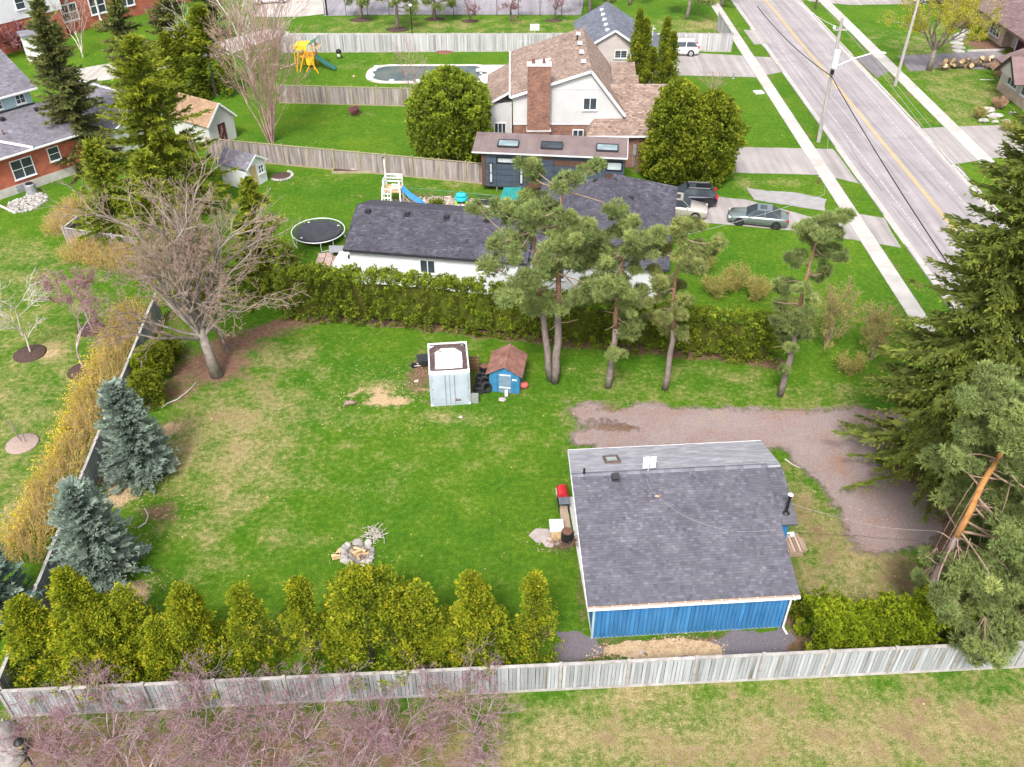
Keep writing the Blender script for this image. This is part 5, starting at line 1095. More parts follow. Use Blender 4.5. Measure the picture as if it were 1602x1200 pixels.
for (px, py, s, lab) in [(305, 150, .75, 'dark green cedar behind the tan roofed shed'), (338, 150, .95, 'pointed dark cedar just right of the tan shed ridge'), (278, 150, .68, 'bushy dark cedar left of the tan shed')]:
    c = at(px, py); o = cedar('cedar_tree', lab, (c.x, c.y, 0), cm, 9.6, scale=s); o.scale = (s * 1.9, s * 1.9, s)
for (px, py, h, r, lf, lab) in [(238, 632, 2.3, 1.0, 'cedar_dark', 'low green cedar against the left fence above the layered blue spruce'), (252, 585, 2.2, .9, 'cedar_dark', 'small dark cedar by the left fence near the maple'), (226, 600, 1.9, .8, 'cedar_lush', 'yellow green cedar tuft hugging the left fence'), (268, 560, 1.6, .7, 'cedar_dark', 'rounded evergreen bush under the maple'), (1240, 957, .9, .55, 'cedar_dark', 'little dark bush at the cottage downspout')]:
    c = at(px, py); cedar('cedar_bush', lab, (c.x, c.y, 0), cedar_leaf(h, r, 'egg', int(70 * h), 24, px, .7, .02).mesh('foliage', L[lf]), h, cat='bush')

# ---- the big bare maple and its neighbour
def maple():
    b = at(340, 588); st = []; R.seed(77)
    top = Vector((-.5, .35, 3.4)); root_pts = [(0, 0, 0), (-.2, .1, 1.6), top]
    for i in range(19):
        a = i / 19 * 2 * PI + R.uniform(-.25, .25); e = R.uniform(.5, 1.35); st.append((top + Vector((0, 0, R.uniform(-1.2, .6))), (math.cos(a) * math.cos(e) - .14, math.sin(a) * math.cos(e) + .05, math.sin(e)), R.uniform(2.3, 3.2), R.uniform(.09, .15)))
    st.append((top, (-.1, .1, 1), 4.0, .2)); st.append((top, (-.45, .2, .9), 4.0, .18)); st.append((top, (.35, .3, .8), 3.6, .16))
    R.seed(78); o = bare_tree('maple_tree', 'big bare grey maple spreading over the corner of the yard', (b.x, b.y, 0), st, M['twig_grey'], mat('fine_grey_twigs', (.215, .162, .135), (.35, .275, .232), 2, .9, .2, 20, tone=(.75, 1.3)), depth=6, ang=.55, shrink=.71, wander=.085, up=.03, fork=(2, 2), minr=.0105, side=.28, buds='bud_tan', bud=(.05, .03, 1, .4, .03))
    MB().tube([Vector(p) for p in root_pts], [.42, .30, .28], 12).build('bole', M['twig_grey'], o, smooth=True)
maple()
c = at(356, 548); R.seed(5)
bare_tree('maple_tree', 'thin bare maple standing behind the big maple trunk', (c.x, c.y, 0), [((0, 0, 0), (0, .1, 1), 3.5, .13)], M['twig_grey'], None, depth=5, ang=.5, fork=(2, 2), minr=.009, side=.4, up=.06)
# ---- redbuds at the bottom edge
R.seed(11)
REDB = [(-16.6, 20.2, 3.9, 'pink budded redbud sprawling over the fence near the boulders'), (-12.6, 20.0, 4.1, 'pink budded redbud under the brownish golden cedar'), (-8.6, 20.2, 3.9, 'pink budded redbud below the loose golden cedar'), (-4.7, 19.7, 4.2, 'silvery limbed redbud below the fat round cedar'), (-1.6, 20.5, 3.6, 'last pink redbud before the open dry grass'), (-10.2, 18.2, 3.2, 'low pink redbud cut by the bottom edge'), (-14.6, 18.4, 3.2, 'low pink redbud at the bottom edge near the lantern'), (-6.2, 18.0, 3.0, 'low pink redbud at the bottom edge, towards the grass')   , (-18.6, 19.4, 3.0, 'small pink redbud next to the lantern post')]
RB = []
for n_, (x, y, h, lab) in enumerate(REDB):
    if n_ < 3:
        st = []
        for i in range(8):
            a = i * .785 + R.uniform(-.3, .3); e = R.uniform(.35, .85); st.append(((0, 0, .1), (math.cos(a) * e, math.sin(a) * e, 1.0), 1.35, .04))
        t = bare_tree('redbud_tree', lab, (x, y, 0), st, M['twig_bud'], M['twig_bud'], 'redbuds along the bottom fence', depth=6, ang=.62, shrink=.73, wander=.10, up=.0, fork=(2, 2), minr=.0048, side=.31, nseg=3, flat=.75, buds='bud_pink', bud=(.045, .028, 1, .4, .015)); RB.append(t)
    else:
        t = copy_tree(RB[n_ % 3]); t.location = (x, y, 0); t['label'] = lab; t.rotation_euler = (0, 0, R.uniform(0, 6.28))
    t.scale = (1.02, .95, h / 4.5)
for x, y, px, lab in [(145, 516, 0, 'pink budded young tree in the upper mulch ring'), (131, 578, 0, 'pink budded young tree in the lower mulch ring')]:
    c = at(x, y); st = [((0, 0, 0), (-.12, .05, 1), 1.5, .075)]; bare_tree('redbud_tree', lab, (c.x, c.y, 0), st, M['twig_bud'], M['twig_bud'], depth=7, ang=.65, shrink=.80, wander=.08, up=.02, fork=(2, 2), minr=.009, side=.22, nseg=3, flat=.6, buds='bud_pink', bud=(.09, .055, 2, .4, .05))
c = at(48, 552); bare_tree('young_tree', 'pale grey young tree in a mulch ring at the left edge', (c.x, c.y, 0), [((0, 0, 0), (-.05, 0, 1), 1.5, .07), ((-.07, 0, 1.4), (-.05, .1, 1), 2.2, .06)], M['twig_pale'], M['twig_pale'], depth=4, ang=.7, fork=(2, 3), minr=.011, side=.6, up=.03, wander=.07)
c = at(35, 692); bare_tree('young_tree', 'thin staked sapling in a greyed mulch ring', (c.x, c.y, 0), [((0, 0, 0), (-.12, .05, 1), 2.2, .035)], M['twig_grey'], M['twig_grey'], depth=2, ang=.4, fork=(1, 2), minr=.012, side=.3)
b = MB(); b.tube([(.3, -.1, 0), (.22, .0, 1.5)], .03, 6); b.tube([(-.3, .25, 0), (-.3, .25, 1.5)], .03, 6); tag(b.build('tree_stake', M['twig_grey'], None, at(35, 692)), 'pair of short stakes beside the sapling in the greyed mulch', 'stake')
# ---- bare trees behind
R.seed(21); c = at(425, 222); st = []
for i in range(13):
    a = R.uniform(0, 6.28); st.append(((R.uniform(-.3, .3), R.uniform(-.3, .3), 0), (math.cos(a) * .22, math.sin(a) * .22, 1), R.uniform(3.4, 5.0), .085))
bare_tree('vase_tree', 'tall pinkish vase shaped bare tree beside the tan shed', (c.x, c.y, 0), st, M['twig_pink'], M['twig_pink'], depth=5, ang=.28, shrink=.74, wander=.06, up=.05, fork=(2, 2), minr=.015, side=.35, buds='bud_tan', bud=(.10, .05, 1, .4))
c = at(395, 130); bare_tree('poplar_tree', 'whitish bare tree at the top of the lane', (c.x, c.y, 0), [((0, 0, 0), (-.15, 0, 1), 4, .2), ((0, 0, 2), (-.7, -.1, .8), 3.6, .12), ((0, 0, 1.5), (.6, -.2, .8), 3.2, .12), ((0, 0, 2.6), (-.3, .4, .9), 4, .13)], M['twig_pale'], M['twig_pale'], depth=5, ang=.55, minr=.02, side=.45, fork=(2, 2), wander=.09)
c = at(130, 90); bare_tree('birch_tree', 'small pinkish bare birch before the far brick house', (c.x, c.y, 0), [((0, 0, 0), (0, 0, 1), 2.4, .08), ((0, 0, .5), (.3, .1, 1), 2.2, .06), ((0, 0, .5), (-.3, .1, 1), 2.2, .06)], M['twig_pale'], M['twig_pink'], depth=4, ang=.5, minr=.015, side=.45)
c = at(650, 160); bare_tree('young_tree', 'slim reddish bare tree standing over the covered pool', (c.x, c.y, 0), [((0, 0, 0), (0, 0, 1), 2.0, .06), ((0, 0, .6), (.14, 0, 1), 2.2, .045), ((0, 0, .6), (-.14, .05, 1), 2.2, .045)], M['twig_pink'], M['twig_pink'], depth=4, ang=.26, shrink=.74, minr=.011, side=.5, up=.05, fork=(2, 2))
c = at(1115, 150); bare_tree('multi_stem_shrub', 'fine reddish bare shrub on the lawn by the lower driveway', (c.x, c.y, 0), [((0, 0, 0), (math.cos(i), math.sin(i), 2.2), 1.2, .035) for i in range(7)], M['twig_pink'], M['twig_pink'], cat='shrub', depth=3, ang=.3, minr=.010, side=.5, fork=(2, 2))
for px, py, lab in [(800, 33, 'dark bare crab tree on the school lawn, left of its twin'), (866, 32, 'dark bare crab tree on the school lawn beside the blue grey roof'), (735, 33, 'dark bare crab tree on the school lawn above the pool')]:
    c = at(px, py); bare_tree('crab_tree', lab, (c.x, c.y, 0), [((0, 0, 0), (0, 0, 1), 1.6, .12)] , M['bark_dark'], M['twig_bud'], depth=6, ang=.55, minr=.016, side=.35, fork=(2, 2), shrink=.8, buds='purple', bud=(.12, .08, 1, .3))
c = at(1453, 110); R.seed(31)
bare_tree('street_maple', 'yellow green budding maple beside the dark driveway', (c.x, c.y, 0), [((0, 0, 2.2), (math.cos(a) * e, math.sin(a) * e, 1), 3.0, .13) for a, e in ((0, .8), (1.1, .6), (2.2, .9), (3.3, 1.0), (4.2, .7), (5.3, .8), (2.8, .3), (.5, .2))], M['twig_grey'], M['twig_grey'], depth=5, ang=.5, minr=.014, side=.4, fork=(2, 2), buds='yellow', bud=(.13, .08, 4, .5, .16))
MB().tube([(0, 0, 0), (.05, 0, 1.2), (0, 0, 2.6)], [.34, .27, .26], 10).build('bole', M['twig_grey'], bpy.data.objects['street_maple'], smooth=True)
# ---- budding shrubs by the white house lawn
def budding(name, label, px, py, h, r, leaf, twig, n=9, bud=(.10, .06, 2, .4), spread=.3, depth=4, cat='shrub', ang=.32):
    c = at(px, py); R.seed(px); st = [((R.uniform(-.1, .1), R.uniform(-.1, .1), 0), (math.cos(i * 2.4) * spread, math.sin(i * 2.4) * spread, 1), h * .42, .035) for i in range(n)]
    return bare_tree(name, label, (c.x, c.y, 0), st, twig, twig, cat=cat, depth=depth, ang=ang, shrink=.66, wander=.07, up=.04, minr=.008, side=.5, fork=(2, 2), buds=leaf, bud=bud if len(bud) > 4 else (*bud, .07))
budding('columnar_tree', 'upright bronze leafed young tree behind the slender pine', 1290, 545, 4.6, 1, 'bud_green', M['twig_pink'], 8, spread=.2)
budding('columnar_tree', 'upright bronze leafed young tree standing alone on the lawn', 1362, 562, 3.6, 1, 'bud_green', M['twig_pink'], 8, spread=.24)
for px, py, h, s, lab in [(1095, 430, 2.6, .5, 'pale green budding shrub beside the white house corner'), (1150, 455, 2.2, .5, 'pale green budding shrub over the hedge, second from the house'), (1182, 470, 1.9, .5, 'small pale green shrub at the hedge end'), (1120, 465, 1.8, .6, 'low golden green shrub behind the hedge'), (1235, 505, 1.7, .6, 'low green shrub beyond the hedge end'), (1330, 585, 1.5, .7, 'ragged green shrub on the front lawn')]:
    budding('budding_shrub', lab, px, py, h, 1, 'bud_green', M['twig_tan'], 10, (.09, .055, 3, .4, .13), s, 3)
# ---- purple shrubs and small garden shrubs far off
for px, py, h, lab in [(20, 55, 4.5, 'purple leafed plum at the top left corner'), (45, 85, 3.6, 'purple leafed plum before the white porch'), (-15, 95, 4.2, 'purple leafed plum cut by the left edge'), (250, 40, 2.4, 'dark red shrub against the far brick house')]:
    budding('plum_shrub', lab, px, py, h, 1, 'purple', M['twig_bud'], 9, (.30, .18, 2, .4), .6, 3)
for px, py, h, lf, lab in [(1560, 170, 1.3, 'bud_tan', 'rusty bare shrub before the gabled porch'), (1530, 185, 1.2, 'bud_green', 'olive bare shrub by the limestone blocks'), (1575, 205, 1.1, 'bud_green', 'low olive shrub beside the black railing'), (1560, 120, 1.8, 'bud_tan', 'thin brown shrub at the cream house corner'), (1505, 45, 1.4, 'bud_tan', 'tan shrub at the stone house front'), (1520, 30, 1.6, 'yellow', 'yellow green shrub under the plum roof'), (158, 50, 1.4, 'bud_green', 'olive bush at the far brick house wall'), (555, 180, .9, 'purple', 'small dark red shrub in the lawn bed')]:
    budding('garden_shrub', lab, px, py, h, 1, lf, M['twig_pink'], 12, (.11, .07, 2, .4), .8, 3)
c = at(1528, 62); cedar('yew_bush', 'clipped round green bush by the stone house window', (c.x, c.y, 0), cedar_leaf(1.3, 1.1, 'egg', 70, 20, 5, .7).mesh('foliage', L['cedar_lush']), 1.2, cat='bush')
c = at(1512, 33); cedar('yew_bush', 'taller green bush under the plum roof eave', (c.x, c.y, 0), cedar_leaf(2.0, 1.2, 'egg', 90, 20, 6, .8).mesh('foliage', L['cedar_lush']), 1.8, cat='bush')
# ---- forsythia bank outside the left fence: twigs with bloom along its outer edge
def bank(label, pts, w, h, n, bloom, side=1):
    P = [at(*p) for p in pts]; root = thing('forsythia_bank', label, 'shrub', P[0]); segs = []; F = Leaf(); PP = []; B = []; tot = [(b - a).length for a, b in zip(P[:-1], P[1:])]
    for q in range(n):
        k = R.choices(range(len(tot)), tot)[0]; d = (P[k + 1] - P[k]).normalized(); nn = Vector((-d.y, d.x, 0)) * side; c = P[k].lerp(P[k + 1], R.random()); v = R.uniform(-1, 1); base = c + nn * v * w * .5 - P[0]
        prof = math.sqrt(max(.05, 1 - (v * .9) ** 2)); hh = h * prof * R.uniform(.6, 1.1); tip = base + Vector((R.gauss(0, .25), R.gauss(0, .25), hh)) + nn * v * .35
        m = base.lerp(tip, .55) + Vector((R.gauss(0, .06), R.gauss(0, .06), 0)); segs.append([*base, *m, .012, .010]); segs.append([*m, *tip, .010, .006])
        for j in range(3): e = m.lerp(tip, R.random()); t2 = e + Vector((R.gauss(0, .16), R.gauss(0, .16), R.uniform(.05, .25))); segs.append([*e, *t2, .008, .005])
        PP.append(tip); PP.append(m)
        if v > .45 or R.random() < .06:
            if R.random() < bloom:
                for j in range(7): B.append(base.lerp(tip, R.uniform(.2, 1)) + Vector((R.gauss(0, .1), R.gauss(0, .1), R.gauss(0, .08))))
    limbs('twig', segs, M['twig_tan'], root); F.tris([tuple(p) for p in PP], NR.normal(0, 1, (len(PP), 3)), .10, .05, NR.random(len(PP)), .3, 2, True); F.build('bud', leafmat('forsythia_buds', [(0, (.30, .19, .05)), (1, (.50, .33, .07))]), root)
    G = Leaf(); G.tris([tuple(p) for p in B], NR.normal(0, 1, (len(B), 3)), .10, .075, NR.random(len(B)), .3, 2, True); G.build('bloom', L['forsythia'], root)
bank('long tan forsythia bank with yellow bloom outside the left fence', [(35, 885), (70, 800), (112, 720), (142, 640), (180, 560), (214, 488)], 1.9, 1.45, 2300, .95, 1)
bank('short forsythia bank below the little grey fence', [(105, 400), (150, 405), (212, 420)], 2.2, 1.5, 700, .5, 1)
bank('golden tan shrub bank beside the grey fence corner', [(92, 372), (112, 345), (132, 325)], 2.2, 1.6, 700, .12, 1)

# ================================================================ NEIGHBOURS' HOUSES
def frame(O, rz):
    ca, sa = math.cos(rz), math.sin(rz)
    return lambda v: Vector(((v.x - O.x) * ca + (v.y - O.y) * sa, -(v.x - O.x) * sa + (v.y - O.y) * ca, v.z))
def solid(root, name, prof_pts, y0, y1, m, axis='y'):
    """upright wall block: profile (x,z) carried from y0 to y1"""
    k = len(prof_pts); b = MB()
    if axis == 'y': vs = [(x, y0, z) for x, z in prof_pts] + [(x, y1, z) for x, z in prof_pts]
    else: vs = [(y0, x, z) for x, z in prof_pts] + [(y1, x, z) for x, z in prof_pts]
    fs = [tuple(range(k)), tuple(k + i for i in reversed(range(k)))] + [(i, k + i, k + (i + 1) % k, (i + 1) % k) for i in range(k)]
    b.add(vs, fs); return b.build(name, m, root)
def strip_board(root, name, pts, w, h, m):
    b = MB()
    for p, q in zip(pts[:-1], pts[1:]): b.beam(p, q, w, h)
    return b.build(name, m, root)

# ---- long white house behind the hedge
def white_house():
    O = at(537, 390, 3.0); O.z = 0; rz = math.radians(-8.8)
    root = thing('white_bungalow', 'long white sided bungalow with charcoal shingle roof behind the clipped hedge', 'house', O, rz)
    W = 12.9; ze, zr, yr = 3.0, 4.55, 4.0; ov = .35
    solid(root, 'wall', [(.35, 0), (7.6, 0), (7.6, ze), (4.0, zr - .15), (.35, ze)], .3, W, M['white_siding'], 'x')
    lw = MB(); lap_wall(lw, .3, W, .34, .12, ze - .02, .2); tag(lw.build('siding', M['white_siding'], root), kind='stuff')
    roof_plane(root, (0, 0, ze), (W + .4, 0, ze), (W + .4, yr, zr), (0, yr, zr), M['shingle_dark'], exposure=.145, tabw=.25)
    roof_plane(root, (W + .4, 8, ze), (0, 8, ze), (0, yr, zr), (W + .4, yr, zr), M['shingle_dark'], lay=False, name='roof')
    strip_board(root, 'fascia', [(0, -.02, ze - .1), (W + .3, -.02, ze - .1)], .03, .16, M['charcoal'])
    strip_board(root, 'barge_board', [(-.02, 0, ze - .07), (-.02, yr, zr - .07), (-.02, 8, ze - .07)], .03, .16, M['charcoal'])
    window(root, (6.05, .30, 1.95), 1.15, 1.15, mull=1); window(root, (10.1, .30, 2.15), .85, .62, mull=1, frame=M['white'])
    for i in range(5): box_vent(root, (1.0 + i * 2.95, 3.35, zr - .2), 0, .36)
    for i, x in enumerate((11.0, 12.3)):
        c = MB(); c.tube([(0, 0, -.1), (0, 0, .32)], .05, 7); c.build('plumbing_stack', M['black'], root, (x, 3.0, 4.2))
    # main body under hips
    x0, x1, y0, y1, zh = 12.75, 23.1, .75, 13.3, 2.95; xm = (x0 + x1) / 2; zt = 5.6
    b = MB(); b.bx(x0 + .35, x1 - .35, y0 + .35, y1 - .35, 0, zh); b.build('main_wall', M['white_siding'], root)
    lw = MB(); lap_wall(lw, x0 + .35, x1 - .35, y0 + .33, .12, zh, .2); tag(lw.build('siding', M['white_siding'], root), kind='stuff')
    A, B_, C_, D_ = (x0, y0, zh), (x1, y0, zh), (x1, y1, zh), (x0, y1, zh); r0, r1 = (xm, y0 + 4.9, zt), (xm, y1 - 4.2, zt)
    roof_plane(root, A, B_, r0, r0, M['shingle_dark'], name='hip_roof', exposure=.145, tabw=.25); roof_plane(root, B_, C_, r1, r0, M['shingle_dark'], name='hip_roof', exposure=.145, tabw=.25)
    roof_plane(root, D_, A, r0, r1, M['shingle_dark'], name='hip_roof', exposure=.145, tabw=.25); roof_plane(root, C_, D_, r1, r1, M['shingle_dark'], name='hip_roof', exposure=.145, tabw=.25)
    # second ridge toward the drive
    roof_plane(root, (x1 - 5.6, y1 - 5.2, zh + .8), (x1 + .3, y1 - 5.2, zh - .05), (x1 + .3, y1 - 2.6, zh + 1.15), (x1 - 4.6, y1 - 2.6, zh + 2.3), M['shingle_dark'], name='side_roof', exposure=.145, tabw=.25)
    strip_board(root, 'gutter', [(x0 - .02, y0 - .06, zh - .06), (x1 + .02, y0 - .06, zh - .06), (x1 + .06, y1, zh - .06)], .1, .1, M['charcoal'])
    c = MB(); c.tube([(x0 + .2, y0 + .2, zh - .1), (x0 + .2, y0 + .2, .2)], .05, 6); c.build('downspout', M['white'], root)
    c = MB(); c.tube([(0, 0, -.3), (0, 0, .7)], .13, 10); c.lathe((0, 0, .7), [(.22, 0), (.22, .06), (.05, .16)], 10); c.build('flue_pipe', M['galv'], root, (19.3, 4.6, 4.8))
    for p in ((17.2, 9.3, 5.2), (18.6, 9.8, 5.1), (20.0, 8.2, 4.5), (21.6, 10.2, 3.9)): box_vent(root, p, 0, .34)
    window(root, (15.2, y0 + .30, 1.85), 1.3, 1.1, mull=1); window(root, (19.5, y0 + .30, 1.85), 1.6, 1.1, mull=1)
    c = MB(); c.bx(12.5, 12.62, -.2, .2, 0, 2.6); c.build('corner_post', M['white'], root)
    return root
white_house()

# ---- dark tiny house
def tiny():
    O = at(754, 291, .45); q = at(975, 309, .45); O.z = 0; q.z = 0; rz = math.radians(-6); lc = frame(O, rz)
    root = thing('tiny_house', 'dark slate panelled tiny house with brown metal roof and three skylights', 'tiny house', O, rz)
    Lx = lc(at(974, 309, .45)).x; W = 2.6; zf, zb = 3.78, 4.12; z0 = .5
    solid(root, 'wall', [(0, z0), (W, z0), (W, zb - .05), (0, zf - .05)], 0.03, Lx, mat('dark_seam', (.03, .03, .035), (.04, .04, .045), 2, .6, .05), 'x')
    b = MB(); b.slab([(-.75, -.35, zf - .05), (Lx + .15, -.35, zf - .05), (Lx + .15, W + .25, zb + .08), (-.75, W + .25, zb + .08)], .16, .5); rf = b.build('roof', M['tiny_roof'], root)
    zz = lambda y: zf - .05 + (zb - zf + .13) * (y + .35) / (W + .6)
    for k in range(13):
        x = -.2 + k * (Lx + .1) / 12.5; b = MB(); b.beam((x, -.34, zz(-.34) + .012), (x, W + .24, zz(W + .24) + .012), .035, .025); b.build('roof_seam', M['tiny_roof'], rf)
    strip_board(root, 'drip_edge', [(-.76, -.37, zf - .10), (Lx + .16, -.37, zf - .10)], .04, .13, M['galv']); strip_board(root, 'drip_edge', [(Lx + .17, -.35, zf - .10), (Lx + .17, W + .25, zb + .03)], .04, .13, M['white'])
    ang = math.atan2(zb - zf + .13, W + .6)
    for (xa, xb, g) in ((1.35, 3.1, 'glass_sky'), (5.05, 6.85, 'glass'), (9.75, 11.55, 'glass_sky')):
        f = MB(); w = xb - xa; d = 1.0
        for a in ((0, -d / 2, w, .1), (0, d / 2, w, .1), (-w / 2, 0, .1, d - .11), (w / 2, 0, .1, d - .11)): f.box((a[0], a[1], .08), (a[2], a[3], .16))
        o = f.build('skylight', M['charcoal'], root, ((xa + xb) / 2, .98, zz(.98) + .02)); o.rotation_euler = (ang, 0, 0); p = MB(); p.box((0, 0, .11), (w - .1, d - .1, .02)); p.build('pane', M[g], o)
    # wall panels, lapped, each its own board; two strips are bare copper brown
    cols = [(0.0, .35, 'tiny_rust'), (.36, 1.28, None), (1.30, 3.05, None), (3.07, 3.85, None), (3.87, 6.2, None), (6.22, 8.6, None), (8.62, 10.6, None), (10.62, Lx - .02, None)]
    for (xa, xb, special) in cols:
        xb = min(xb, Lx - .02); rows = 6 if not special else 1; hgt = (zf - .1 - z0) / rows
        for r in range(rows):
            za, zb_ = z0 + r * hgt, z0 + (r + 1) * hgt - .02
            m = M['tiny_rust'] if special or (rows == 6 and ((r == 5 and xa in (3.87,)) or (r == 4 and xa in (6.22, 8.62)) or (r == 0 and xa == 3.87) or (r == 2 and xa == 10.62))) else M['tiny_panel']
            b = MB(); b.bx(xa + .008, xb - .008, -.035, .02, za + .008, zb_, R.random()); b.build('cladding_panel', m, root)
    for (x, z, w, h) in ((2.2, 2.95, 1.75, .58), (11.35, 2.85, 1.35, .85)): window(root, (x, -.06, z), w, h, frame=M['black'], glass=M['glass_pale'], mull=0, sill=False, fw=.10)
    for x in (.82, 3.45): window(root, (x, -.06, 1.75), .32, 1.85, frame=M['black'], glass=M['glass_pale'], mull=0, cross=1, sill=False, fw=.06)
    b = MB(); b.bx(.1, Lx - .1, .2, W - .2, .3, .5); b.build('chassis', M['rust'], root)
    for x in (5.2, 6.1, 7.0):
        b = MB(); b.tube([(x, .15, .36), (x, .4, .36)], .36, 14); b.build('wheel', M['rubber'], root)
    b = MB(); b.tube([(1.3, .1, .0), (1.3, .1, .45)], .05, 6); b.tube([(Lx - 1, .1, .0), (Lx - 1, .1, .45)], .05, 6); b.build('jack_stand', M['grey_metal'], root)
    return root
tiny()

# ---- brown roofed house with the tall chimney
def brown_house():
    O = Vector((6.9, 78.0, 0)); root = thing('brown_roofed_house', 'tall grey sided house with brown shingle saltbox roof and big brick chimney', 'house', O)
    T = lambda x, y, z: (x - O.x, y - O.y, z)
    xr, zr = 6.9, 8.6; xL, zL = -.15, 6.3; xR, zR = 10.15, 4.6; ys, yn = 77.65, 90.2; zb = 3.67
    prof = [(0.1 - O.x, zb), (9.95 - O.x, zb), (9.95 - O.x, 4.75), (0, zr - .2), (.1 - O.x, zL - .05)]
    solid(root, 'wall', prof, 0, 12, M['siding_grey'])
    b = MB(); b.bx(.12 - O.x, 9.9 - O.x, .02, 11.98, 0, zb - .005); b.build('brick_wall', M['brick_brown'], root)
    b = MB(); 
    for k in range(32):
        x = .2 + k * .305; 
        if x < 9.9: zt = min(6.8, zL + (x - xL) * (zr - zL) / (xr - xL), zr - (x - xr) * (zr - zR) / (xR - xr)) - .25; b.bx(x - .02 - O.x, x + .02 - O.x, -.035, -.002, zb, max(zb + .1, zt), .8)
    tag(b.build('batten', M['siding_grey'], root), kind='stuff')
    lw = MB(); zt = lambda x: min(zL + (x + O.x - xL) * (zr - zL) / (xr - xL), zr - (x + O.x - xr) * (zr - zR) / (xR - xr)) - .22
    lap_wall(lw, .12 - O.x, 9.9 - O.x, -.012, 6.82, zr, .17, ztop=zt); tag(lw.build('siding', M['siding_grey'], root), kind='stuff')
    b = MB(); b.bx(.1 - O.x, 9.95 - O.x, -.05, -.004, zb - .06, zb + .06, .8); b.build('belt_board', M['siding_grey'], root)
    roof_plane(root, T(xL, yn, zL), T(xL, ys, zL), T(xr, ys, zr), T(xr, yn, zr), M['shingle_brown'], exposure=.17, tabw=.27, var=.14)
    roof_plane(root, T(xR, ys, zR), T(xR, yn, zR), T(xr, yn, zr), T(xr, ys, zr), M['shingle_brown'], exposure=.17, tabw=.27, var=.14)
    strip_board(root, 'barge_board', [T(xL, ys - .02, zL - .08), T(xr, ys - .02, zr - .08), T(xR, ys - .02, zR - .08)], .04, .22, M['white'])
    strip_board(root, 'gutter', [T(xL - .06, ys, zL - .05), T(xL - .06, yn, zL - .05)], .12, .11, M['white'])
    # chimney with two clay pots
    b = MB(); b.bx(1.35 - O.x, 3.35 - O.x, -.85, -.055, 0, 9.1); ch = b.build('chimney', M['brick_brown'], root)
    b = MB(); b.bx(1.28 - O.x, 3.42 - O.x, -.92, .02, 9.1, 9.26); b.build('chimney_cap', M['concrete'], ch)
    for x in (1.85, 2.75):
        b = MB(); b.lathe((x - O.x, -.42, 9.26), [(.14, 0), (.12, .3), (.15, .34)], 10); b.build('chimney_pot', M['rust'], ch)
    b = MB(); b.bx(1.3 - O.x, 3.5 - O.x, -.95, -.055, 3.3, 3.42); b.build('chimney_ledge', M['concrete'], ch)
    window(root, (.05, -.05, 5.55), 1.25, 1.15); window(root, (6.0 - O.x, -.04, 2.7), 1.0, .95)
    for i, yy in enumerate((80, 82.6, 85.2, 88)): box_vent(root, T(6.35, yy, 8.55), 0, .4, M['galv'])
    c = MB(); c.tube([(0, 0, -.2), (0, 0, .5)], .07, 7); c.build('plumbing_stack', M['black'], root, T(6.2, 86.9, 8.35))
    b = MB(); b.box((0, 0, .06), (2.6, .45, .14), .55); b.build('skylight', M['white'], root, T(3.1, 83.8, 7.42))
    # low left wing
    x0, x1, y0, y1 = -2.1, .02, 80.2, 88
    b = MB(); b.bx(x0 - O.x, x1 - O.x, y0 - O.y, y1 - O.y, 1.9, 4.75); b.build('wing_wall', M['siding_grey'], root); b = MB(); b.bx(x0 + .02 - O.x, x1 - .02 - O.x, y0 + .02 - O.y, y1 - O.y, 0, 1.9); b.build('wing_brick_wall', M['brick_brown'], root)
    roof_plane(root, T(x0 - .25, y1, 4.75), T(x0 - .25, y0 - .3, 4.75), T(x1 + .1, y0 - .3, 6.1), T(x1 + .1, y1, 6.1), M['shingle_brown'], name='wing_roof', exposure=.17, tabw=.27)
    strip_board(root, 'barge_board', [T(x0 - .25, y0 - .32, 4.68), T(x1, y0 - .32, 6.0)], .04, .2, M['white'])
    window(root, (-1.1 - O.x, y0 - O.y - .03, 2.3), 1.1, 1.3, mull=2); c = MB(); c.tube([T(-.06, y0 - .1, 4.8), T(-.06, y0 - .1, .1)], .05, 6); c.build('downspout', M['white'], root)
    # garage wing in front on the right
    gx0, gx1, gy, gz, ry, rz_ = 6.65, 14.4, 76.8, 3.2, 81.2, 6.2
    b = MB(); b.bx(gx0 + .3 - O.x, gx1 - .2 - O.x, gy - O.y + .05, 6.5, 0, gz - .05); b.build('garage_wall', M['brick_brown'], root)
    roof_plane(root, T(gx0, gy - .35, gz), T(gx1, gy - .35, gz), T(gx1, ry, rz_), T(9.0, ry, rz_), M['shingle_brown'], name='garage_roof', exposure=.17, tabw=.27, var=.16)
    roof_plane(root, T(gx0, ry, gz), T(gx0, gy - .35, gz), T(9.0, ry, rz_), T(9.0, ry, rz_), M['shingle_brown'], name='garage_roof', exposure=.17, tabw=.27, lay=False)
    roof_plane(root, T(gx1, 85.6, gz), T(9.0, 85.6, gz), T(9.0, ry, rz_), T(gx1, ry, rz_), M['shingle_brown'], name='garage_roof', exposure=.17, tabw=.27, lay=False)
    strip_board(root, 'gutter', [T(gx0, gy - .42, gz - .06), T(gx1, gy - .42, gz - .06)], .12, .12, M['white']); c = MB(); c.tube([T(gx0 + .9, gy - .1, gz - .1), T(gx0 + .9, gy - .1, .1)], .05, 6); c.build('downspout', M['white'], root)
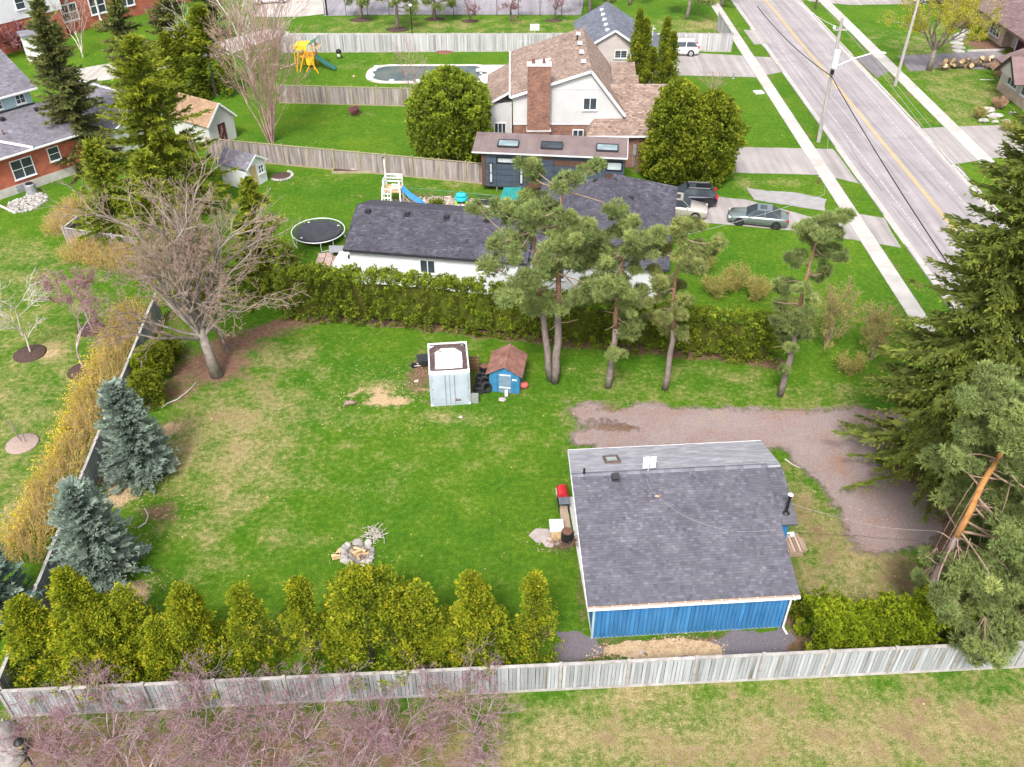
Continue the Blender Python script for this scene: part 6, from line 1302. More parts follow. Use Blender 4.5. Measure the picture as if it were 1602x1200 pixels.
    # stepped side roofs
    for (x0, x1, ya, yb, za, zc) in ((10.0, 12.0, 86.0, 88.2, 5.2, 5.9), (10.0, 12.1, 82.6, 85.6, 4.3, 5.5)):
        b = MB(); b.bx(9.8 - O.x, x1 - .15 - O.x, ya + .15 - O.y, yb - O.y, 0, za); b.build('side_wall', M['siding_beige'], root); roof_plane(root, T(9.6, ya, za), T(x1, ya, za), T(x1, yb, zc), T(9.6, yb, zc), M['shingle_brown'], name='side_roof', exposure=.17, tabw=.27)
    # electric meter on the brick
    b = MB(); b.box((0, 0, 1.6), (.3, .16, .5)); b.box((0, 0, 2.1), (.24, .14, .35)); b.tube([(.05, 0, 1.3), (.05, 0, .1)], .05, 6); b.tube([(-.1, 0, 1.3), (-.1, 0, .1)], .04, 6); b.build('electric_meter', M['grey_metal'], root, T(11.1, gy - .12, 0))
brown_house()

def gray_house():
    O = Vector((10.9, 97, 0)); root = thing('beige_gable_house', 'beige gabled house with blue grey roof beyond the brown roofed house', 'house', O)
    zr, xL, zL, xR, zR, yb = 6.5, -3.75, 4.3, 6.6, 2.6, 10.5
    solid(root, 'wall', [(-3.5, 0), (6.2, 0), (6.2, zR + .1), (0, zr - .2), (-3.5, zL)], 0, yb - .3, M['siding_beige'])
    lw = MB(); lap_wall(lw, -3.5, 6.2, -.01, .2, zr, .22, ztop=lambda x: zr - .25 + (x * (zr - zL) / -xL if x < 0 else -x * (zr - zR) / xR)); tag(lw.build('siding', M['siding_beige'], root), kind='stuff')
    roof_plane(root, (xL, yb, zL), (xL, -.3, zL), (0, -.3, zr), (0, yb, zr), M['shingle_blue'], exposure=.25, tabw=.4); roof_plane(root, (xR, -1.6, zR), (xR, yb, zR), (0, yb, zr), (0, -.3, zr), M['shingle_blue'], exposure=.25, tabw=.4)
    strip_board(root, 'barge_board', [(xL, -.34, zL - .1), (0, -.34, zr - .1), (3.3, -.34 - .65, 4.45)], .05, .2, M['white']); strip_board(root, 'gutter', [(xR + .05, -1.6, zR - .05), (xR + .05, yb, zR - .05)], .12, .12, M['white'])
    window(root, (.75, -.04, 3.9), 1.35, .9)
    for k in range(5): box_vent(root, (-.75, .9 + k * 1.9, zr - .45), 0, .4, M['galv'])
    c = MB(); c.tube([(4.6, 4.2, 3.7), (4.6, 4.2, 5.6)], .05, 6); c.tube([(4.6, 4.2, 5.3), (4.9, 4.2, 5.3)], .04, 6); c.build('service_mast', M['galv'], root)
gray_house()

# ---- red brick bungalow, left edge
def brick_bungalow():
    A = at(0, 313); B_ = at(140, 265); rz = math.atan2(B_.y - A.y, B_.x - A.x); A = A - (B_ - A).normalized() * 6; lc = frame(A, rz)
    root = thing('brick_bungalow', 'red brick bungalow with grey roof and pale blue clerestory at the left edge', 'house', A, rz)
    Lx = lc(B_).x; ze = 3.55; y1, z1 = 4.6, 5.35; zc = 6.75; yr, zr = 8.2, 8.7
    b = MB(); b.bx(0, Lx, .03, 11, .0, .75); b.build('foundation', M['concrete'], root)
    b = MB()
    for k in range(10): b.bx(Lx - 1.2 * k - .015, Lx - 1.2 * k, -.006, .028, .02, .74, .2)
    b = MB(); b.bx(0, Lx - .03, .08, 11, .75, ze); b.build('wall', M['brick_red'], root)
    roof_plane(root, (-.5, -.45, ze), (Lx + .4, -.45, ze), (Lx + .4, y1, z1), (-.5, y1, z1), M['shingle_grey'], exposure=.16, tabw=.28)
    strip_board(root, 'gutter', [(-.5, -.5, ze - .06), (Lx + .4, -.5, ze - .06)], .12, .14, M['white'])
    b = MB(); b.bx(0, Lx - 1.2, y1 - .02, y1 + 3, z1 - .5, zc); b.build('clerestory_wall', M['siding_blue'], root); lw = MB(); lap_wall(lw, 0, Lx - 1.2, y1 - .03, z1 - .1, zc, .16); tag(lw.build('siding', M['siding_blue'], root), kind='stuff')
    b = MB(); b.bx(0, Lx - 1.1, y1 - .12, y1 - .065, z1 - .02, z1 + .14); b.build('flashing', M['charcoal'], root)
    roof_plane(root, (-.5, y1 - .45, zc), (Lx - .6, y1 - .45, zc), (Lx - .6, yr + 2, zr + .6), (-.5, yr + 2, zr + .6), M['shingle_grey'], name='upper_roof', exposure=.16, tabw=.28); roof_plane(root, (Lx - .6, 15.5, zc), (-.5, 15.5, zc), (-.5, yr + 2, zr + .6), (Lx - .6, yr + 2, zr + .6), M['shingle_grey'], name='upper_roof', lay=False)
    strip_board(root, 'upper_gutter', [(-.5, y1 - .5, zc - .05), (Lx - .6, y1 - .5, zc - .05)], .12, .14, M['white'])
    for k in range(6):
        x = 1.8 + k * 2.05
        if x < Lx - 1.8: window(root, (x, y1 - .06, z1 + .72), .85, .85, mull=1, cross=1, fw=.06)
    window(root, (lc(at(15, 275)).x - .1, .05, 2.0), 1.9, 1.7, mull=1, cross=1); window(root, (lc(at(40, 255)).x + .55, .05, 2.35), 1.05, 1.25, mull=0, cross=1)
    # cross gable white barge at the left
    xg = lc(at(15, 225, 3.6)).x; strip_board(root, 'valley_trim', [(xg + .9, -.5, ze + .1), (xg - 2.6, 2.4, z1 - .4)], .12, .18, M['white'])
    for px, py in ((10, 190), (61, 173)):
        q = lc(at(px, py, 5.1)); box_vent(root, (q.x, 3.7, ze + (3.7 + .45) * (z1 - ze) / (y1 + .45) + .02), 0, .38, M['charcoal'])
    b = MB(); b.bx(-.04, .04, -.05, .05, 0, .7); o = b.build('vent_pipe', M['rust'], root, (lc(at(10, 212, 4.5)).x, 2.0, 4.2))
    b = MB(); b.bx(-.5, .5, -.06, .03, 0, .5); b.build('basement_window', M['grey_metal'], root, (lc(at(30, 296)).x, .0, .22))
    # air conditioner beside the wall
    c = at(51, 303); t = thing('air_conditioner', 'grey round air conditioner on white gravel beside the brick wall', 'air conditioner', c)
    b = MB(); b.lathe((0, 0, .05), [(.44, 0), (.46, .06), (.46, .82), (.42, .9)], 20); b.build('cabinet', M['grey_metal'], t)
    b = MB(); b.lathe((0, 0, .951), [(.34, 0), (.34, .02), (.05, .04)], 18); b.build('fan_grille', M['black'], t); b = MB(); b.lathe((0, 0, 0), [(.55, 0), (.55, .05)], 16); b.build('pad', M['concrete'], t)
    # eavestrough extension lying on the bed
    b = MB(); p, q = at(-10, 318), at(24, 334); b.beam(p + Vector((0, 0, .08)), q + Vector((0, 0, .05)), .12, .1); tag(b.build('drain_pipe', M['white']), 'white drain pipe lying across the bed at the left edge', 'pipe')
brick_bungalow()
def grey_wing():
    P = [at(149, 133, 4.4), at(232, 156, 3.9), at(205, 172, 2.9), at(140, 165, 2.9)]; O = at(200, 205); root = thing('grey_garage', 'low white garage with grey roof half hidden behind the yellow green spruce', 'garage', O)
    p = [q - O for q in P]; d = (p[1] - p[0]).normalized(); n = Vector((d.y, -d.x, 0)).normalized()
    r0, r1 = p[0] - d * 2, p[1]; e0, e1 = r0 + n * 5.0 - Vector((0, 0, 1.3)), r1 + n * 5.0 - Vector((0, 0, 1.3)); f0, f1 = r0 - n * 2 - Vector((0, 0, .8)), r1 - n * 2 - Vector((0, 0, .8))
    roof_plane(root, e0, e1, r1, r0, M['shingle_grey'], exposure=.22, tabw=.4); roof_plane(root, f1, f0, r0, r1, M['shingle_grey'], lay=False)
    for a, b_ in ((r0, r1), (r1, e1)): strip_board(root, 'fascia', [a + Vector((0, 0, .03)), b_ + Vector((0, 0, .03))], .14, .12, M['white'])
    w = [e0 - n * .4 + d * .3, e1 - n * .4 - d * .3, f1 + n * .4 - d * .3, f0 + n * .4 + d * .3]; b = MB(); b.prism([(q.x, q.y) for q in w], 0, 2.55); b.build('wall', M['white'], root)
grey_wing()

# ---- far red brick house, top left
def far_brick():
    A = at(140, 45); B_ = at(262, 12); rz = math.atan2(B_.y - A.y, B_.x - A.x); A0 = A - (B_ - A).normalized() * 9; lc = frame(A0, rz); Lx = lc(B_).x + 14
    root = thing('far_brick_house', 'two storey red brick house with white trimmed windows at the top left', 'house', A0, rz)
    b = MB(); b.bx(0, Lx, 0, 10, 0, 6.2); b.build('wall', M['brick_red'], root)
    b = MB(); b.bx(-6, 5.5, -1.2, 6, 3.4, 7.0); b.build('white_bay', M['white_siding'], root); b = MB(); b.bx(-6, 5.3, -1.1, 6, 0, 3.4); b.build('bay_brick', M['brick_red'], root)
    roof_plane(root, (-.6, -.6, 6.2), (Lx + .6, -.6, 6.2), (Lx - 4, 5, 9.2), (3, 5, 9.2), M['shingle_grey'], exposure=.4, tabw=.6); roof_plane(root, (Lx + .6, 10.6, 6.2), (-.6, 10.6, 6.2), (3, 5, 9.2), (Lx - 4, 5, 9.2), M['shingle_grey'], lay=False)
    for px, py in ((131, 27), (176, 16), (215, 3)):
        q = lc(at(px, py, 2.4)); x = q.x; window(root, (x, -.05, 2.5), 2.3, 2.1, mull=1, cross=1, fw=.14); b = MB(); b.bx(-.2, .2, -.12, -.06, 3.7, 4.15); b.build('keystone', M['concrete'], root, (x, 0, 0))
    x = lc(at(165, 40)).x; c = MB(); c.tube([(x - .3, -.14, 6.2), (x - .3, -.14, .8), (x + .5, -1.6, .1)], .11, 6); c.build('downspout', M['white'], root)
    for x in (.5, 2.8): window(root, (x, -1.25, 5.2), 1.2, 1.5, mull=0, cross=1)
    # pale porch corner by the plum shrubs
    c = at(62, 92); r2 = thing('porch_column', 'pale blue white porch wall end behind the tall narrow spruce', 'porch', c, .6); b = MB(); b.bx(-1.2, 1.4, -1, 1, 0, 2.9); b.build('wall', M['white_siding'], r2); b = MB(); b.bx(-1.4, 1.6, -1.2, 1.2, 2.9, 3.1); b.build('roof', M['shingle_grey'], r2)
far_brick()

# ---- plum roofed stone house and cream gabled house, right edge
def plum_house():
    O = Vector((60.2, 103, 0)); root = thing('plum_roofed_house', 'stone fronted house with wide plum shingle roof at the top right', 'house', O)
    b = MB(); b.bx(0, 14, 9.2, 34, 0, 2.75); b.build('wall', M['brick_stone'], root); b = MB(); b.bx(1.2, 14, 0, 9.2, 0, 2.7); b.build('garage_wall', M['siding_beige'], root)
    roof_plane(root, (-1.3, 36, 2.9), (-1.3, -1.5, 2.9), (7, 2, 6.2), (7, 33, 6.2), M['shingle_plum'], exposure=.3, tabw=.45); roof_plane(root, (-1.3, -1.5, 2.9), (16, -1.5, 2.9), (7, 2, 6.2), (7, 2, 6.2), M['shingle_plum'], lay=False); roof_plane(root, (16, -1.5, 2.9), (16, 36, 2.9), (7, 33, 6.2), (7, 2, 6.2), M['shingle_plum'], lay=False)
    strip_board(root, 'fascia', [(-1.34, -1.5, 2.78), (-1.34, 36, 2.78)], .05, .2, mat('brown_trim', (.10, .065, .05), (.13, .09, .07)))
    b = MB(); b.bx(1.05, 1.18, 1.2, 7.6, 0, 2.35); g = b.build('garage_door', mat('maroon_door', (.075, .018, .03), (.10, .028, .042), 2, .5, .02), root)
    for k in range(4): b = MB(); b.bx(1.03, 1.048, 1.25, 7.55, .06 + k * .58, .58 + k * .58); b.build('door_panel', mat('maroon_door', (.075, .018, .03)), g)
    for y0, y1 in ((1.02, 1.2), (7.6, 7.8)): b = MB(); b.bx(1.0, 1.2, y0, y1, 0, 2.5); b.build('door_post', M['white'], root)
    window(root, (-.05, 11.6, 1.5), 2.6, 1.7, -PI / 2, mull=2); window(root, (-.05, 17.5, 1.4), 2.0, 1.6, -PI / 2, mull=1); window(root, (-.05, 22, 1.4), 1.8, 1.6, -PI / 2, mull=1)
    for y in (14.4, 15.8): b = MB(); b.bx(-1.0, -.82, y, y + .18, 0, 2.75); b.build('porch_post', M['raw_wood'], root)
plum_house()
def cream_house():
    O = Vector((53.4, 84.5, 0)); root = thing('cream_house', 'cream house with black edged porch gable at the right edge', 'house', O, 0)
    b = MB(); b.bx(0, 12, 0, 13, .9, 3.0); b.build('wall', M['siding_beige'], root); b = MB(); b.bx(-.04, 12, -.04, 13, 0, .9); b.build('stone_base', M['brick_stone'], root)
    roof_plane(root, (-.7, 14, 3.0), (-.7, -.7, 3.0), (6, -.7, 5.6), (6, 14, 5.6), M['shingle_plum'], exposure=.3, tabw=.45); roof_plane(root, (12.7, -.7, 3.0), (12.7, 14, 3.0), (6, 14, 5.6), (6, -.7, 5.6), M['shingle_plum'], lay=False)
    solid(root, 'porch_gable', [(6.6, 2.9), (10.6, 2.9), (8.6, 4.7)], -1.7, 3, M['siding_beige'], 'x')
    roof_plane(root, (-2.0, 10.9, 2.8), (-2.0, 10.9, 2.8), (-2, 8.6, 4.85), (-2, 8.6, 4.85), M['shingle_plum'], lay=False) if False else None
    b = MB(); b.slab([(-2, 6.3, 2.75), (3, 6.3, 2.75), (3, 8.6, 4.85), (-2, 8.6, 4.85)], .12); b.slab([(3, 10.9, 2.75), (-2, 10.9, 2.75), (-2, 8.6, 4.85), (3, 8.6, 4.85)], .12); b.build('porch_roof', M['shingle_plum'], root)
    strip_board(root, 'porch_trim', [(-2.03, 6.3, 2.7), (-2.03, 8.6, 4.8), (-2.03, 10.9, 2.7)], .06, .22, M['black'])
    window(root, (-.05, 10.2, 1.95), 2.2, 1.5, -PI / 2, mull=2); window(root, (-.05, 7.2, 1.95), 1.6, 1.5, -PI / 2, mull=1); b = MB(); b.bx(-.06, .0, 1.6, 2.6, .9, 2.9); b.build('door', mat('maroon_door', (.075, .018, .03)), root)
    for k in range(4):
        b = MB(); b.bx(-.4 - .35 * (k + 1), -.4 - .35 * k, 1.2, 3.2, 0, .8 - .2 * k); b.build('step', M['concrete'], root)
    b = MB(); b.bx(-.4, -.045, 1.0, 3.4, 0, .88); b.build('landing', M['concrete'], root)
    for y in (1.15, 3.3):
        b = MB()
        for k in range(7): x = -.1 - k * .28; z = .88 if x > -.4 else max(0, .88 + (x + .4) * .57); b.tube([(x, y, z), (x, y, z + .95)], .018, 5)
        b.tube([(-.1, y, 1.83), (-.4, y, 1.83), (-1.8, y, 1.05)], .025, 5); b.build('railing', M['black'], root)
cream_house()

# ================================================================ SHEDS AND CONTAINER
def white_shed():
    O = at(405, 290); root = thing('white_shed', 'small white garden shed with grey roof and brown door', 'shed', O, -.25)
    W, D, ze, zr = 2.4, 3.0, 2.1, 2.9
    solid(root, 'wall', [(-W / 2, 0), (W / 2, 0), (W / 2, ze), (0, zr - .1), (-W / 2, ze)], 0, D, M['white'])
    root.rotation_euler[2] = math.radians(62)
    roof_plane(root, (-W / 2 - .2, D + .2, ze - .1), (-W / 2 - .2, -.25, ze - .1), (0, -.25, zr), (0, D + .2, zr), M['shingle_grey'], th=.08); roof_plane(root, (W / 2 + .2, -.25, ze - .1), (W / 2 + .2, D + .2, ze - .1), (0, D + .2, zr), (0, -.25, zr), M['shingle_grey'], th=.08)
    strip_board(root, 'barge_board', [(-W / 2 - .2, -.28, ze - .15), (0, -.28, zr - .05), (W / 2 + .2, -.28, ze - .15)], .04, .16, M['white'])
    b = MB(); b.bx(-.75, -.05, -.05, -.005, .05, 1.95); b.build('door', M['raw_wood'], root); window(root, (.55, -.04, 1.35), .7, .8, mull=1, cross=1)
white_shed()
def tan_shed():
    O = at(352, 224); root = thing('tan_roofed_shed', 'grey sided shed with tan shingle roof behind the yellow green spruce', 'shed', O, math.radians(58))
    W, D, ze, zr = 3.2, 5.0, 2.4, 4.0
    solid(root, 'wall', [(-W / 2, 0), (W / 2, 0), (W / 2, ze), (0, zr - .1), (-W / 2, ze)], 0, D, M['siding_grey'])
    roof_plane(root, (-W / 2 - .25, D + .2, ze - .2), (-W / 2 - .25, -.25, ze - .2), (0, -.25, zr), (0, D + .2, zr), M['shingle_tan'], th=.08, exposure=.2); roof_plane(root, (W / 2 + .25, -.25, ze - .2), (W / 2 + .25, D + .2, ze - .2), (0, D + .2, zr), (0, -.25, zr), M['shingle_tan'], th=.08, exposure=.2)
    strip_board(root, 'barge_board', [(-W / 2 - .25, -.28, ze - .25), (0, -.28, zr - .05), (W / 2 + .25, -.28, ze - .25)], .05, .18, M['white'])
    b = MB(); b.bx(-.5, .4, -.05, -.005, .05, 2.0); b.build('door', mat('maroon_door', (.075, .018, .03)), root)
tan_shed()
def container():
    a, q = at(674, 636), at(737, 632); rz = math.atan2(q.y - a.y, q.x - a.x); O = (a + q) / 2; W = 2.44; H = 2.6; D = 3.0
    root = thing('storage_container', 'pale blue steel storage container with a white patched roof', 'container', O, rz)
    b = MB(); b.bx(-W / 2 + .06, W / 2 - .06, .06, D - .06, .12, H - .06); b.build('box', M['container'], root)
    # corrugated sides and back
    for sx in (-1, 1):
        b = MB(); k = 0; y = .12
        while y < D - .15:
            b.bx(min(sx * (W / 2 - .06), sx * (W / 2 - .025)), max(sx * (W / 2 - .06), sx * (W / 2 - .025)), y, y + .1, .2, H - .14); y += .2
        tag(b.build('corrugation', M['container'], root), kind='stuff')
    b = MB()
    for x in (-1, 1):
        for y in (0, 1): b.box((x * (W / 2 - .05), .05 + y * (D - .1), H / 2), (.1, .1, H - .36))
    b.build('corner_post', M['container'], root) if False else None
    for x in (-1, 1):
        for y in (0, 1):
            b = MB(); b.box((0, 0, H / 2), (.11, .11, H - .36)); o = b.build('corner_post', M['container'], root, (x * (W / 2 - .055), .055 + y * (D - .11), 0))
            for z in (.09, H - .085): b = MB(); b.box((0, 0, z), (.17, .17, .17)); b.build('corner_casting', M['white'], root, (x * (W / 2 - .085), .085 + y * (D - .17), 0))
    for (x0, x1, y0, y1, nm) in ((-W / 2 + .17, W / 2 - .17, .0, .1, 'header'), (-W / 2 + .17, W / 2 - .17, D - .1, D, 'header')): b = MB(); b.bx(x0, x1, y0, y1, H - .2, H); b.build(nm, M['white'], root)
    for sx in (-1, 1): b = MB(); b.bx(sx * (W / 2 - .05) - .04, sx * (W / 2 - .05) + .04, .17, D - .17, H - .12, H); b.build('top_rail', M['white'], root)
    b = MB(); b.bx(-W / 2 + .17, W / 2 - .17, 0, .09, .0, .16); b.build('sill', M['container'], root)
    # roof sheet: rusty dark border with a ragged white coating on it
    b = MB(); b.bx(-W / 2 + .092, W / 2 - .092, .102, D - .102, H - .07, H - .05); b.build('roof_sheet', mat('tarred_rust', (.055, .035, .035), (.13, .085, .085), 4, .8, .2, spots=((.36, .22, .20), .16, 2.0)), root)
    pts = [Vector((x, y, 0)) for x, y in ((-.82, .36), (.82, .34), (.83, 1.95), (.42, 2.42), (-.40, 2.44), (-.82, 2.05))]; rp = ragged(pts, .05, .12, 3)
    b = MB(); b.prism([(p.x, p.y) for p in rp], H - .049, H - .042); b.build('white_coating', mat('white_roof_coating', (.70, .72, .72), (.84, .85, .85), 1.5, .6, .03), root)
    for (xx, yy, sx, sy) in ((-.98, 2.62, .34, .28), (.98, 2.6, .3, .3)): b = MB(); b.prism([(xx - sx / 2, yy + sy / 2), (xx + sx / 2, yy + sy / 2), (xx + (sx / 2 if xx < 0 else -sx / 2), yy + sy / 2 - .02), (xx - sx / 2 if xx < 0 else xx + sx / 2, yy - sy / 2)], H - .048, H - .043); b.build('white_patch', mat('white_roof_coating', (.70, .72, .72)), root)
    b = MB(); b.beam((-.62, 2.45, H - .035), (-.4, 2.0, H - .035), .07, .02); b.build('roof_crack', M['rust'], root)
    # two door leaves with locking bars
    for sx in (-1, 1):
        b = MB(); x0, x1 = (-W / 2 + .12, -.012) if sx < 0 else (.012, W / 2 - .12); b.bx(x0, x1, -.045, .055, .17, H - .21); d = b.build('door', M['container'], root)
        for xx in ((x0 + x1) / 2 + .28 * -sx, ): b = MB(); b.tube([(xx, -.075, .2), (xx, -.075, H - .24)], .02, 6); b.build('locking_bar', M['grey_metal'], d)
        for z in (.6, 1.3, 2.0): b = MB(); b.bx(-.05, .05, -.07, -.046, z, z + .08); b.build('hinge', M['grey_metal'], d, (x0 + .05 if sx < 0 else x1 - .05, 0, 0))
    b = MB(); b.bx(.28, .62, -.075, -.046, .38, .46); b.beam((.3, -.08, .42), (.42, -.08, .6), .03, .03); b.beam((.62, -.08, .36), (.55, -.08, .54), .03, .03); b.build('door_handle', M['rust'], root)
    b = MB(); b.bx(-.62, -.38, -.0475, -.0455, .52, .56); b.build('stencil_mark', M['grey_metal'], root)
container()
def small_shed():
    a, q = at(768, 611), at(814, 616); O = at(789, 614); rz = math.atan2(q.y - a.y, q.x - a.x); root = thing('tool_shed', 'small blue plank shed with rusty sheet metal roof', 'shed', O, rz + .02)
    W, D, ze, zr = 1.85, 2.15, 1.55, 2.1
    solid(root, 'wall', [(-W / 2, 0), (W / 2, 0), (W / 2, ze), (0, zr - .04), (-W / 2, ze)], 0.03, D, M['shed_blue'])
    for k in range(9):
        x = -W / 2 + (k + .5) * W / 9; z = zr - .06 - abs(x) * (zr - ze) / (W / 2) - .03
        if abs(x) < .33: continue
        b = MB(); b.bx(-W / 18 + .006, W / 18 - .006, -.0, .026, 0, z, R.random()); b.build('plank', M['shed_blue'], root, (x, 0, 0))
    for sx in (-1, 1):
        for k in range(8):
            b = MB(); b.bx(-.012, .012, .03 + k * D / 8.2 + .006, .03 + (k + 1) * D / 8.2 - .006, 0, ze - .04, R.random()); b.build('plank', M['shed_blue'], root, (sx * (W / 2 + .013), 0, 0))
    for sx in (-1, 1):
        e = .22; x1 = sx * (W / 2 + e); z1 = zr - (W / 2 + e) * (zr - ze) / (W / 2); b = MB(); b.slab([(x1, -.2, z1), (x1, D + .15, z1), (0, D + .15, zr), (0, -.2, zr)] if sx > 0 else [(x1, D + .15, z1), (x1, -.2, z1), (0, -.2, zr), (0, D + .15, zr)], .02); rf = b.build('roof_sheet', M['rust_roof'], root)
        for k in range(4):
            y = -.1 + k * .72; b = MB(); b.beam((x1 * .99, y, z1 + .02), (sx * .03, y, zr + .01), .05, .035); b.build('sheet_seam', M['rust_roof'], rf)
    b = MB(); b.beam((0, -.21, zr + .01), (0, D + .16, zr + .01), .16, .03); b.build('ridge_cap', M['rust_roof'], root)
    b = MB(); b.bx(-.33, .42, -.05, -.003, .02, 1.42); d = b.build('door', M['grey_blue'], root); b = MB(); b.bx(-.3, .4, -.075, -.052, 1.36, 1.43); b.bx(-.3, .4, -.075, -.052, .4, .47); tag(b.build('door_brace', M['white'], d), kind='stuff')
    b = MB(); b.bx(.5, .78, -.03, -.003, 1.0, 1.1); b.build('window_slot', M['white'], root)
    c = O + Vector((.12, -.34, 0)); b = MB(); b.box((0, 0, .22), (.17, .05, .42), M=Matrix.Rotation(-.25, 3, 'X')); tag(b.build('white_board', M['white'], None, c), 'little white board propped against the blue shed door', 'board')
small_shed()

# ================================================================ CARS
def car(label, loc, rz, paint, kind='sedan', rim='rim', sunroof=True, name='parked_car', cat='car'):
    root = thing(name, label, cat, loc, rz); suv = kind == 'suv'
    Ln, Wd = (4.75, 1.86) if suv else (4.85, 1.82); h = Ln / 2; bz = .16 if suv else .0; RW = .37 if suv else .33
    st = [(h, .60, .38, .60 + bz), (h - .08, .76, .26, .70 + bz), (h - .45, .88, .24, .80 + bz), (h - 1.35, .91, .23, .92 + bz), (0, .915, .22, .95 + bz), (-h + 1.15, .915, .22, .97 + bz), (-h + .5, .89, .24, .98 + bz), (-h + .1, .80, .28, (.92 if not suv else 1.0) + bz), (-h, .68, .42, .72 + bz)]
    b = MB(); ring = []; n = 9
    for x, w, zl, zt in st: ring.append([(x, -w * .9, zl), (x, -w, zl + .16), (x, -w, zt - .2), (x, -w * .93, zt - .04), (x, 0, zt + .02), (x, w * .93, zt - .04), (x, w, zt - .2), (x, w, zl + .16), (x, w * .9, zl)])
    vs = [p for r in ring for p in r]; fs = []
    for i in range(len(ring) - 1):
        for k in range(n): fs.append((i * n + k, i * n + (k + 1) % n, (i + 1) * n + (k + 1) % n, (i + 1) * n + k))
    fs.append(tuple(reversed(range(n)))); fs.append(tuple((len(ring) - 1) * n + k for k in range(n))); b.add(vs, fs); b.build('body', paint, root, smooth=True)
    zb, zr = .93 + bz, (1.66 if suv else 1.44); wx, rx = h - 1.42, (h - 2.12 if suv else h - 2.25); rr, rb = (-h + .62, -h + .16) if suv else (-h + 1.45, -h + .62); hb, ht = .84, .64 if not suv else .68
    B = [Vector(q) for q in ((rb, -hb, zb), (wx, -hb, zb), (wx, hb, zb), (rb, hb, zb))]; T_ = [Vector(q) for q in ((rr, -ht, zr), (rx, -ht, zr), (rx, ht, zr), (rr, ht, zr))]
    c = MB(); c.hexa(B + T_); cabin = c.build('cabin', paint, root)
    c = MB(); c.slab([(rr - .02, -ht - .01, zr + .006), (rx + .02, -ht - .01, zr + .006), (rx + .02, ht + .01, zr + .006), (rr - .02, ht + .01, zr + .006)], .03); c.build('roof', paint, root)
    def pane(name, q, ins=.05):
        m = sum(q, Vector()) / 4; p = [v.lerp(m, ins) for v in q]; nn = (p[1] - p[0]).cross(p[2] - p[0]).normalized(); nn = nn if nn.dot(m - Vector((0, 0, zb + .2))) > 0 else -nn; p = [v + nn * .012 for v in p]
        if (p[1] - p[0]).cross(p[2] - p[0]).dot(nn) < 0: p = p[::-1]
        b = MB(); b.slab(p, .01); b.build(name, M['glass'], root)
    pane('windshield', [B[1], B[2], T_[2], T_[1]]); pane('rear_window', [B[0], B[3], T_[3], T_[0]])
    for i in (0, 1):
        a = (B[0], B[1], T_[1], T_[0]) if i == 0 else (B[3], B[2], T_[2], T_[3]); mb_, mt = a[0].lerp(a[1], .47), a[3].lerp(a[2], .47)
        pane('side_window', [a[0], mb_, mt, a[3]], .06); pane('side_window', [mb_, a[1], a[2], mt], .06)
    if sunroof: c = MB(); c.bx(rx - .75, rx - .2, -.36, .36, zr + .008, zr + .016); c.build('sunroof', M['glass'], root)
    for x in (h - .95, -h + .98):
        for s in (-1, 1):
            c = MB(); c.tube([(x, s * .70, RW), (x, s * .925, RW)], RW + .06, 16); c.build('wheel_arch', M['black'], root)
            c = MB(); c.tube([(x, s * .72, RW), (x, s * .945, RW)], RW, 18); w_ = c.build('wheel', M['rubber'], root); c = MB(); c.tube([(x, s * .90, RW), (x, s * .952, RW)], RW * .66, 14); c.build('rim', M[rim], w_)
            c = MB()
            for k in range(5): a = k * 1.257; c.beam((x, s * .957, RW), (x + math.cos(a) * RW * .6, s * .957, RW + math.sin(a) * RW * .6), .05, .008, up=(0, 1, 0))
            c.build('spoke', M[rim], w_)
    for s in (-1, 1):
        c = MB(); c.box((h - .16, s * .66, .62 + bz), (.22, .26, .12)); c.build('headlight', mat('headlight_glass', (.55, .58, .60), (.7, .72, .74), 3, .15, 0), root)
        c = MB(); c.box((-h + .12, s * .70, .78 + bz + (.1 if suv else 0)), (.22, .24, .16 if not suv else .3)); c.build('tail_light', M['red'], root)
        c = MB(); c.box((wx - .25, s * .97, zb + .02), (.12, .18, .12)); c.build('mirror', paint, root)
        c = MB(); c.bx(-.55, .9, s * .917 - .006, s * .917 + .006, .40, .43); c.bx(.22, .23, s * .917 - .004, s * .917 + .004, .3, .9 + bz); c.build('door_trim', M['charcoal'], root)
    c = MB(); c.box((h - .02, 0, .5 + bz), (.1, .95, .14)); c.build('grille', M['black'], root); c = MB(); c.box((-h + .0, 0, .6 + bz), (.05, .5, .12)); c.build('number_plate', M['white'], root)
    if suv:
        for s in (-1, 1): c = MB(); c.beam((rr + .1, s * .58, zr + .05), (rx - .1, s * .58, zr + .05), .04, .04); c.build('roof_rail', M['grey_metal'], root)
    return root
def paint(name, c, metal=.4): return mat(name, c, tuple(q * 1.08 for q in c), 1.0, .28, 0, metal=metal, spec=.5, coat=.6)
a, q = at(1147, 352), at(1230, 361); c = (a + q) / 2 + Vector((0, .9, 0)); car('silver green sedan parked on the drive nearest the street', c, math.atan2(q.y - a.y, q.x - a.x) + PI, paint('silver_green_paint', (.17, .205, .205)), 'sedan', 'rim_dark')
c = at(1076, 318); car('black sport utility vehicle parked under the twin round cedars', c, PI - .10, paint('black_car_paint', (.018, .019, .028)), 'suv', 'rim_dark')
c = at(1060, 340); car('champagne hatchback half hidden by the white house roof', c + Vector((.1, .5, 0)), -.20, paint('champagne_paint', (.52, .46, .42)), 'suv', 'rim', True)
c = at(1070, 88); car('white sport utility vehicle on the drive by the pale fence', c + Vector((-.6, .8, 0)), PI - .03, paint('white_car_paint', (.74, .75, .77), 0), 'suv', 'rim', False)
c = at(1448, 2); car('white car parked at the top edge beyond the budding maple', c, .3, paint('white_car_paint', (.74, .75, .77), 0), 'sedan')
c = at(424, 4); car('white car in the lot at the top edge', c, .2, paint('white_car_paint', (.74, .75, .77), 0), 'sedan')

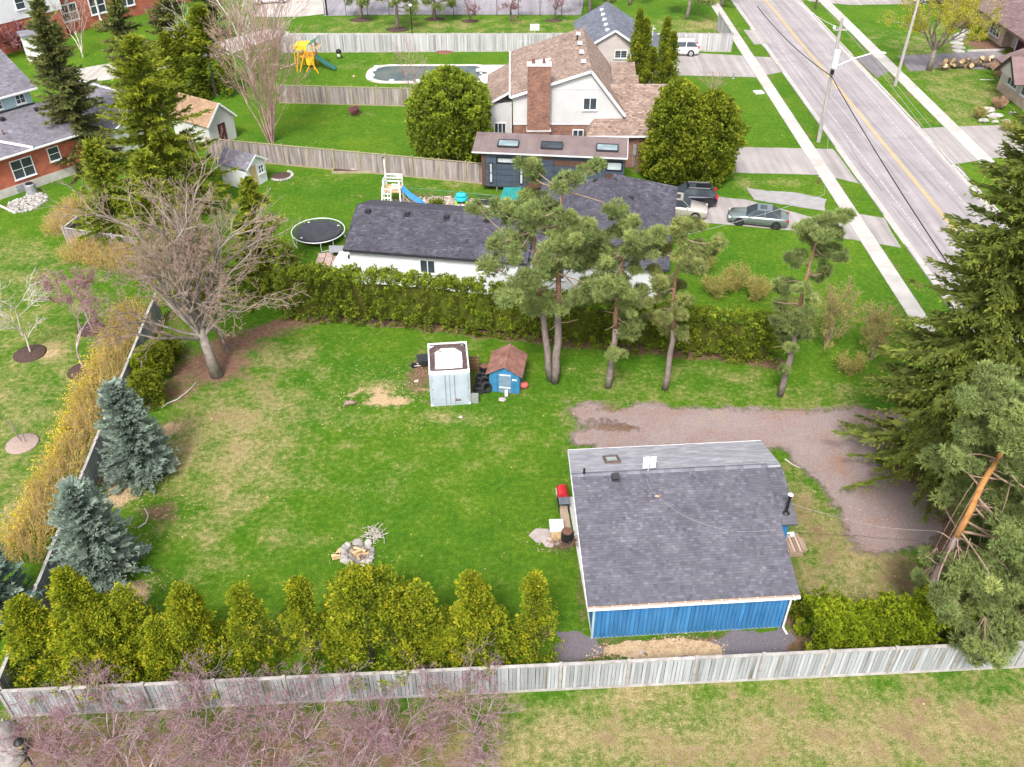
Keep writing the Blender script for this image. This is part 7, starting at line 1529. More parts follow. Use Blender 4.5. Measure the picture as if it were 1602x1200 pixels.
# ================================================================ POLES AND WIRES
def cable(label, pts, r, m, sag=.0, name='cable', n=14):
    q = []
    for a, b in zip(pts[:-1], pts[1:]):
        for k in range(n): f = k / n; p = a.lerp(b, f); p.z -= sag * 4 * f * (1 - f); q.append(p)
    q.append(pts[-1]); b = MB(); b.tube(q, r, 5); return tag(b.build(name, m), label, 'cable')
def pole(label, base, top, r0=.17, r1=.12, m='pole_wood'):
    B_ = at(*base); T_ = aty(top[0], top[1], B_.y); root = thing('utility_pole', label, 'utility pole', B_); h = T_.z; dx = T_.x - B_.x
    b = MB(); b.tube([(0, 0, 0), (dx * .5, 0, h / 2), (dx, 0, h)], [r0, (r0 + r1) / 2, r1], 10); b.build('pole', M[m], root); return root, B_, h, dx
pr, pb, ph, pdx = pole('grey utility pole with transformer and street lamp on the near side of the road', (1280, 222), (1318, 28), .19, .13)
def hz(px, py): return aty(px, py, pb.y)
b = MB(); z = hz(1310, 90).z; b.lathe((pdx * .8 + .0, -.42, z - .85), [(.22, 0), (.30, .06), (.30, 1.55), (.24, 1.68), (.08, 1.72)], 14); t = b.build('transformer', M['galv'], pr); b = MB(); b.tube([(pdx * .8, -.42, z + .85), (pdx * .8, -.42, z + 1.2)], .06, 7); b.build('bushing', M['grey_metal'], t)
z = hz(1313, 46).z; b = MB(); b.box((pdx * .95, -.1, z), (1.3, .12, .12)); a = b.build('crossarm', M['pole_wood'], pr)
for x in (-.6, .6): b = MB(); b.lathe((pdx * .95 + x, -.1, z + .06), [(.05, 0), (.12, .05), (.12, .14), (.06, .3)], 10); b.build('insulator', M['white'], a)
za = hz(1306, 106).z; le = at(1360, 84, za + 1.3); lx, ly = le.x - pb.x, le.y - pb.y; lx = 4.0; ly = .2
b = MB(); b.tube([(pdx * .75, 0, za), (pdx * .75 + lx * .45, ly * .5, za + .8), (pdx * .75 + lx * .85, ly, za + 1.25), (pdx * .75 + lx, ly, za + 1.3)], .055, 7); a = b.build('lamp_arm', M['galv'], pr); b = MB(); b.ball((pdx * .75 + lx + .3, ly, za + 1.28), (.45, .17, .11), 10, 5); b.build('lamp_head', M['galv'], a)
b = MB(); b.box((pdx * .2 - .0, -.22, 1.9), (.12, .16, 1.5)); b.build('riser_guard', M['grey_metal'], pr); b = MB(); b.box((pdx * .72, -.22, za - .35), (.3, .2, .35)); b.build('junction_box', M['black'], pr)
p2, pb2, ph2, pd2 = pole('tall bare wooden pole across the road by the wood pile lawn', (1400, 134), (1437, 0), .17, .13); 
p3, pb3, ph3, pd3 = pole('short dark wooden pole on the far boulevard at the top edge', (1276, 14), (1284, -45), .15, .13, 'bark_dark')
zk = hz(1305, 118).z
cable('thick black overhead cable sagging along the near lane', [at(1185, 10, zk - .5), Vector((pb.x + pdx * .72, pb.y - .2, zk)), at(1640, 640, zk - 1.0)], .045, M['black'], .5)
cable('pair of pale overhead wires, street side strand', [at(1284, 5, 8), at(1352, 80, 7.8), at(1445, 200, 7.6), at(1500, 275, 7.5)], .016, M['grey_metal'], .0); cable('pair of pale overhead wires, lawn side strand', [at(1290, 5, 8), at(1362, 84, 7.8), at(1456, 198, 7.6), at(1530, 300, 7.5)], .016, M['grey_metal'])
cable('thin pale wire to the far lane pole', [at(1240, -2, 8.5), at(1313, 44, hz(1313, 46).z + .2)], .022, M['white'], .2)
cable('service wire from the white bungalow to the utility pole', [at(1052, 372, 3.3), at(1290, 304, 5.2), Vector((pb.x, pb.y, 6.5))], .016, M['grey_metal'], .2)
cable('twisted service wire running from the cottage stove pipe into the big spruce', [at(1235, 787, 4.0), at(1300, 806, 3.9), at(1380, 825, 3.8), at(1470, 831, 3.9)], .012, M['fence_mid'], .03)
cable('thin dark wire low over the gravel drive', [at(1243, 833, 2.72), at(1340, 838, 2.4), at(1440, 846, 2.6)], .010, M['black'], .04)
def on_roof(px, py):
    z = 3.5
    for _ in range(30):
        l_ = bloc(at(px, py, z)); z = z * .4 + .6 * (BD[8](l_.y) + .06)
    return at(px, py, z)
cable('thin white cable looping across the cottage roof', [on_roof(*p) for p in ((1012, 748), (1014, 757), (1020, 768), (1032, 779), (1052, 796), (1078, 811), (1104, 821), (1135, 829), (1165, 832), (1190, 831), (1214, 829))], .007, M['grey_metal'], 0, n=3)
def antenna():
    p = bworld((bloc(at(1013, 740, 4.6)).x, BD[3], BD[5] + .06)); t = thing('panel_antenna', 'white four panel antenna standing on the cottage roof ridge', 'antenna', p, BD[9]); b = MB(); b.tube([(0, 0, -.06), (0, 0, .85)], .025, 7); b.build('mast', M['galv'], t)
    for x in (-.17, .17):
        for z in (.38, .76):
            b = MB(); b.box((0, 0, 0), (.27, .02, .30))
            for k in range(4): b.box((0, -.018, -.13 + k * .088), (.29, .014, .018))
            o = b.build('panel', M['white'], t, (x, -.05, z)); o.rotation_euler = (-.25, 0, .1)
antenna()
# cable patch of sealant
b = MB(); b.lathe((0, 0, 0), [(.10, 0), (.07, .01), (.02, .02)], 7, sx=1.2, sy=.6); p = on_roof(1028, 776); o = tag(b.build('sealant_patch', mat('orange_sealant', (.50, .27, .16), (.6, .34, .2)), None, p), 'orange smear of sealant under the roof cable', 'patch'); o.rotation_euler = (.3, 0, 0)

# ================================================================ YARD THINGS NEAR THE COTTAGE
def bbq():
    c = at(880, 794); t = thing('barbecue', 'red lidded gas barbecue with black cart beside the cottage', 'barbecue', c, BD[9] + PI / 2)
    for x in (-.42, .42):
        for y in (-.24, .24): b = MB(); b.tube([(x, y, 0.02), (x, y, .8)], .025, 6); b.build('leg', M['black'], t)
    b = MB(); b.bx(-.5, .5, -.28, .28, .70, .86); b.bx(-.45, .45, -.25, .25, .18, .21); b.build('cart', M['black'], t)
    b = MB(); pts = [(.30 * math.cos(a), .86 + .30 * math.sin(a)) for a in [k * PI / 9 for k in range(10)]]; k = len(pts); vs = [(-.1, y, z) for y, z in pts] + [(.6, y, z) for y, z in pts]
    b.add(vs, [tuple(range(k)), tuple(k + i for i in reversed(range(k)))] + [(i, k + i, k + (i + 1) % k, (i + 1) % k) for i in range(k)]); b.build('lid', M['red'], t)
    b = MB(); b.bx(.605, .64, -.26, .26, .86, 1.06); b.build('lid_end', M['black'], t); b = MB(); b.bx(-.62, -.11, -.27, .27, .868, .9); b.build('side_shelf', mat('grey_shelf', (.10, .12, .15), (.15, .17, .2)), t)
    b = MB(); b.tube([(0, .33, .98), (.5, .33, .98)], .018, 6); b.build('handle', M['galv'], t)
    b = MB(); b.tube([(-.42, -.3, .1), (-.42, -.24, .1)], .1, 10); b.build('wheel', M['rubber'], t)
bbq()
def side_table():
    c = at(870, 838); t = thing('side_table', 'small table with marbled white top standing on the flagstones', 'table', c, .04)
    b = MB(); b.bx(-.36, .36, -.42, .42, .74, .79); b.build('table_top', mat('marbled_white', (.55, .55, .53), (.78, .78, .77), 3, .4, .03), t)
    for x in (-.27, .27):
        for y in (-.33, .33): b = MB(); b.bx(x - .03, x + .03, y - .03, y + .03, 0, .74); b.build('leg', M['wood'], t)
    b = MB(); b.bx(-.29, .2, -.39, -.365, .06, .735); b.build('front_board', M['raw_wood'], t)
side_table()
for i, (px, py, s, lab) in enumerate([(848, 838, .62, 'largest pinkish flagstone left of the white table'), (868, 846, .45, 'flagstone under the white table legs'), (882, 838, .4, 'flagstone between the white table and the cottage'), (858, 850, .36, 'small flagstone below the white table')]):
    c = at(px, py); R.seed(i); P = [(math.cos(a) * s * R.uniform(.8, 1.2), math.sin(a) * s * R.uniform(.7, 1.1)) for a in [k * 1.047 for k in range(6)]]; b = MB(); b.prism(P, 0.0, .05 + i * .006, R.random()); tag(b.build('flagstone', M['flag'], None, c), lab, 'flagstone', 'flagstones under the white table')
def sticks(label, px, py, r, n, z, m, ln=.8, name='brush_pile', rad=.012, zs=.3):
    c = at(px, py); R.seed(px); seg = []
    for k in range(n):
        a = R.uniform(0, 6.28); p = Vector((R.gauss(0, r * .45), R.gauss(0, r * .4), R.uniform(0.01, zs))); d = Vector((math.cos(a), math.sin(a), R.uniform(-.15, .2))) * ln * R.uniform(.3, .7); pr_ = p - d
        for j in range(3): q = pr_ + d * .67 + Vector((R.gauss(0, .05), R.gauss(0, .05), R.gauss(0, .03))); q.z = max(.01, q.z); seg.append([*pr_, *q, rad, rad * .8]); pr_ = q
    root = thing(name, label, 'brush pile', c); tag(limbs('stick', seg, m, root), kind='stuff')
sticks('tangle of brown prunings beside the cottage wall', 886, 852, .8, 90, .3, mat('brown_prunings', (.16, .09, .07), (.26, .16, .12), 3, .9, .2)); sticks('pile of bleached sticks above the fire pit', 584, 838, .5, 34, .2, M['twig_pale'], .75, rad=.022, zs=.18)
def barrel(label, c, h, r, m, lid=None, name='barrel', group=None):
    t = thing(name, label, 'barrel', c, 0, group); b = MB(); b.lathe((0, 0, 0), [(r * .94, 0), (r, .03), (r, h * .32), (r * 1.03, h * .335), (r, h * .35), (r, h * .65), (r * 1.03, h * .665), (r, h * .68), (r, h - .03), (r * .95, h)], 18); b.build('drum', m, t)
    b = MB(); b.lathe((0, 0, h), [(r * .9, .001), (r * .88, .015), (.02, .02)], 16); b.build('lid', lid or m, t)
barrel('dark rain barrel under the cottage barge board', bworld((-.42, 6.0, 0)), .8, .30, M['black'], M['rust'])
b = MB(); b.bx(-.18, .18, -1.1, 1.1, 0, .25); b.bx(-.22, .22, -1.15, 1.15, .25, .28); o = tag(b.build('wooden_planter', M['wood'], None, bworld((-.34, 7.7, 0))), 'narrow weathered planter box along the cottage left wall', 'planter'); o.rotation_euler = (0, 0, BD[9])
b = MB(); b.ball((0, 0, .14), (.2, .17, .15), 8, 5, jit=.15, rng=R); tag(b.build('garden_stone', M['stone'], None, bworld((-.4, 9.2, 0))), 'pale stone at the cottage left wall corner', 'stone')
# fire pit
def firepit():
    c = at(560, 868); R.seed(4); t = thing('fire_pit', 'round fire pit of broken pale stones on the lawn', 'fire pit', c); b = MB(); b.lathe((0, 0, 0), [(.62, .01), (.5, .03), (.02, .05)], 16); b.build('ash_bed', mat('wood_ash', (.14, .12, .115), (.30, .27, .25), 6, .95, .4), t)
    for k in range(17):
        a = k / 17 * 2 * PI + R.uniform(-.1, .1); r = R.uniform(.68, .86); s = R.uniform(.14, .25); b = MB(); b.ball((0, 0, s * .38), (s * R.uniform(.9, 1.35), s, s * .62), 7, 4, R.random(), jit=.22, rng=R); o = b.build('stone', M['stone'], t, (math.cos(a) * r, math.sin(a) * r * .95, 0)); o.rotation_euler = (0, 0, R.uniform(0, 6))
    for k in range(9):
        a = R.uniform(0, PI); d = Vector((math.cos(a), math.sin(a), 0)) * R.uniform(.25, .42); p = Vector((R.gauss(0, .15), R.gauss(0, .15), .10 + .03 * k)); b = MB(); b.beam(p - d, p + d, R.uniform(.08, .14), .07, R.random()); b.build('charred_log', M['raw_wood'] if k % 3 else M['bark_log'], t)
firepit()
for k, (dx, dy, ln, lab) in enumerate([(0, 0, .42, 'squared firewood block left of the fire pit'), (.1, .22, .36, 'split firewood piece behind the squared block')]):
    c = at(526, 873); b = MB(); b.box((0, 0, .12), (ln, .2, .22), .3 + k, .6); tag(b.build('firewood', M['raw_wood'], None, c + Vector((dx, dy, 0))), lab, 'firewood')
# driftwood stump and long fallen branch
c = at(548, 634); R.seed(8); t = thing('tree_stump', 'grubbed up pale tree stump lying on the bare soil', 'stump', c); b = MB(); b.tube([(-.35, -.1, .14), (0, 0, .22), (.35, .05, .16)], [.08, .15, .10], 9); b.build('stump_body', mat('grey_stump', (.22, .15, .11), (.38, .29, .22), 5, .9, .5), t, smooth=True)
seg = []
for k in range(11): a = R.uniform(0, 6.28); p = Vector((R.uniform(-.3, .3), 0, .15)); q = p + Vector((math.cos(a) * .4, math.sin(a) * .35, R.uniform(-.1, .3))); seg.append([*p, *q, .05, .015])
limbs('root', seg, mat('grey_stump', (.30, .22, .17)), t, 5)
def stick_thing(label, pts, r, m):
    P = [at(x, y, z) for x, y, z in pts]; b = MB(); b.tube([p - P[0] for p in P], [r * (1 - .6 * i / len(P)) for i in range(len(P))], 6); tag(b.build('fallen_branch', m, None, P[0]), label, 'branch')
stick_thing('long pale fallen branch left of the maple', [(253, 638, .04), (262, 631, .05), (277, 625, .05), (290, 615, .06), (300, 606, .05), (306, 598, .05)], .05, M['twig_pale']); stick_thing('bleached stick on the brown chip patch', [(216, 826, .04), (228, 818, .06), (232, 806, .05), (226, 795, .05)], .05, M['twig_pale']); stick_thing('pale curved stick on the grass beside the gravel drive', [(1228, 718, .04), (1240, 727, .05), (1252, 732, .04)], .04, M['twig_pale'])
# around the container
def tyre(label, c, rz=0, tilt=None):
    b = MB(); n, m = 20, 8; vs = []; fs = []
    for i in range(n):
        a = 2 * PI * i / n
        for j in range(m):
            q = 2 * PI * j / m; r = .25 + .085 * math.cos(q); vs.append((r * math.cos(a), r * math.sin(a), .1 + .1 * math.sin(q)))
    for i in range(n):
        for j in range(m): fs.append((i * m + j, ((i + 1) % n) * m + j, ((i + 1) % n) * m + (j + 1) % m, i * m + (j + 1) % m))
    b.add(vs, fs); o = tag(b.build('tyre', M['rubber'], None, c, True), label, 'tyre', 'old tyres beside the container'); o.scale = (1.15,) * 3
    if tilt: o.rotation_euler = tilt
for (px, py, k, labs) in [(754, 600, 3, ['bottom tyre of the rear stack beside the rusty shed', 'middle tyre of the rear stack beside the rusty shed', 'top tyre of the rear stack beside the rusty shed']), (750, 612, 2, ['bottom tyre of the front stack by the container', 'top tyre of the front stack by the container'])]:
    for j in range(k): tyre(labs[j], at(px, py) + Vector((R.uniform(-.03, .03), R.uniform(-.03, .03), j * .235)))
tyre('tyre leaning against the blue shed wall, lower one', at(760, 612) + Vector((0, 0, .36)), 0, (1.2, 0, .5)); tyre('tyre leaning against the blue shed wall, higher one', at(760, 604) + Vector((.0, 0, .42)), 0, (1.25, 0, -.1))
barrel('black oil barrel behind the tyre stacks', at(758, 590), .9, .29, M['black'], M['rust']); b = MB(); b.box((0, 0, .3), (.10, .02, .18)); tag(b.build('barrel_label', M['white'], None, at(760, 592) + Vector((0, -.28, .2))), 'white sticker on the black oil barrel', 'sticker') if False else None
t = thing('red_tank', 'faded red round tank lying right of the blue shed', 'tank', at(819, 607)); b = MB(); b.ball((0, 0, .24), (.32, .24, .24), 12, 8); b.build('shell', M['pink'], t, smooth=True); b = MB(); b.tube([(0, 0, .46), (0, 0, .55)], .06, 8); b.build('cap', M['rust'], t); 
for sx in (-.15, .15): b = MB(); b.bx(sx - .02, sx + .02, -.2, .2, 0, .06); b.build('skid', M['rust'], t)
t = thing('wheelbarrow', 'black wheelbarrow tipped against the left side of the container', 'wheelbarrow', at(667, 578) + Vector((-.1, .3, 0)), .2); b = MB(); b.hexa([(-.3, -.3, .35), (.25, -.3, .35), (.25, .3, .35), (-.3, .3, .35), (-.5, -.42, .75), (.4, -.42, .7), (.4, .42, .7), (-.5, .42, .75)]); b.build('tray', M['charcoal'], t)
for y in (-.25, .25): b = MB(); b.tube([(-.7, y * .3, .2), (.3, y, .34), (.9, y * 1.2, .5)], .02, 6); b.build('handle', M['galv'], t); b = MB(); b.tube([(.3, y, .02), (.2, y, .36)], .018, 6); b.build('leg', M['galv'], t)
b = MB(); b.tube([(-.72, -.05, .2), (-.72, .05, .2)], .2, 14); b.build('wheel', M['rubber'], t)
t = thing('wood_pallet', 'rusty brown pallet standing between the container and the oil barrel', 'pallet', at(742, 582), .05)
for k in range(5): b = MB(); b.bx(-.3, .3, -.015, .015, .1 + k * .24, .26 + k * .24, R.random()); b.build('slat', M['rust'], t)
for x in (-.27, .27): b = MB(); b.bx(x - .035, x + .035, .018, .09, 0, 1.28); b.build('stringer', M['wood'], t)
b = MB(); b.prism([(-.22, -.05), (.2, -.06), (.24, .0), (-.18, .02)], 0, .75); o = tag(b.build('metal_plate', M['grey_metal'], None, at(743, 630)), 'grey sheet of scrap leaning by the container front corner', 'scrap'); 
for px, py, s, lab in [(721, 653, .12, 'pale chunk of rock on the grass below the container'), (652, 597, .16, 'tan rock left of the container'), (785, 626, .22, 'flat doorstep stone before the blue shed'), (1003, 1021, .12, 'splintered chunk among the sawdust')]:
    b = MB(); b.ball((0, 0, s * .3), (s * 1.2, s, s * .5), 7, 4, .7, jit=.2, rng=R); tag(b.build('loose_rock', M['flag'], None, at(px, py)), lab, 'rock')

# ================================================================ PLAY THINGS
def trampoline():
    c = at(500, 376); t = thing('trampoline', 'large round black trampoline with pale rim beside the white bungalow', 'trampoline', c); r = 2.08; z = .88
    b = MB(); n = 40; vs = []; fs = []
    b.tube([(r * math.cos(2 * PI * k / n), r * math.sin(2 * PI * k / n), z) for k in range(n + 1)], .045, 6, cap=False); b.build('rim', M['galv'], t)
    b = MB(); b.lathe((0, 0, z - .02), [(r * .86, 0), (r * .86, .012), (.03, -.01 + .016)], 40); b.build('mat', mat('trampoline_mat', (.035, .037, .045), (.055, .057, .066), 2, .6, .03), t)
    for k in range(72): a = k * 2 * PI / 72; b = MB() if k == 0 else b; b.beam((r * .865 * math.cos(a), r * .865 * math.sin(a), z), (r * .985 * math.cos(a), r * .985 * math.sin(a), z), .035, .02)
    tag(b.build('spring', M['black'], t), kind='stuff')
    for k in range(4):
        a = k * PI / 2 + .5; b = MB(); q = [(r * .98 * math.cos(a + s), r * .98 * math.sin(a + s), zz) for s, zz in ((-.25, z - .03), (-.25, .05), (.25, .05), (.25, z - .03))]; b.tube(q, .03, 6); b.build('leg', M['galv'], t)
    for a in (.5, 2.2, 4.0): b = MB(); b.box((r * .8 * math.cos(a), r * .8 * math.sin(a), z + .02), (.16, .12, .01)); b.build('patch', M['white'], t)
trampoline()
def white_playset():
    c = at(603, 326); t = thing('white_playset', 'white ship style play tower with ladder and wavy blue slide', 'playset', c, -.08); w = M['white']
    for x in (0, 1.35):
        for y in (0, 1.3): b = MB(); b.bx(x - .06, x + .06, y - .06, y + .06, 0, 2.55); b.build('post', w, t)
    b = MB(); b.bx(-.05, 1.4, -.05, 1.35, 1.5, 1.58); b.build('platform', M['raw_wood'], t)
    for k, z in enumerate((1.85, 2.15, 2.45)):
        b = MB(); b.bx(-.03, 1.38, 1.27, 1.31, z, z + .14); b.build('rail', w, t); b = MB(); b.bx(-.03, .01, .0, 1.3, z, z + .14); b.build('rail', w, t)
        if k < 2: b = MB(); b.bx(.7, 1.38, -.02, .02, z, z + .12); b.build('rail', w, t)
    b = MB(); b.tube([(.1, .65, 2.4), (.1, .65, 4.1)], .05, 7); b.build('mast', w, t); b = MB(); b.tube([(-.05, .65, 4.0), (-.02, .65, 4.25), (.15, .65, 4.3)], .04, 6); b.build('mast_hook', M['black'], t); b = MB(); b.ball((1.2, .6, 2.75), (.22, .22, .12), 10, 4); b.build('ship_wheel', w, t)
    b = MB(); b.beam((-.1, -.95, .0), (-.1, .02, 2.0), .09, .05); b.beam((.62, -.95, .0), (.62, .02, 2.0), .09, .05); ld = b.build('ladder', w, t)
    for k in range(6): f = (k + .7) / 6.5; b = MB(); b.bx(-.05, .57, -.95 + .97 * f - .05, -.95 + .97 * f + .05, 2.0 * f, 2.0 * f + .05); b.build('rung', w, ld)
    b = MB(); n = 12; L_, R_ = [], []
    for k in range(n + 1): f = k / n; x = 1.4 + 2.3 * f; z = 1.58 - 1.45 * f - .09 * math.sin(f * 2 * PI * 1.0); y = .65 - 1.0 * f; L_.append((x, y - .27, z)); R_.append((x, y + .27, z))
    for k in range(n):
        b.hexa([L_[k], L_[k + 1], R_[k + 1], R_[k]] + [(p[0], p[1], p[2] + .04) for p in (L_[k], L_[k + 1], R_[k + 1], R_[k])])
        for S_ in (L_, R_): b.beam((S_[k][0], S_[k][1], S_[k][2] + .1), (S_[k + 1][0], S_[k + 1][1], S_[k + 1][2] + .1), .05, .2)
    b.build('slide', M['slide_blue'], t); b = MB(); b.tube([(1.4, .2, 1.4), (2.6, -.1, .1)], .03, 6); b.build('brace', M['raw_wood'], t)
white_playset()
def yellow_playset():
    c = at(482, 108); t = thing('timber_playset', 'orange timber climbing frame with yellow canopy and dark green slide', 'playset', c, -.1); w = M['play_orange']
    for x in (-.8, .8):
        for y in (-.1, 1.4): b = MB(); b.bx(x - .07, x + .07, y - .07, y + .07, 0, 2.9 if x > 0 else 2.6); b.build('post', w, t)
    b = MB(); b.bx(-.9, .95, -.2, 1.5, 1.35, 1.45); b.build('platform', w, t)
    for z in (1.65, 1.9): b = MB(); b.bx(-.1, .85, -.14, -.08, z, z + .14); b.build('rail', w, t)
    b = MB(); b.bx(-.05, .8, -.16, -.10, .5, 1.3); b.build('yellow_panel', M['play_yellow'], t)
    b = MB(); b.slab([(-1.25, -.3, 2.7), (.3, -.3, 2.75), (.3, 1.5, 2.75), (-1.25, 1.5, 2.7)], .06); b.bx(-1.2, .25, -.28, -.24, 2.2, 2.69); b.build('canopy', M['play_yellow'], t); b = MB(); b.slab([(.3, -.3, 2.8), (1.15, -.3, 3.2), (1.15, 1.5, 3.2), (.3, 1.5, 2.8)], .05); b.build('green_roof', M['green_plastic'], t); b = MB(); b.slab([(1.0, -.3, 2.6), (1.6, -.3, 2.4), (1.6, 1.3, 2.4), (1.0, 1.3, 2.6)], .05); b.build('cream_awning', M['pale_chip'], t)
    for p, q in (((-.75, -.1, 2.5), (-1.0, -1.0, 0)), ((-.2, -.2, 2.5), (1.6, -1.3, 0)), ((-1.5, .4, 2.3), (-1.5, .3, 0)), ((0, -.1, 2.2), (-.6, -1.2, 0)), ((.8, 0, 1.4), (.1, -.9, 0))): b = MB(); b.beam(p, q, .1, .08); b.build('leg', w, t)
    b = MB(); b.beam((-1.7, .5, 2.35), (-.7, .5, 2.4), .12, .12); b.build('swing_beam', w, t)
    b = MB(); n = 8
    for k in range(n): f0, f1 = k / n, (k + 1) / n; p = Vector((.95 + 2.4 * f0, .3 - .5 * f0, 1.45 - 1.3 * f0 ** .8)); q = Vector((.95 + 2.4 * f1, .3 - .5 * f1, 1.45 - 1.3 * f1 ** .8)); b.beam(p, q, .6, .05); b.beam(p + Vector((0, .3, .1)), q + Vector((0, .3, .1)), .05, .18); b.beam(p + Vector((0, -.3, .1)), q + Vector((0, -.3, .1)), .05, .18)
    b.build('slide', M['slide_green'], t); b = MB(); b.beam((-1.5, .3, .5), (-3.2, -.4, .05), .3, .06); b.build('ramp', M['wood'], t)
yellow_playset()
def toy_table():
    c = at(722, 319); t = thing('toy_table', 'turquoise toy water table on lime green feet', 'toy table', c); b = MB(); b.lathe((0, 0, .38), [(.4, 0), (.55, .08), (.55, .3), (.45, .3)], 14); b.ball((0, 0, .85), (.5, .4, .22), 10, 5); b.build('tub', M['turq'], t)
    for x in (-.42, .42): b = MB(); b.bx(x - .1, x + .1, -.25, .25, 0, .38); b.build('foot', M['lime'], t)
    for x in (-.4, .4): b = MB(); b.tube([(x, .1, .6), (x, .1, .85)], .04, 6); b.build('post', M['white'], t)
toy_table()
def canopy():
    P = [at(788, 293, 2.5), at(816, 293, 2.5), at(803, 327, 2.05), at(777, 327, 2.05)]; c = Vector((P[3].x, P[3].y, 0)); t = thing('garden_canopy', 'sloping teal canvas canopy behind the broad pine', 'canopy', c); b = MB(); b.slab([p - c for p in (P[3], P[2], P[1], P[0])], .05); b.build('canvas', M['teal'], t)
    for p in P: q = p - c; b = MB(); b.tube([(q.x, q.y, 0), (q.x, q.y, q.z - .05)], .04, 6); b.build('post', M['black'], t)
canopy()
t = thing('garden_bench', 'dark metal bench on the river stone', 'bench', at(758, 322)); b = MB(); b.bx(-.7, .7, -.22, .22, .4, .45); b.build('seat', M['charcoal'], t); b = MB()
b.bx(-.7, .7, .2, .24, .5, .55); b.bx(-.7, .7, .2, .24, .75, .8); b.build('backrest', M['charcoal'], t)
for x in (-.62, .62): b = MB(); b.bx(x - .03, x + .03, -.2, .22, 0, .4); b.bx(x - .03, x + .03, .195, .245, .45, .85); b.build('leg', M['charcoal'], t)
t = thing('toy_funnel', 'turquoise toy scoop beside the dark bench', 'toy', at(772, 322)); b = MB(); b.lathe((0, 0, 0), [(.1, 0), (.34, .55), (.34, .6), (.1, .1)], 12); b.build('bowl', mat('pale_turquoise', (.25, .55, .55), (.3, .62, .62)), t); b = MB(); b.tube([(.1, 0, .1), (-.5, -.1, .05)], .03, 6); b.build('handle', mat('pale_turquoise', (.25, .55, .55)), t)
c = at(683, 322); cedar('ground_juniper', 'low dark creeping juniper on the river stone', (c.x, c.y, 0), cedar_leaf(.45, .65, 'egg', 36, 20, 9, .5).mesh('foliage', L['cedar_dark']), .4, cat='bush')
for k in range(9):                                          # pale edging slabs of the play yard
    c = at(618 + k * 22, 337 + k * 1.2, 0); b = MB(); b.box((0, 0, .03), (1.05, .5, .07), R.uniform(-.05, .05), R.random()); tag(b.build('edging_slab', M['stone_white'], None, c), 'pale slab edging the river stone behind the white bungalow', 'slab', 'pale slabs behind the white bungalow')
# patio clutter at the white house end
t = thing('patio', None, None, at(520, 405)); tag(t, kind='structure')
for k in range(14): x, y = (k % 4) * .62 - .9, (k // 4) * .7 - 1.4; b = MB(); b.box((0, 0, .02), (.56, .62, .05), R.uniform(-.1, .1), R.random()); b.build('paving_stone', mat('pink_paver', (.36, .25, .23), (.46, .34, .31), 3, .9, .3, tone=(.8, 1.2)), t, (x, y + x * .2, 0))
t = thing('covered_table', 'white tarpaulin draped over garden furniture at the bungalow end', 'tarpaulin', at(541, 416)); b = MB(); b.hexa([(-1.0, -.7, 0), (.7, -.9, 0), (.9, 1.0, 0), (-.7, 1.1, 0), (-.7, -.5, .75), (.5, -.6, .7), (.6, .7, .85), (-.5, .8, .8)]); b.ball((0, .2, .75), (.5, .5, .2), 8, 5, jit=.1, rng=R); b.build('sheet', M['white'], t); b = MB(); b.box((.5, -.1, .87), (.45, .3, .2)); b.build('black_bag', M['charcoal'], t)
b = MB(); b.box((0, 0, .5), (1.2, .9, .05)); tag(b.build('grey_board', M['grey_metal'], None, at(527, 398)), 'grey board lying tilted by the trampoline', 'board') .rotation_euler = (.1, .12, .2)
t = thing('planting_bed', None, None, at(560, 268)); tag(t, kind='structure')
for (x0, x1, y0, y1) in ((-2.2, 3.0, -.5, -.38), (-2.2, 3.0, .5, .62), (-2.3, -2.2, -.5, .62), (3.0, 3.1, -.5, .62)): b = MB(); b.bx(x0, x1, y0, y1, 0, .2); b.build('timber', M['fence_mid_rail'], t)
b = MB(); b.bx(-2.2, 3.0, -.38, .5, 0, .14); b.build('soil', M['mulch'], t)
for k in range(6): b = MB(); s = R.uniform(.15, .3); b.ball((0, 0, .16 + s * .2), (s * 1.3, s * .7, s * .5), 7, 4, R.random(), jit=.2, rng=R); b.build('stone', M['stone_pink'], t, (R.uniform(-1, 2), R.uniform(-.1, .2), 0))
t = thing('round_flower_bed', None, None, at(440, 276)); tag(t, kind='structure'); b = MB(); b.lathe((0, 0, 0), [(.9, 0), (.7, .12), (.02, .2)], 16); b.build('soil', M['mulch'], t)
for k in range(13): a = -2.2 + k * .27; b = MB(); b.ball((0, 0, .1), (.16, .13, .12), 6, 4, R.random(), jit=.15, rng=R); b.build('edging_stone', M['stone_white'], t, (math.cos(a), math.sin(a), 0))

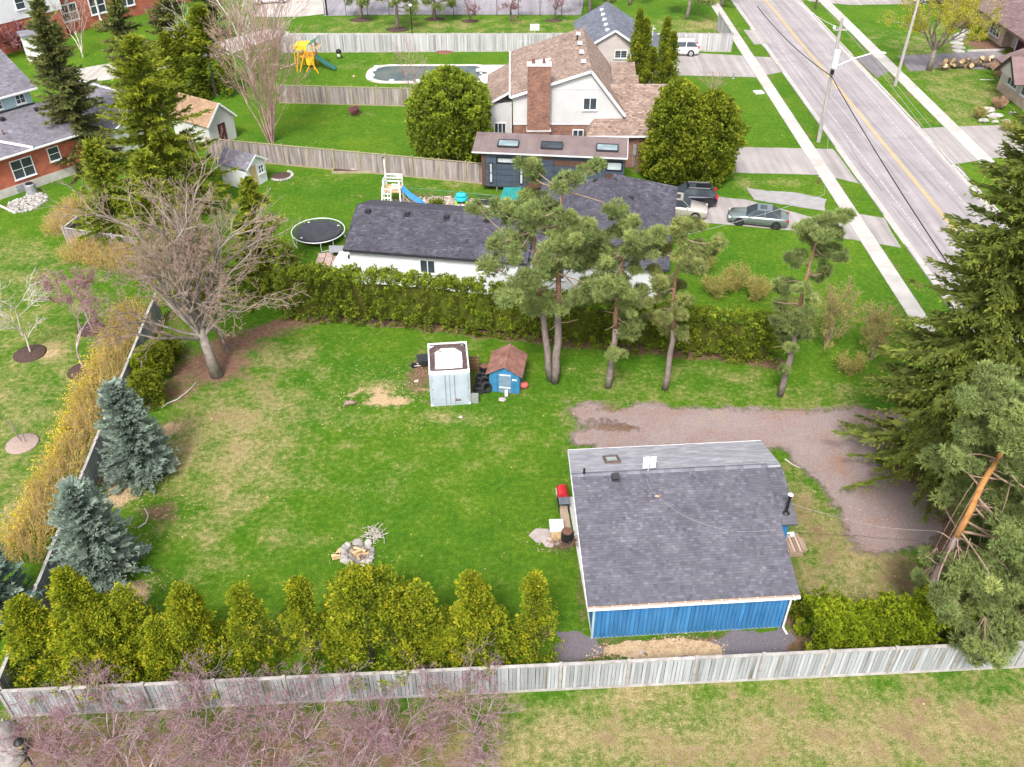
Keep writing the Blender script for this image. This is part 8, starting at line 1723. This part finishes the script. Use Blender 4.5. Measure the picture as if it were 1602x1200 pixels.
# ================================================================ POOL YARD
def pool():
    A, B_ = at(588, 117), at(748, 115); c = (A + B_) / 2; t = thing('swimming_pool', 'long swimming pool under a sagging dark winter cover', 'swimming pool', c); hl, hw = (B_ - A).length / 2 + .4, 2.5
    def ring(l, w, r, n=8):
        P = []
        for cx, cy, a0 in ((l - r * .5, w - r * .5, 0), (-l + r, w - r, PI / 2), (-l + r, -w + r, PI), (l - r * .5, -w + r * .5, 1.5 * PI)):
            rr = r if cx < 0 else r * .5
            for k in range(n): a = a0 + k / (n - 1) * PI / 2; P.append((cx + rr * math.cos(a), cy + rr * math.sin(a)))
        return P
    O_, I_ = ring(hl + .7, hw + .65, 2.6), ring(hl, hw, 2.0); n = len(O_); b = MB()
    vs = [(x, y, .09) for x, y in O_] + [(x, y, .09) for x, y in I_] + [(x, y, -.02) for x, y in O_]; b.add(vs, [(i, (i + 1) % n, n + (i + 1) % n, n + i) for i in range(n)] + [(2 * n + i, 2 * n + (i + 1) % n, (i + 1) % n, i) for i in range(n)], .7); b.build('coping', mat('pool_coping', (.48, .42, .37), (.6, .54, .48), 1.5, .9, .2), t)
    cm_ = NT('pool_cover'); v_ = cm_.coord('Object'); col = cm_.ramp(cm_.noise(v_, .5, 5), [(.3, (.035, .065, .085)), (.5, (.085, .115, .115)), (.72, (.17, .145, .105))]); cm_.base(col); cm_.b.inputs['Roughness'].default_value = .35
    b = MB(); rows = []
    for s, z in ((1, .055), (.93, .0), (.8, -.10 + .1), (.5, .012), (.02, .01)): rows.append([(x * s, y * s, .02 + z) for x, y in I_])
    vs = [p for r in rows for p in r]; b.add(vs, [(j * n + i, j * n + (i + 1) % n, (j + 1) * n + (i + 1) % n, (j + 1) * n + i) for j in range(4) for i in range(n)]); b.build('cover', cm_.m, t)
    b = MB(); b.bx(hl + .3, hl + 4.0, -hw - .6, hw + .5, -.02, .085); b.build('patio_slab', M['concrete'], t)
    for k in range(15):
        a = k / 15 * 2 * PI; x = max(-hl + .2, min(hl - .1, (hl + .6) * math.cos(a) * 1.1)); y = max(-hw, min(hw, (hw + .4) * math.sin(a) * 1.3)); b = MB(); b.ball((0, 0, .17), (R.uniform(.3, .55), .2, .11), 8, 4, jit=.1, rng=R); o = b.build('water_bag', mat('pale_water_bag', (.55, .62, .68), (.72, .76, .8), 3, .4, .05), t, (x, y, 0)); o.rotation_euler = (0, 0, R.uniform(-.3, .3) + (1.5 if abs(math.cos(a)) > .9 else 0))
    b = MB(); b.bx(hl - .6, hl + 1.4, -.35, .35, .42, .5); d = b.build('diving_board', M['white'], t); b = MB(); b.bx(hl + .6, hl + 1.2, -.3, .3, .085, .42); b.build('board_base', M['galv'], d)
pool()
def kettle():
    t = thing('kettle_grill', 'small black kettle grill on the lawn left of the pool', 'grill', at(531, 92)); b = MB(); b.ball((0, 0, .85), (.34, .34, .3), 12, 7); b.build('bowl', M['black'], t)
    for k in range(3): a = k * 2.09; b = MB(); b.tube([(math.cos(a) * .2, math.sin(a) * .2, .65), (math.cos(a) * .36, math.sin(a) * .36, 0)], .03, 5); b.build('leg', M['black'], t)
    b = MB(); b.box((0, -.3, .5), (.3, .05, .3)); b.build('ash_pan', M['galv'], t)
kettle()
b = MB(); b.ball((0, 0, .16), .16, 10, 6); tag(b.build('ball', M['pale_chip'], None, at(554, 122), True), 'pale yellow ball on the pool lawn', 'ball')
t = thing('basketball_hoop', 'white basketball hoop at the end of the pool lawn', 'basketball hoop', at(836, 76)); b = MB(); b.tube([(0, 0, 0), (0, 0, 2.6)], .05, 7); b.build('pole', M['galv'], t); b = MB(); b.box((0, -.25, 2.6), (1.1, .04, .75)); b.build('backboard', M['white'], t); b = MB(); b.tube([(.22 * math.cos(k * .524), -.5 + .22 * math.sin(k * .524), 2.4) for k in range(13)], .02, 5, cap=False); b.build('rim', M['lime'], t)
b = MB(); b.box((0, 0, .4), (1.6, .5, .12)); b.box((-.6, 0, .17), (.1, .4, .34)); b.box((.6, 0, .17), (.1, .4, .34)); tag(b.build('white_bench', M['white'], None, at(822, 70)), 'white slab bench beside the basketball hoop', 'bench')
t = thing('path_lamp', 'black path lamp post on the school lawn', 'lamp post', at(645, 54)); b = MB(); b.tube([(0, 0, 0), (0, 0, 3.4)], .07, 7); b.build('pole', M['black'], t); b = MB(); b.lathe((0, 0, 3.4), [(.1, 0), (.22, .1), (.22, .22), (.05, .32)], 10); b.build('lamp_head', M['white'], t)
t = thing('yard_gate_post', 'thick black gate post at the corner of the school yard', 'post', at(512, 24)); b = MB(); b.tube([(0, 0, 0), (0, 0, 3.2)], .12, 8); b.build('post', M['black'], t); b = MB(); b.lathe((0, 0, 3.2), [(.14, 0), (.14, .04), (.02, .1)], 8); b.build('cap', M['black'], t)
t = thing('planter_ring', None, None, at(695, 80)); tag(t, kind='structure'); b = MB(); b.lathe((0, 0, 0), [(1.2, 0), (1.0, .12), (.02, .2)], 18); b.build('soil', M['rust'], t)

# ================================================================ STREET SIDE
t = thing('fire_hydrant', 'small grey hydrant on the lawn under the drive', 'hydrant', at(1147, 123)); b = MB(); b.lathe((0, 0, 0), [(.16, 0), (.16, .05), (.1, .07), (.1, .55), (.13, .6), (.1, .72), (.03, .78)], 12); b.build('barrel', M['grey_metal'], t)
for s in (-1, 1): b = MB(); b.tube([(0, 0, .45), (s * .18, 0, .45)], .05, 8); b.build('nozzle', M['grey_metal'], t)
b = MB(); b.box((0, 0, .06), (1.0, .9, .12), .2); tag(b.build('utility_cover', M['galv'], None, at(1187, 145)), 'pale square utility cover set in the front lawn', 'utility cover')
t = thing('marker_post', 'short brown marker post on the boulevard corner', 'post', at(1280, 288)); b = MB(); b.tube([(0, 0, 0), (0, 0, .7)], .08, 8); b.build('post', M['rust'], t); b = MB(); b.lathe((0, 0, .7), [(.1, 0), (.1, .12), (.02, .15)], 8); b.build('cap', M['white'], t)
R.seed(55); lg = 'cut logs beside the dark driveway'
for k in range(34):
    f = k / 33; px = 1472 + 96 * f + R.uniform(-2, 2); c = at(px, 108 - 3 * f + R.uniform(-3, 3)); r = R.uniform(.2, .34); ln = R.uniform(.45, .75); up = 0 if k % 3 else .42; b = MB(); a = R.uniform(-1.6, 1.6) - PI / 2; d = Vector((math.cos(a), math.sin(a), R.choice((-.1, .2, .6, 1.6)))).normalized()
    b.tube([-d * ln / 2, d * ln / 2], r, 10, .5, 0, cap=False); n = 10; b.f.append(tuple(range(n))); b.t.append(R.random()); b.m.append(1); b.f.append(tuple(n + i for i in reversed(range(n)))); b.t.append(R.random()); b.m.append(1)
    tag(b.build('cut_log', [M['bark_log'], M['raw_wood']], None, c + Vector((0, 0, r + .1 + up))), 'sawn log in the heap beside the dark driveway', 'log', lg)
R.seed(56)
for px, py, sx, sy, sz, lab in [(1545, 176, 1.3, .8, .6, 'biggest white limestone block below the rusty shrub'), (1555, 184, 1.5, .6, .5, 'long white limestone block, second tier'), (1537, 191, .9, .5, .4, 'low limestone block at the drive edge, nearest the road'), (1556, 192, .8, .4, .3, 'flat pink limestone slab at the drive edge'), (1574, 192, .7, .5, .4, 'limestone block nearest the porch steps'), (1583, 180, .6, .5, .4, 'grey limestone block under the railing')]:
    b = MB(); b.ball((0, 0, sz * .4), (sx * .6, sy * .6, sz * .6), 7, 4, R.random(), jit=.3, rng=R); tag(b.build('limestone_block', M['stone_white'], None, at(px, py)), lab, 'boulder', 'limestone blocks by the cream house')
t = thing('flagstone_path', None, None, at(1500, 60)); tag(t, kind='structure'); o0 = at(1500, 60)
for (px, py) in [(1497, 80), (1503, 80), (1496, 74), (1503, 74), (1494, 68), (1500, 68), (1494, 62), (1499, 61), (1498, 56), (1504, 54), (1510, 50), (1516, 48), (1507, 58), (1510, 46)]:
    c = at(px, py) - o0; P = [(math.cos(a) * .6 * R.uniform(.8, 1.2), math.sin(a) * .75 * R.uniform(.8, 1.2)) for a in [k * 1.047 for k in range(6)]]; b = MB(); b.prism(P, 0, R.uniform(.035, .06), R.random()); b.build('flagstone', M['stone_white'], t, (c.x, c.y, 0))
b = MB(); p, q = at(1513, 81), at(1570, 79); b.beam(p + Vector((0, 0, .1)), q + Vector((0, 0, .1)), .2, .2); tag(b.build('bed_kerb', M['concrete']), kind='structure')
b = MB(); b.beam((0, 0, .03), (1.6, 0, .03), .05, .05); tag(b.build('white_stake', M['white'], None, at(1533, 125)), 'white stake lying on the wood pile lawn', 'stake')
# ================================================================ BOTTOM LEFT CORNER
def lantern():
    c = at(27, 1158, 3.0); c.z = 0; t = thing('lantern_post', 'black lantern post with amber glass in the bottom left corner', 'lamp post', c); b = MB(); b.tube([(0, 0, 0), (0, 0, .5), (0, 0, .55), (0, 0, 2.55)], [.09, .09, .045, .04], 8); b.build('post', M['black'], t)
    b = MB(); b.lathe((0, 0, 2.55), [(.09, 0), (.15, .28), (.15, .29)], 8); b.build('glass', mat('amber_glass', (.42, .32, .16), (.5, .4, .22), 3, .2, 0), t); b = MB(); b.lathe((0, 0, 2.85), [(.2, 0), (.19, .04), (.08, .13), (.02, .2)], 12); b.build('hood', M['black'], t)
lantern()
R.seed(66)
for px, py, sx, sy, sz, lab in [(3, 1155, .75, .6, .55, 'grey boulder behind the lantern at the left edge'), (18, 1178, .7, .5, .5, 'pointed grey boulder directly left of the lantern'), (12, 1193, .8, .35, .35, 'flat pinkish boulder in the bottom left corner'), (-8, 1172, .7, .6, .5, 'boulder cut by the left edge')]:
    b = MB(); b.ball((0, 0, sz * .35), (sx, sy, sz), 9, 6, R.random() * .5 + .2, jit=.13, rng=R); tag(b.build('boulder', M['stone'], None, at(px, py), True), lab, 'boulder')
b = MB()
for k in range(60): b.ball((R.gauss(0, .45), R.gauss(0, .3), .05), (.05, .05, .04), 5, 3, R.random())
tag(b.build('white_blossom_litter', M['stone_white'], None, at(28, 1128)), kind='stuff')
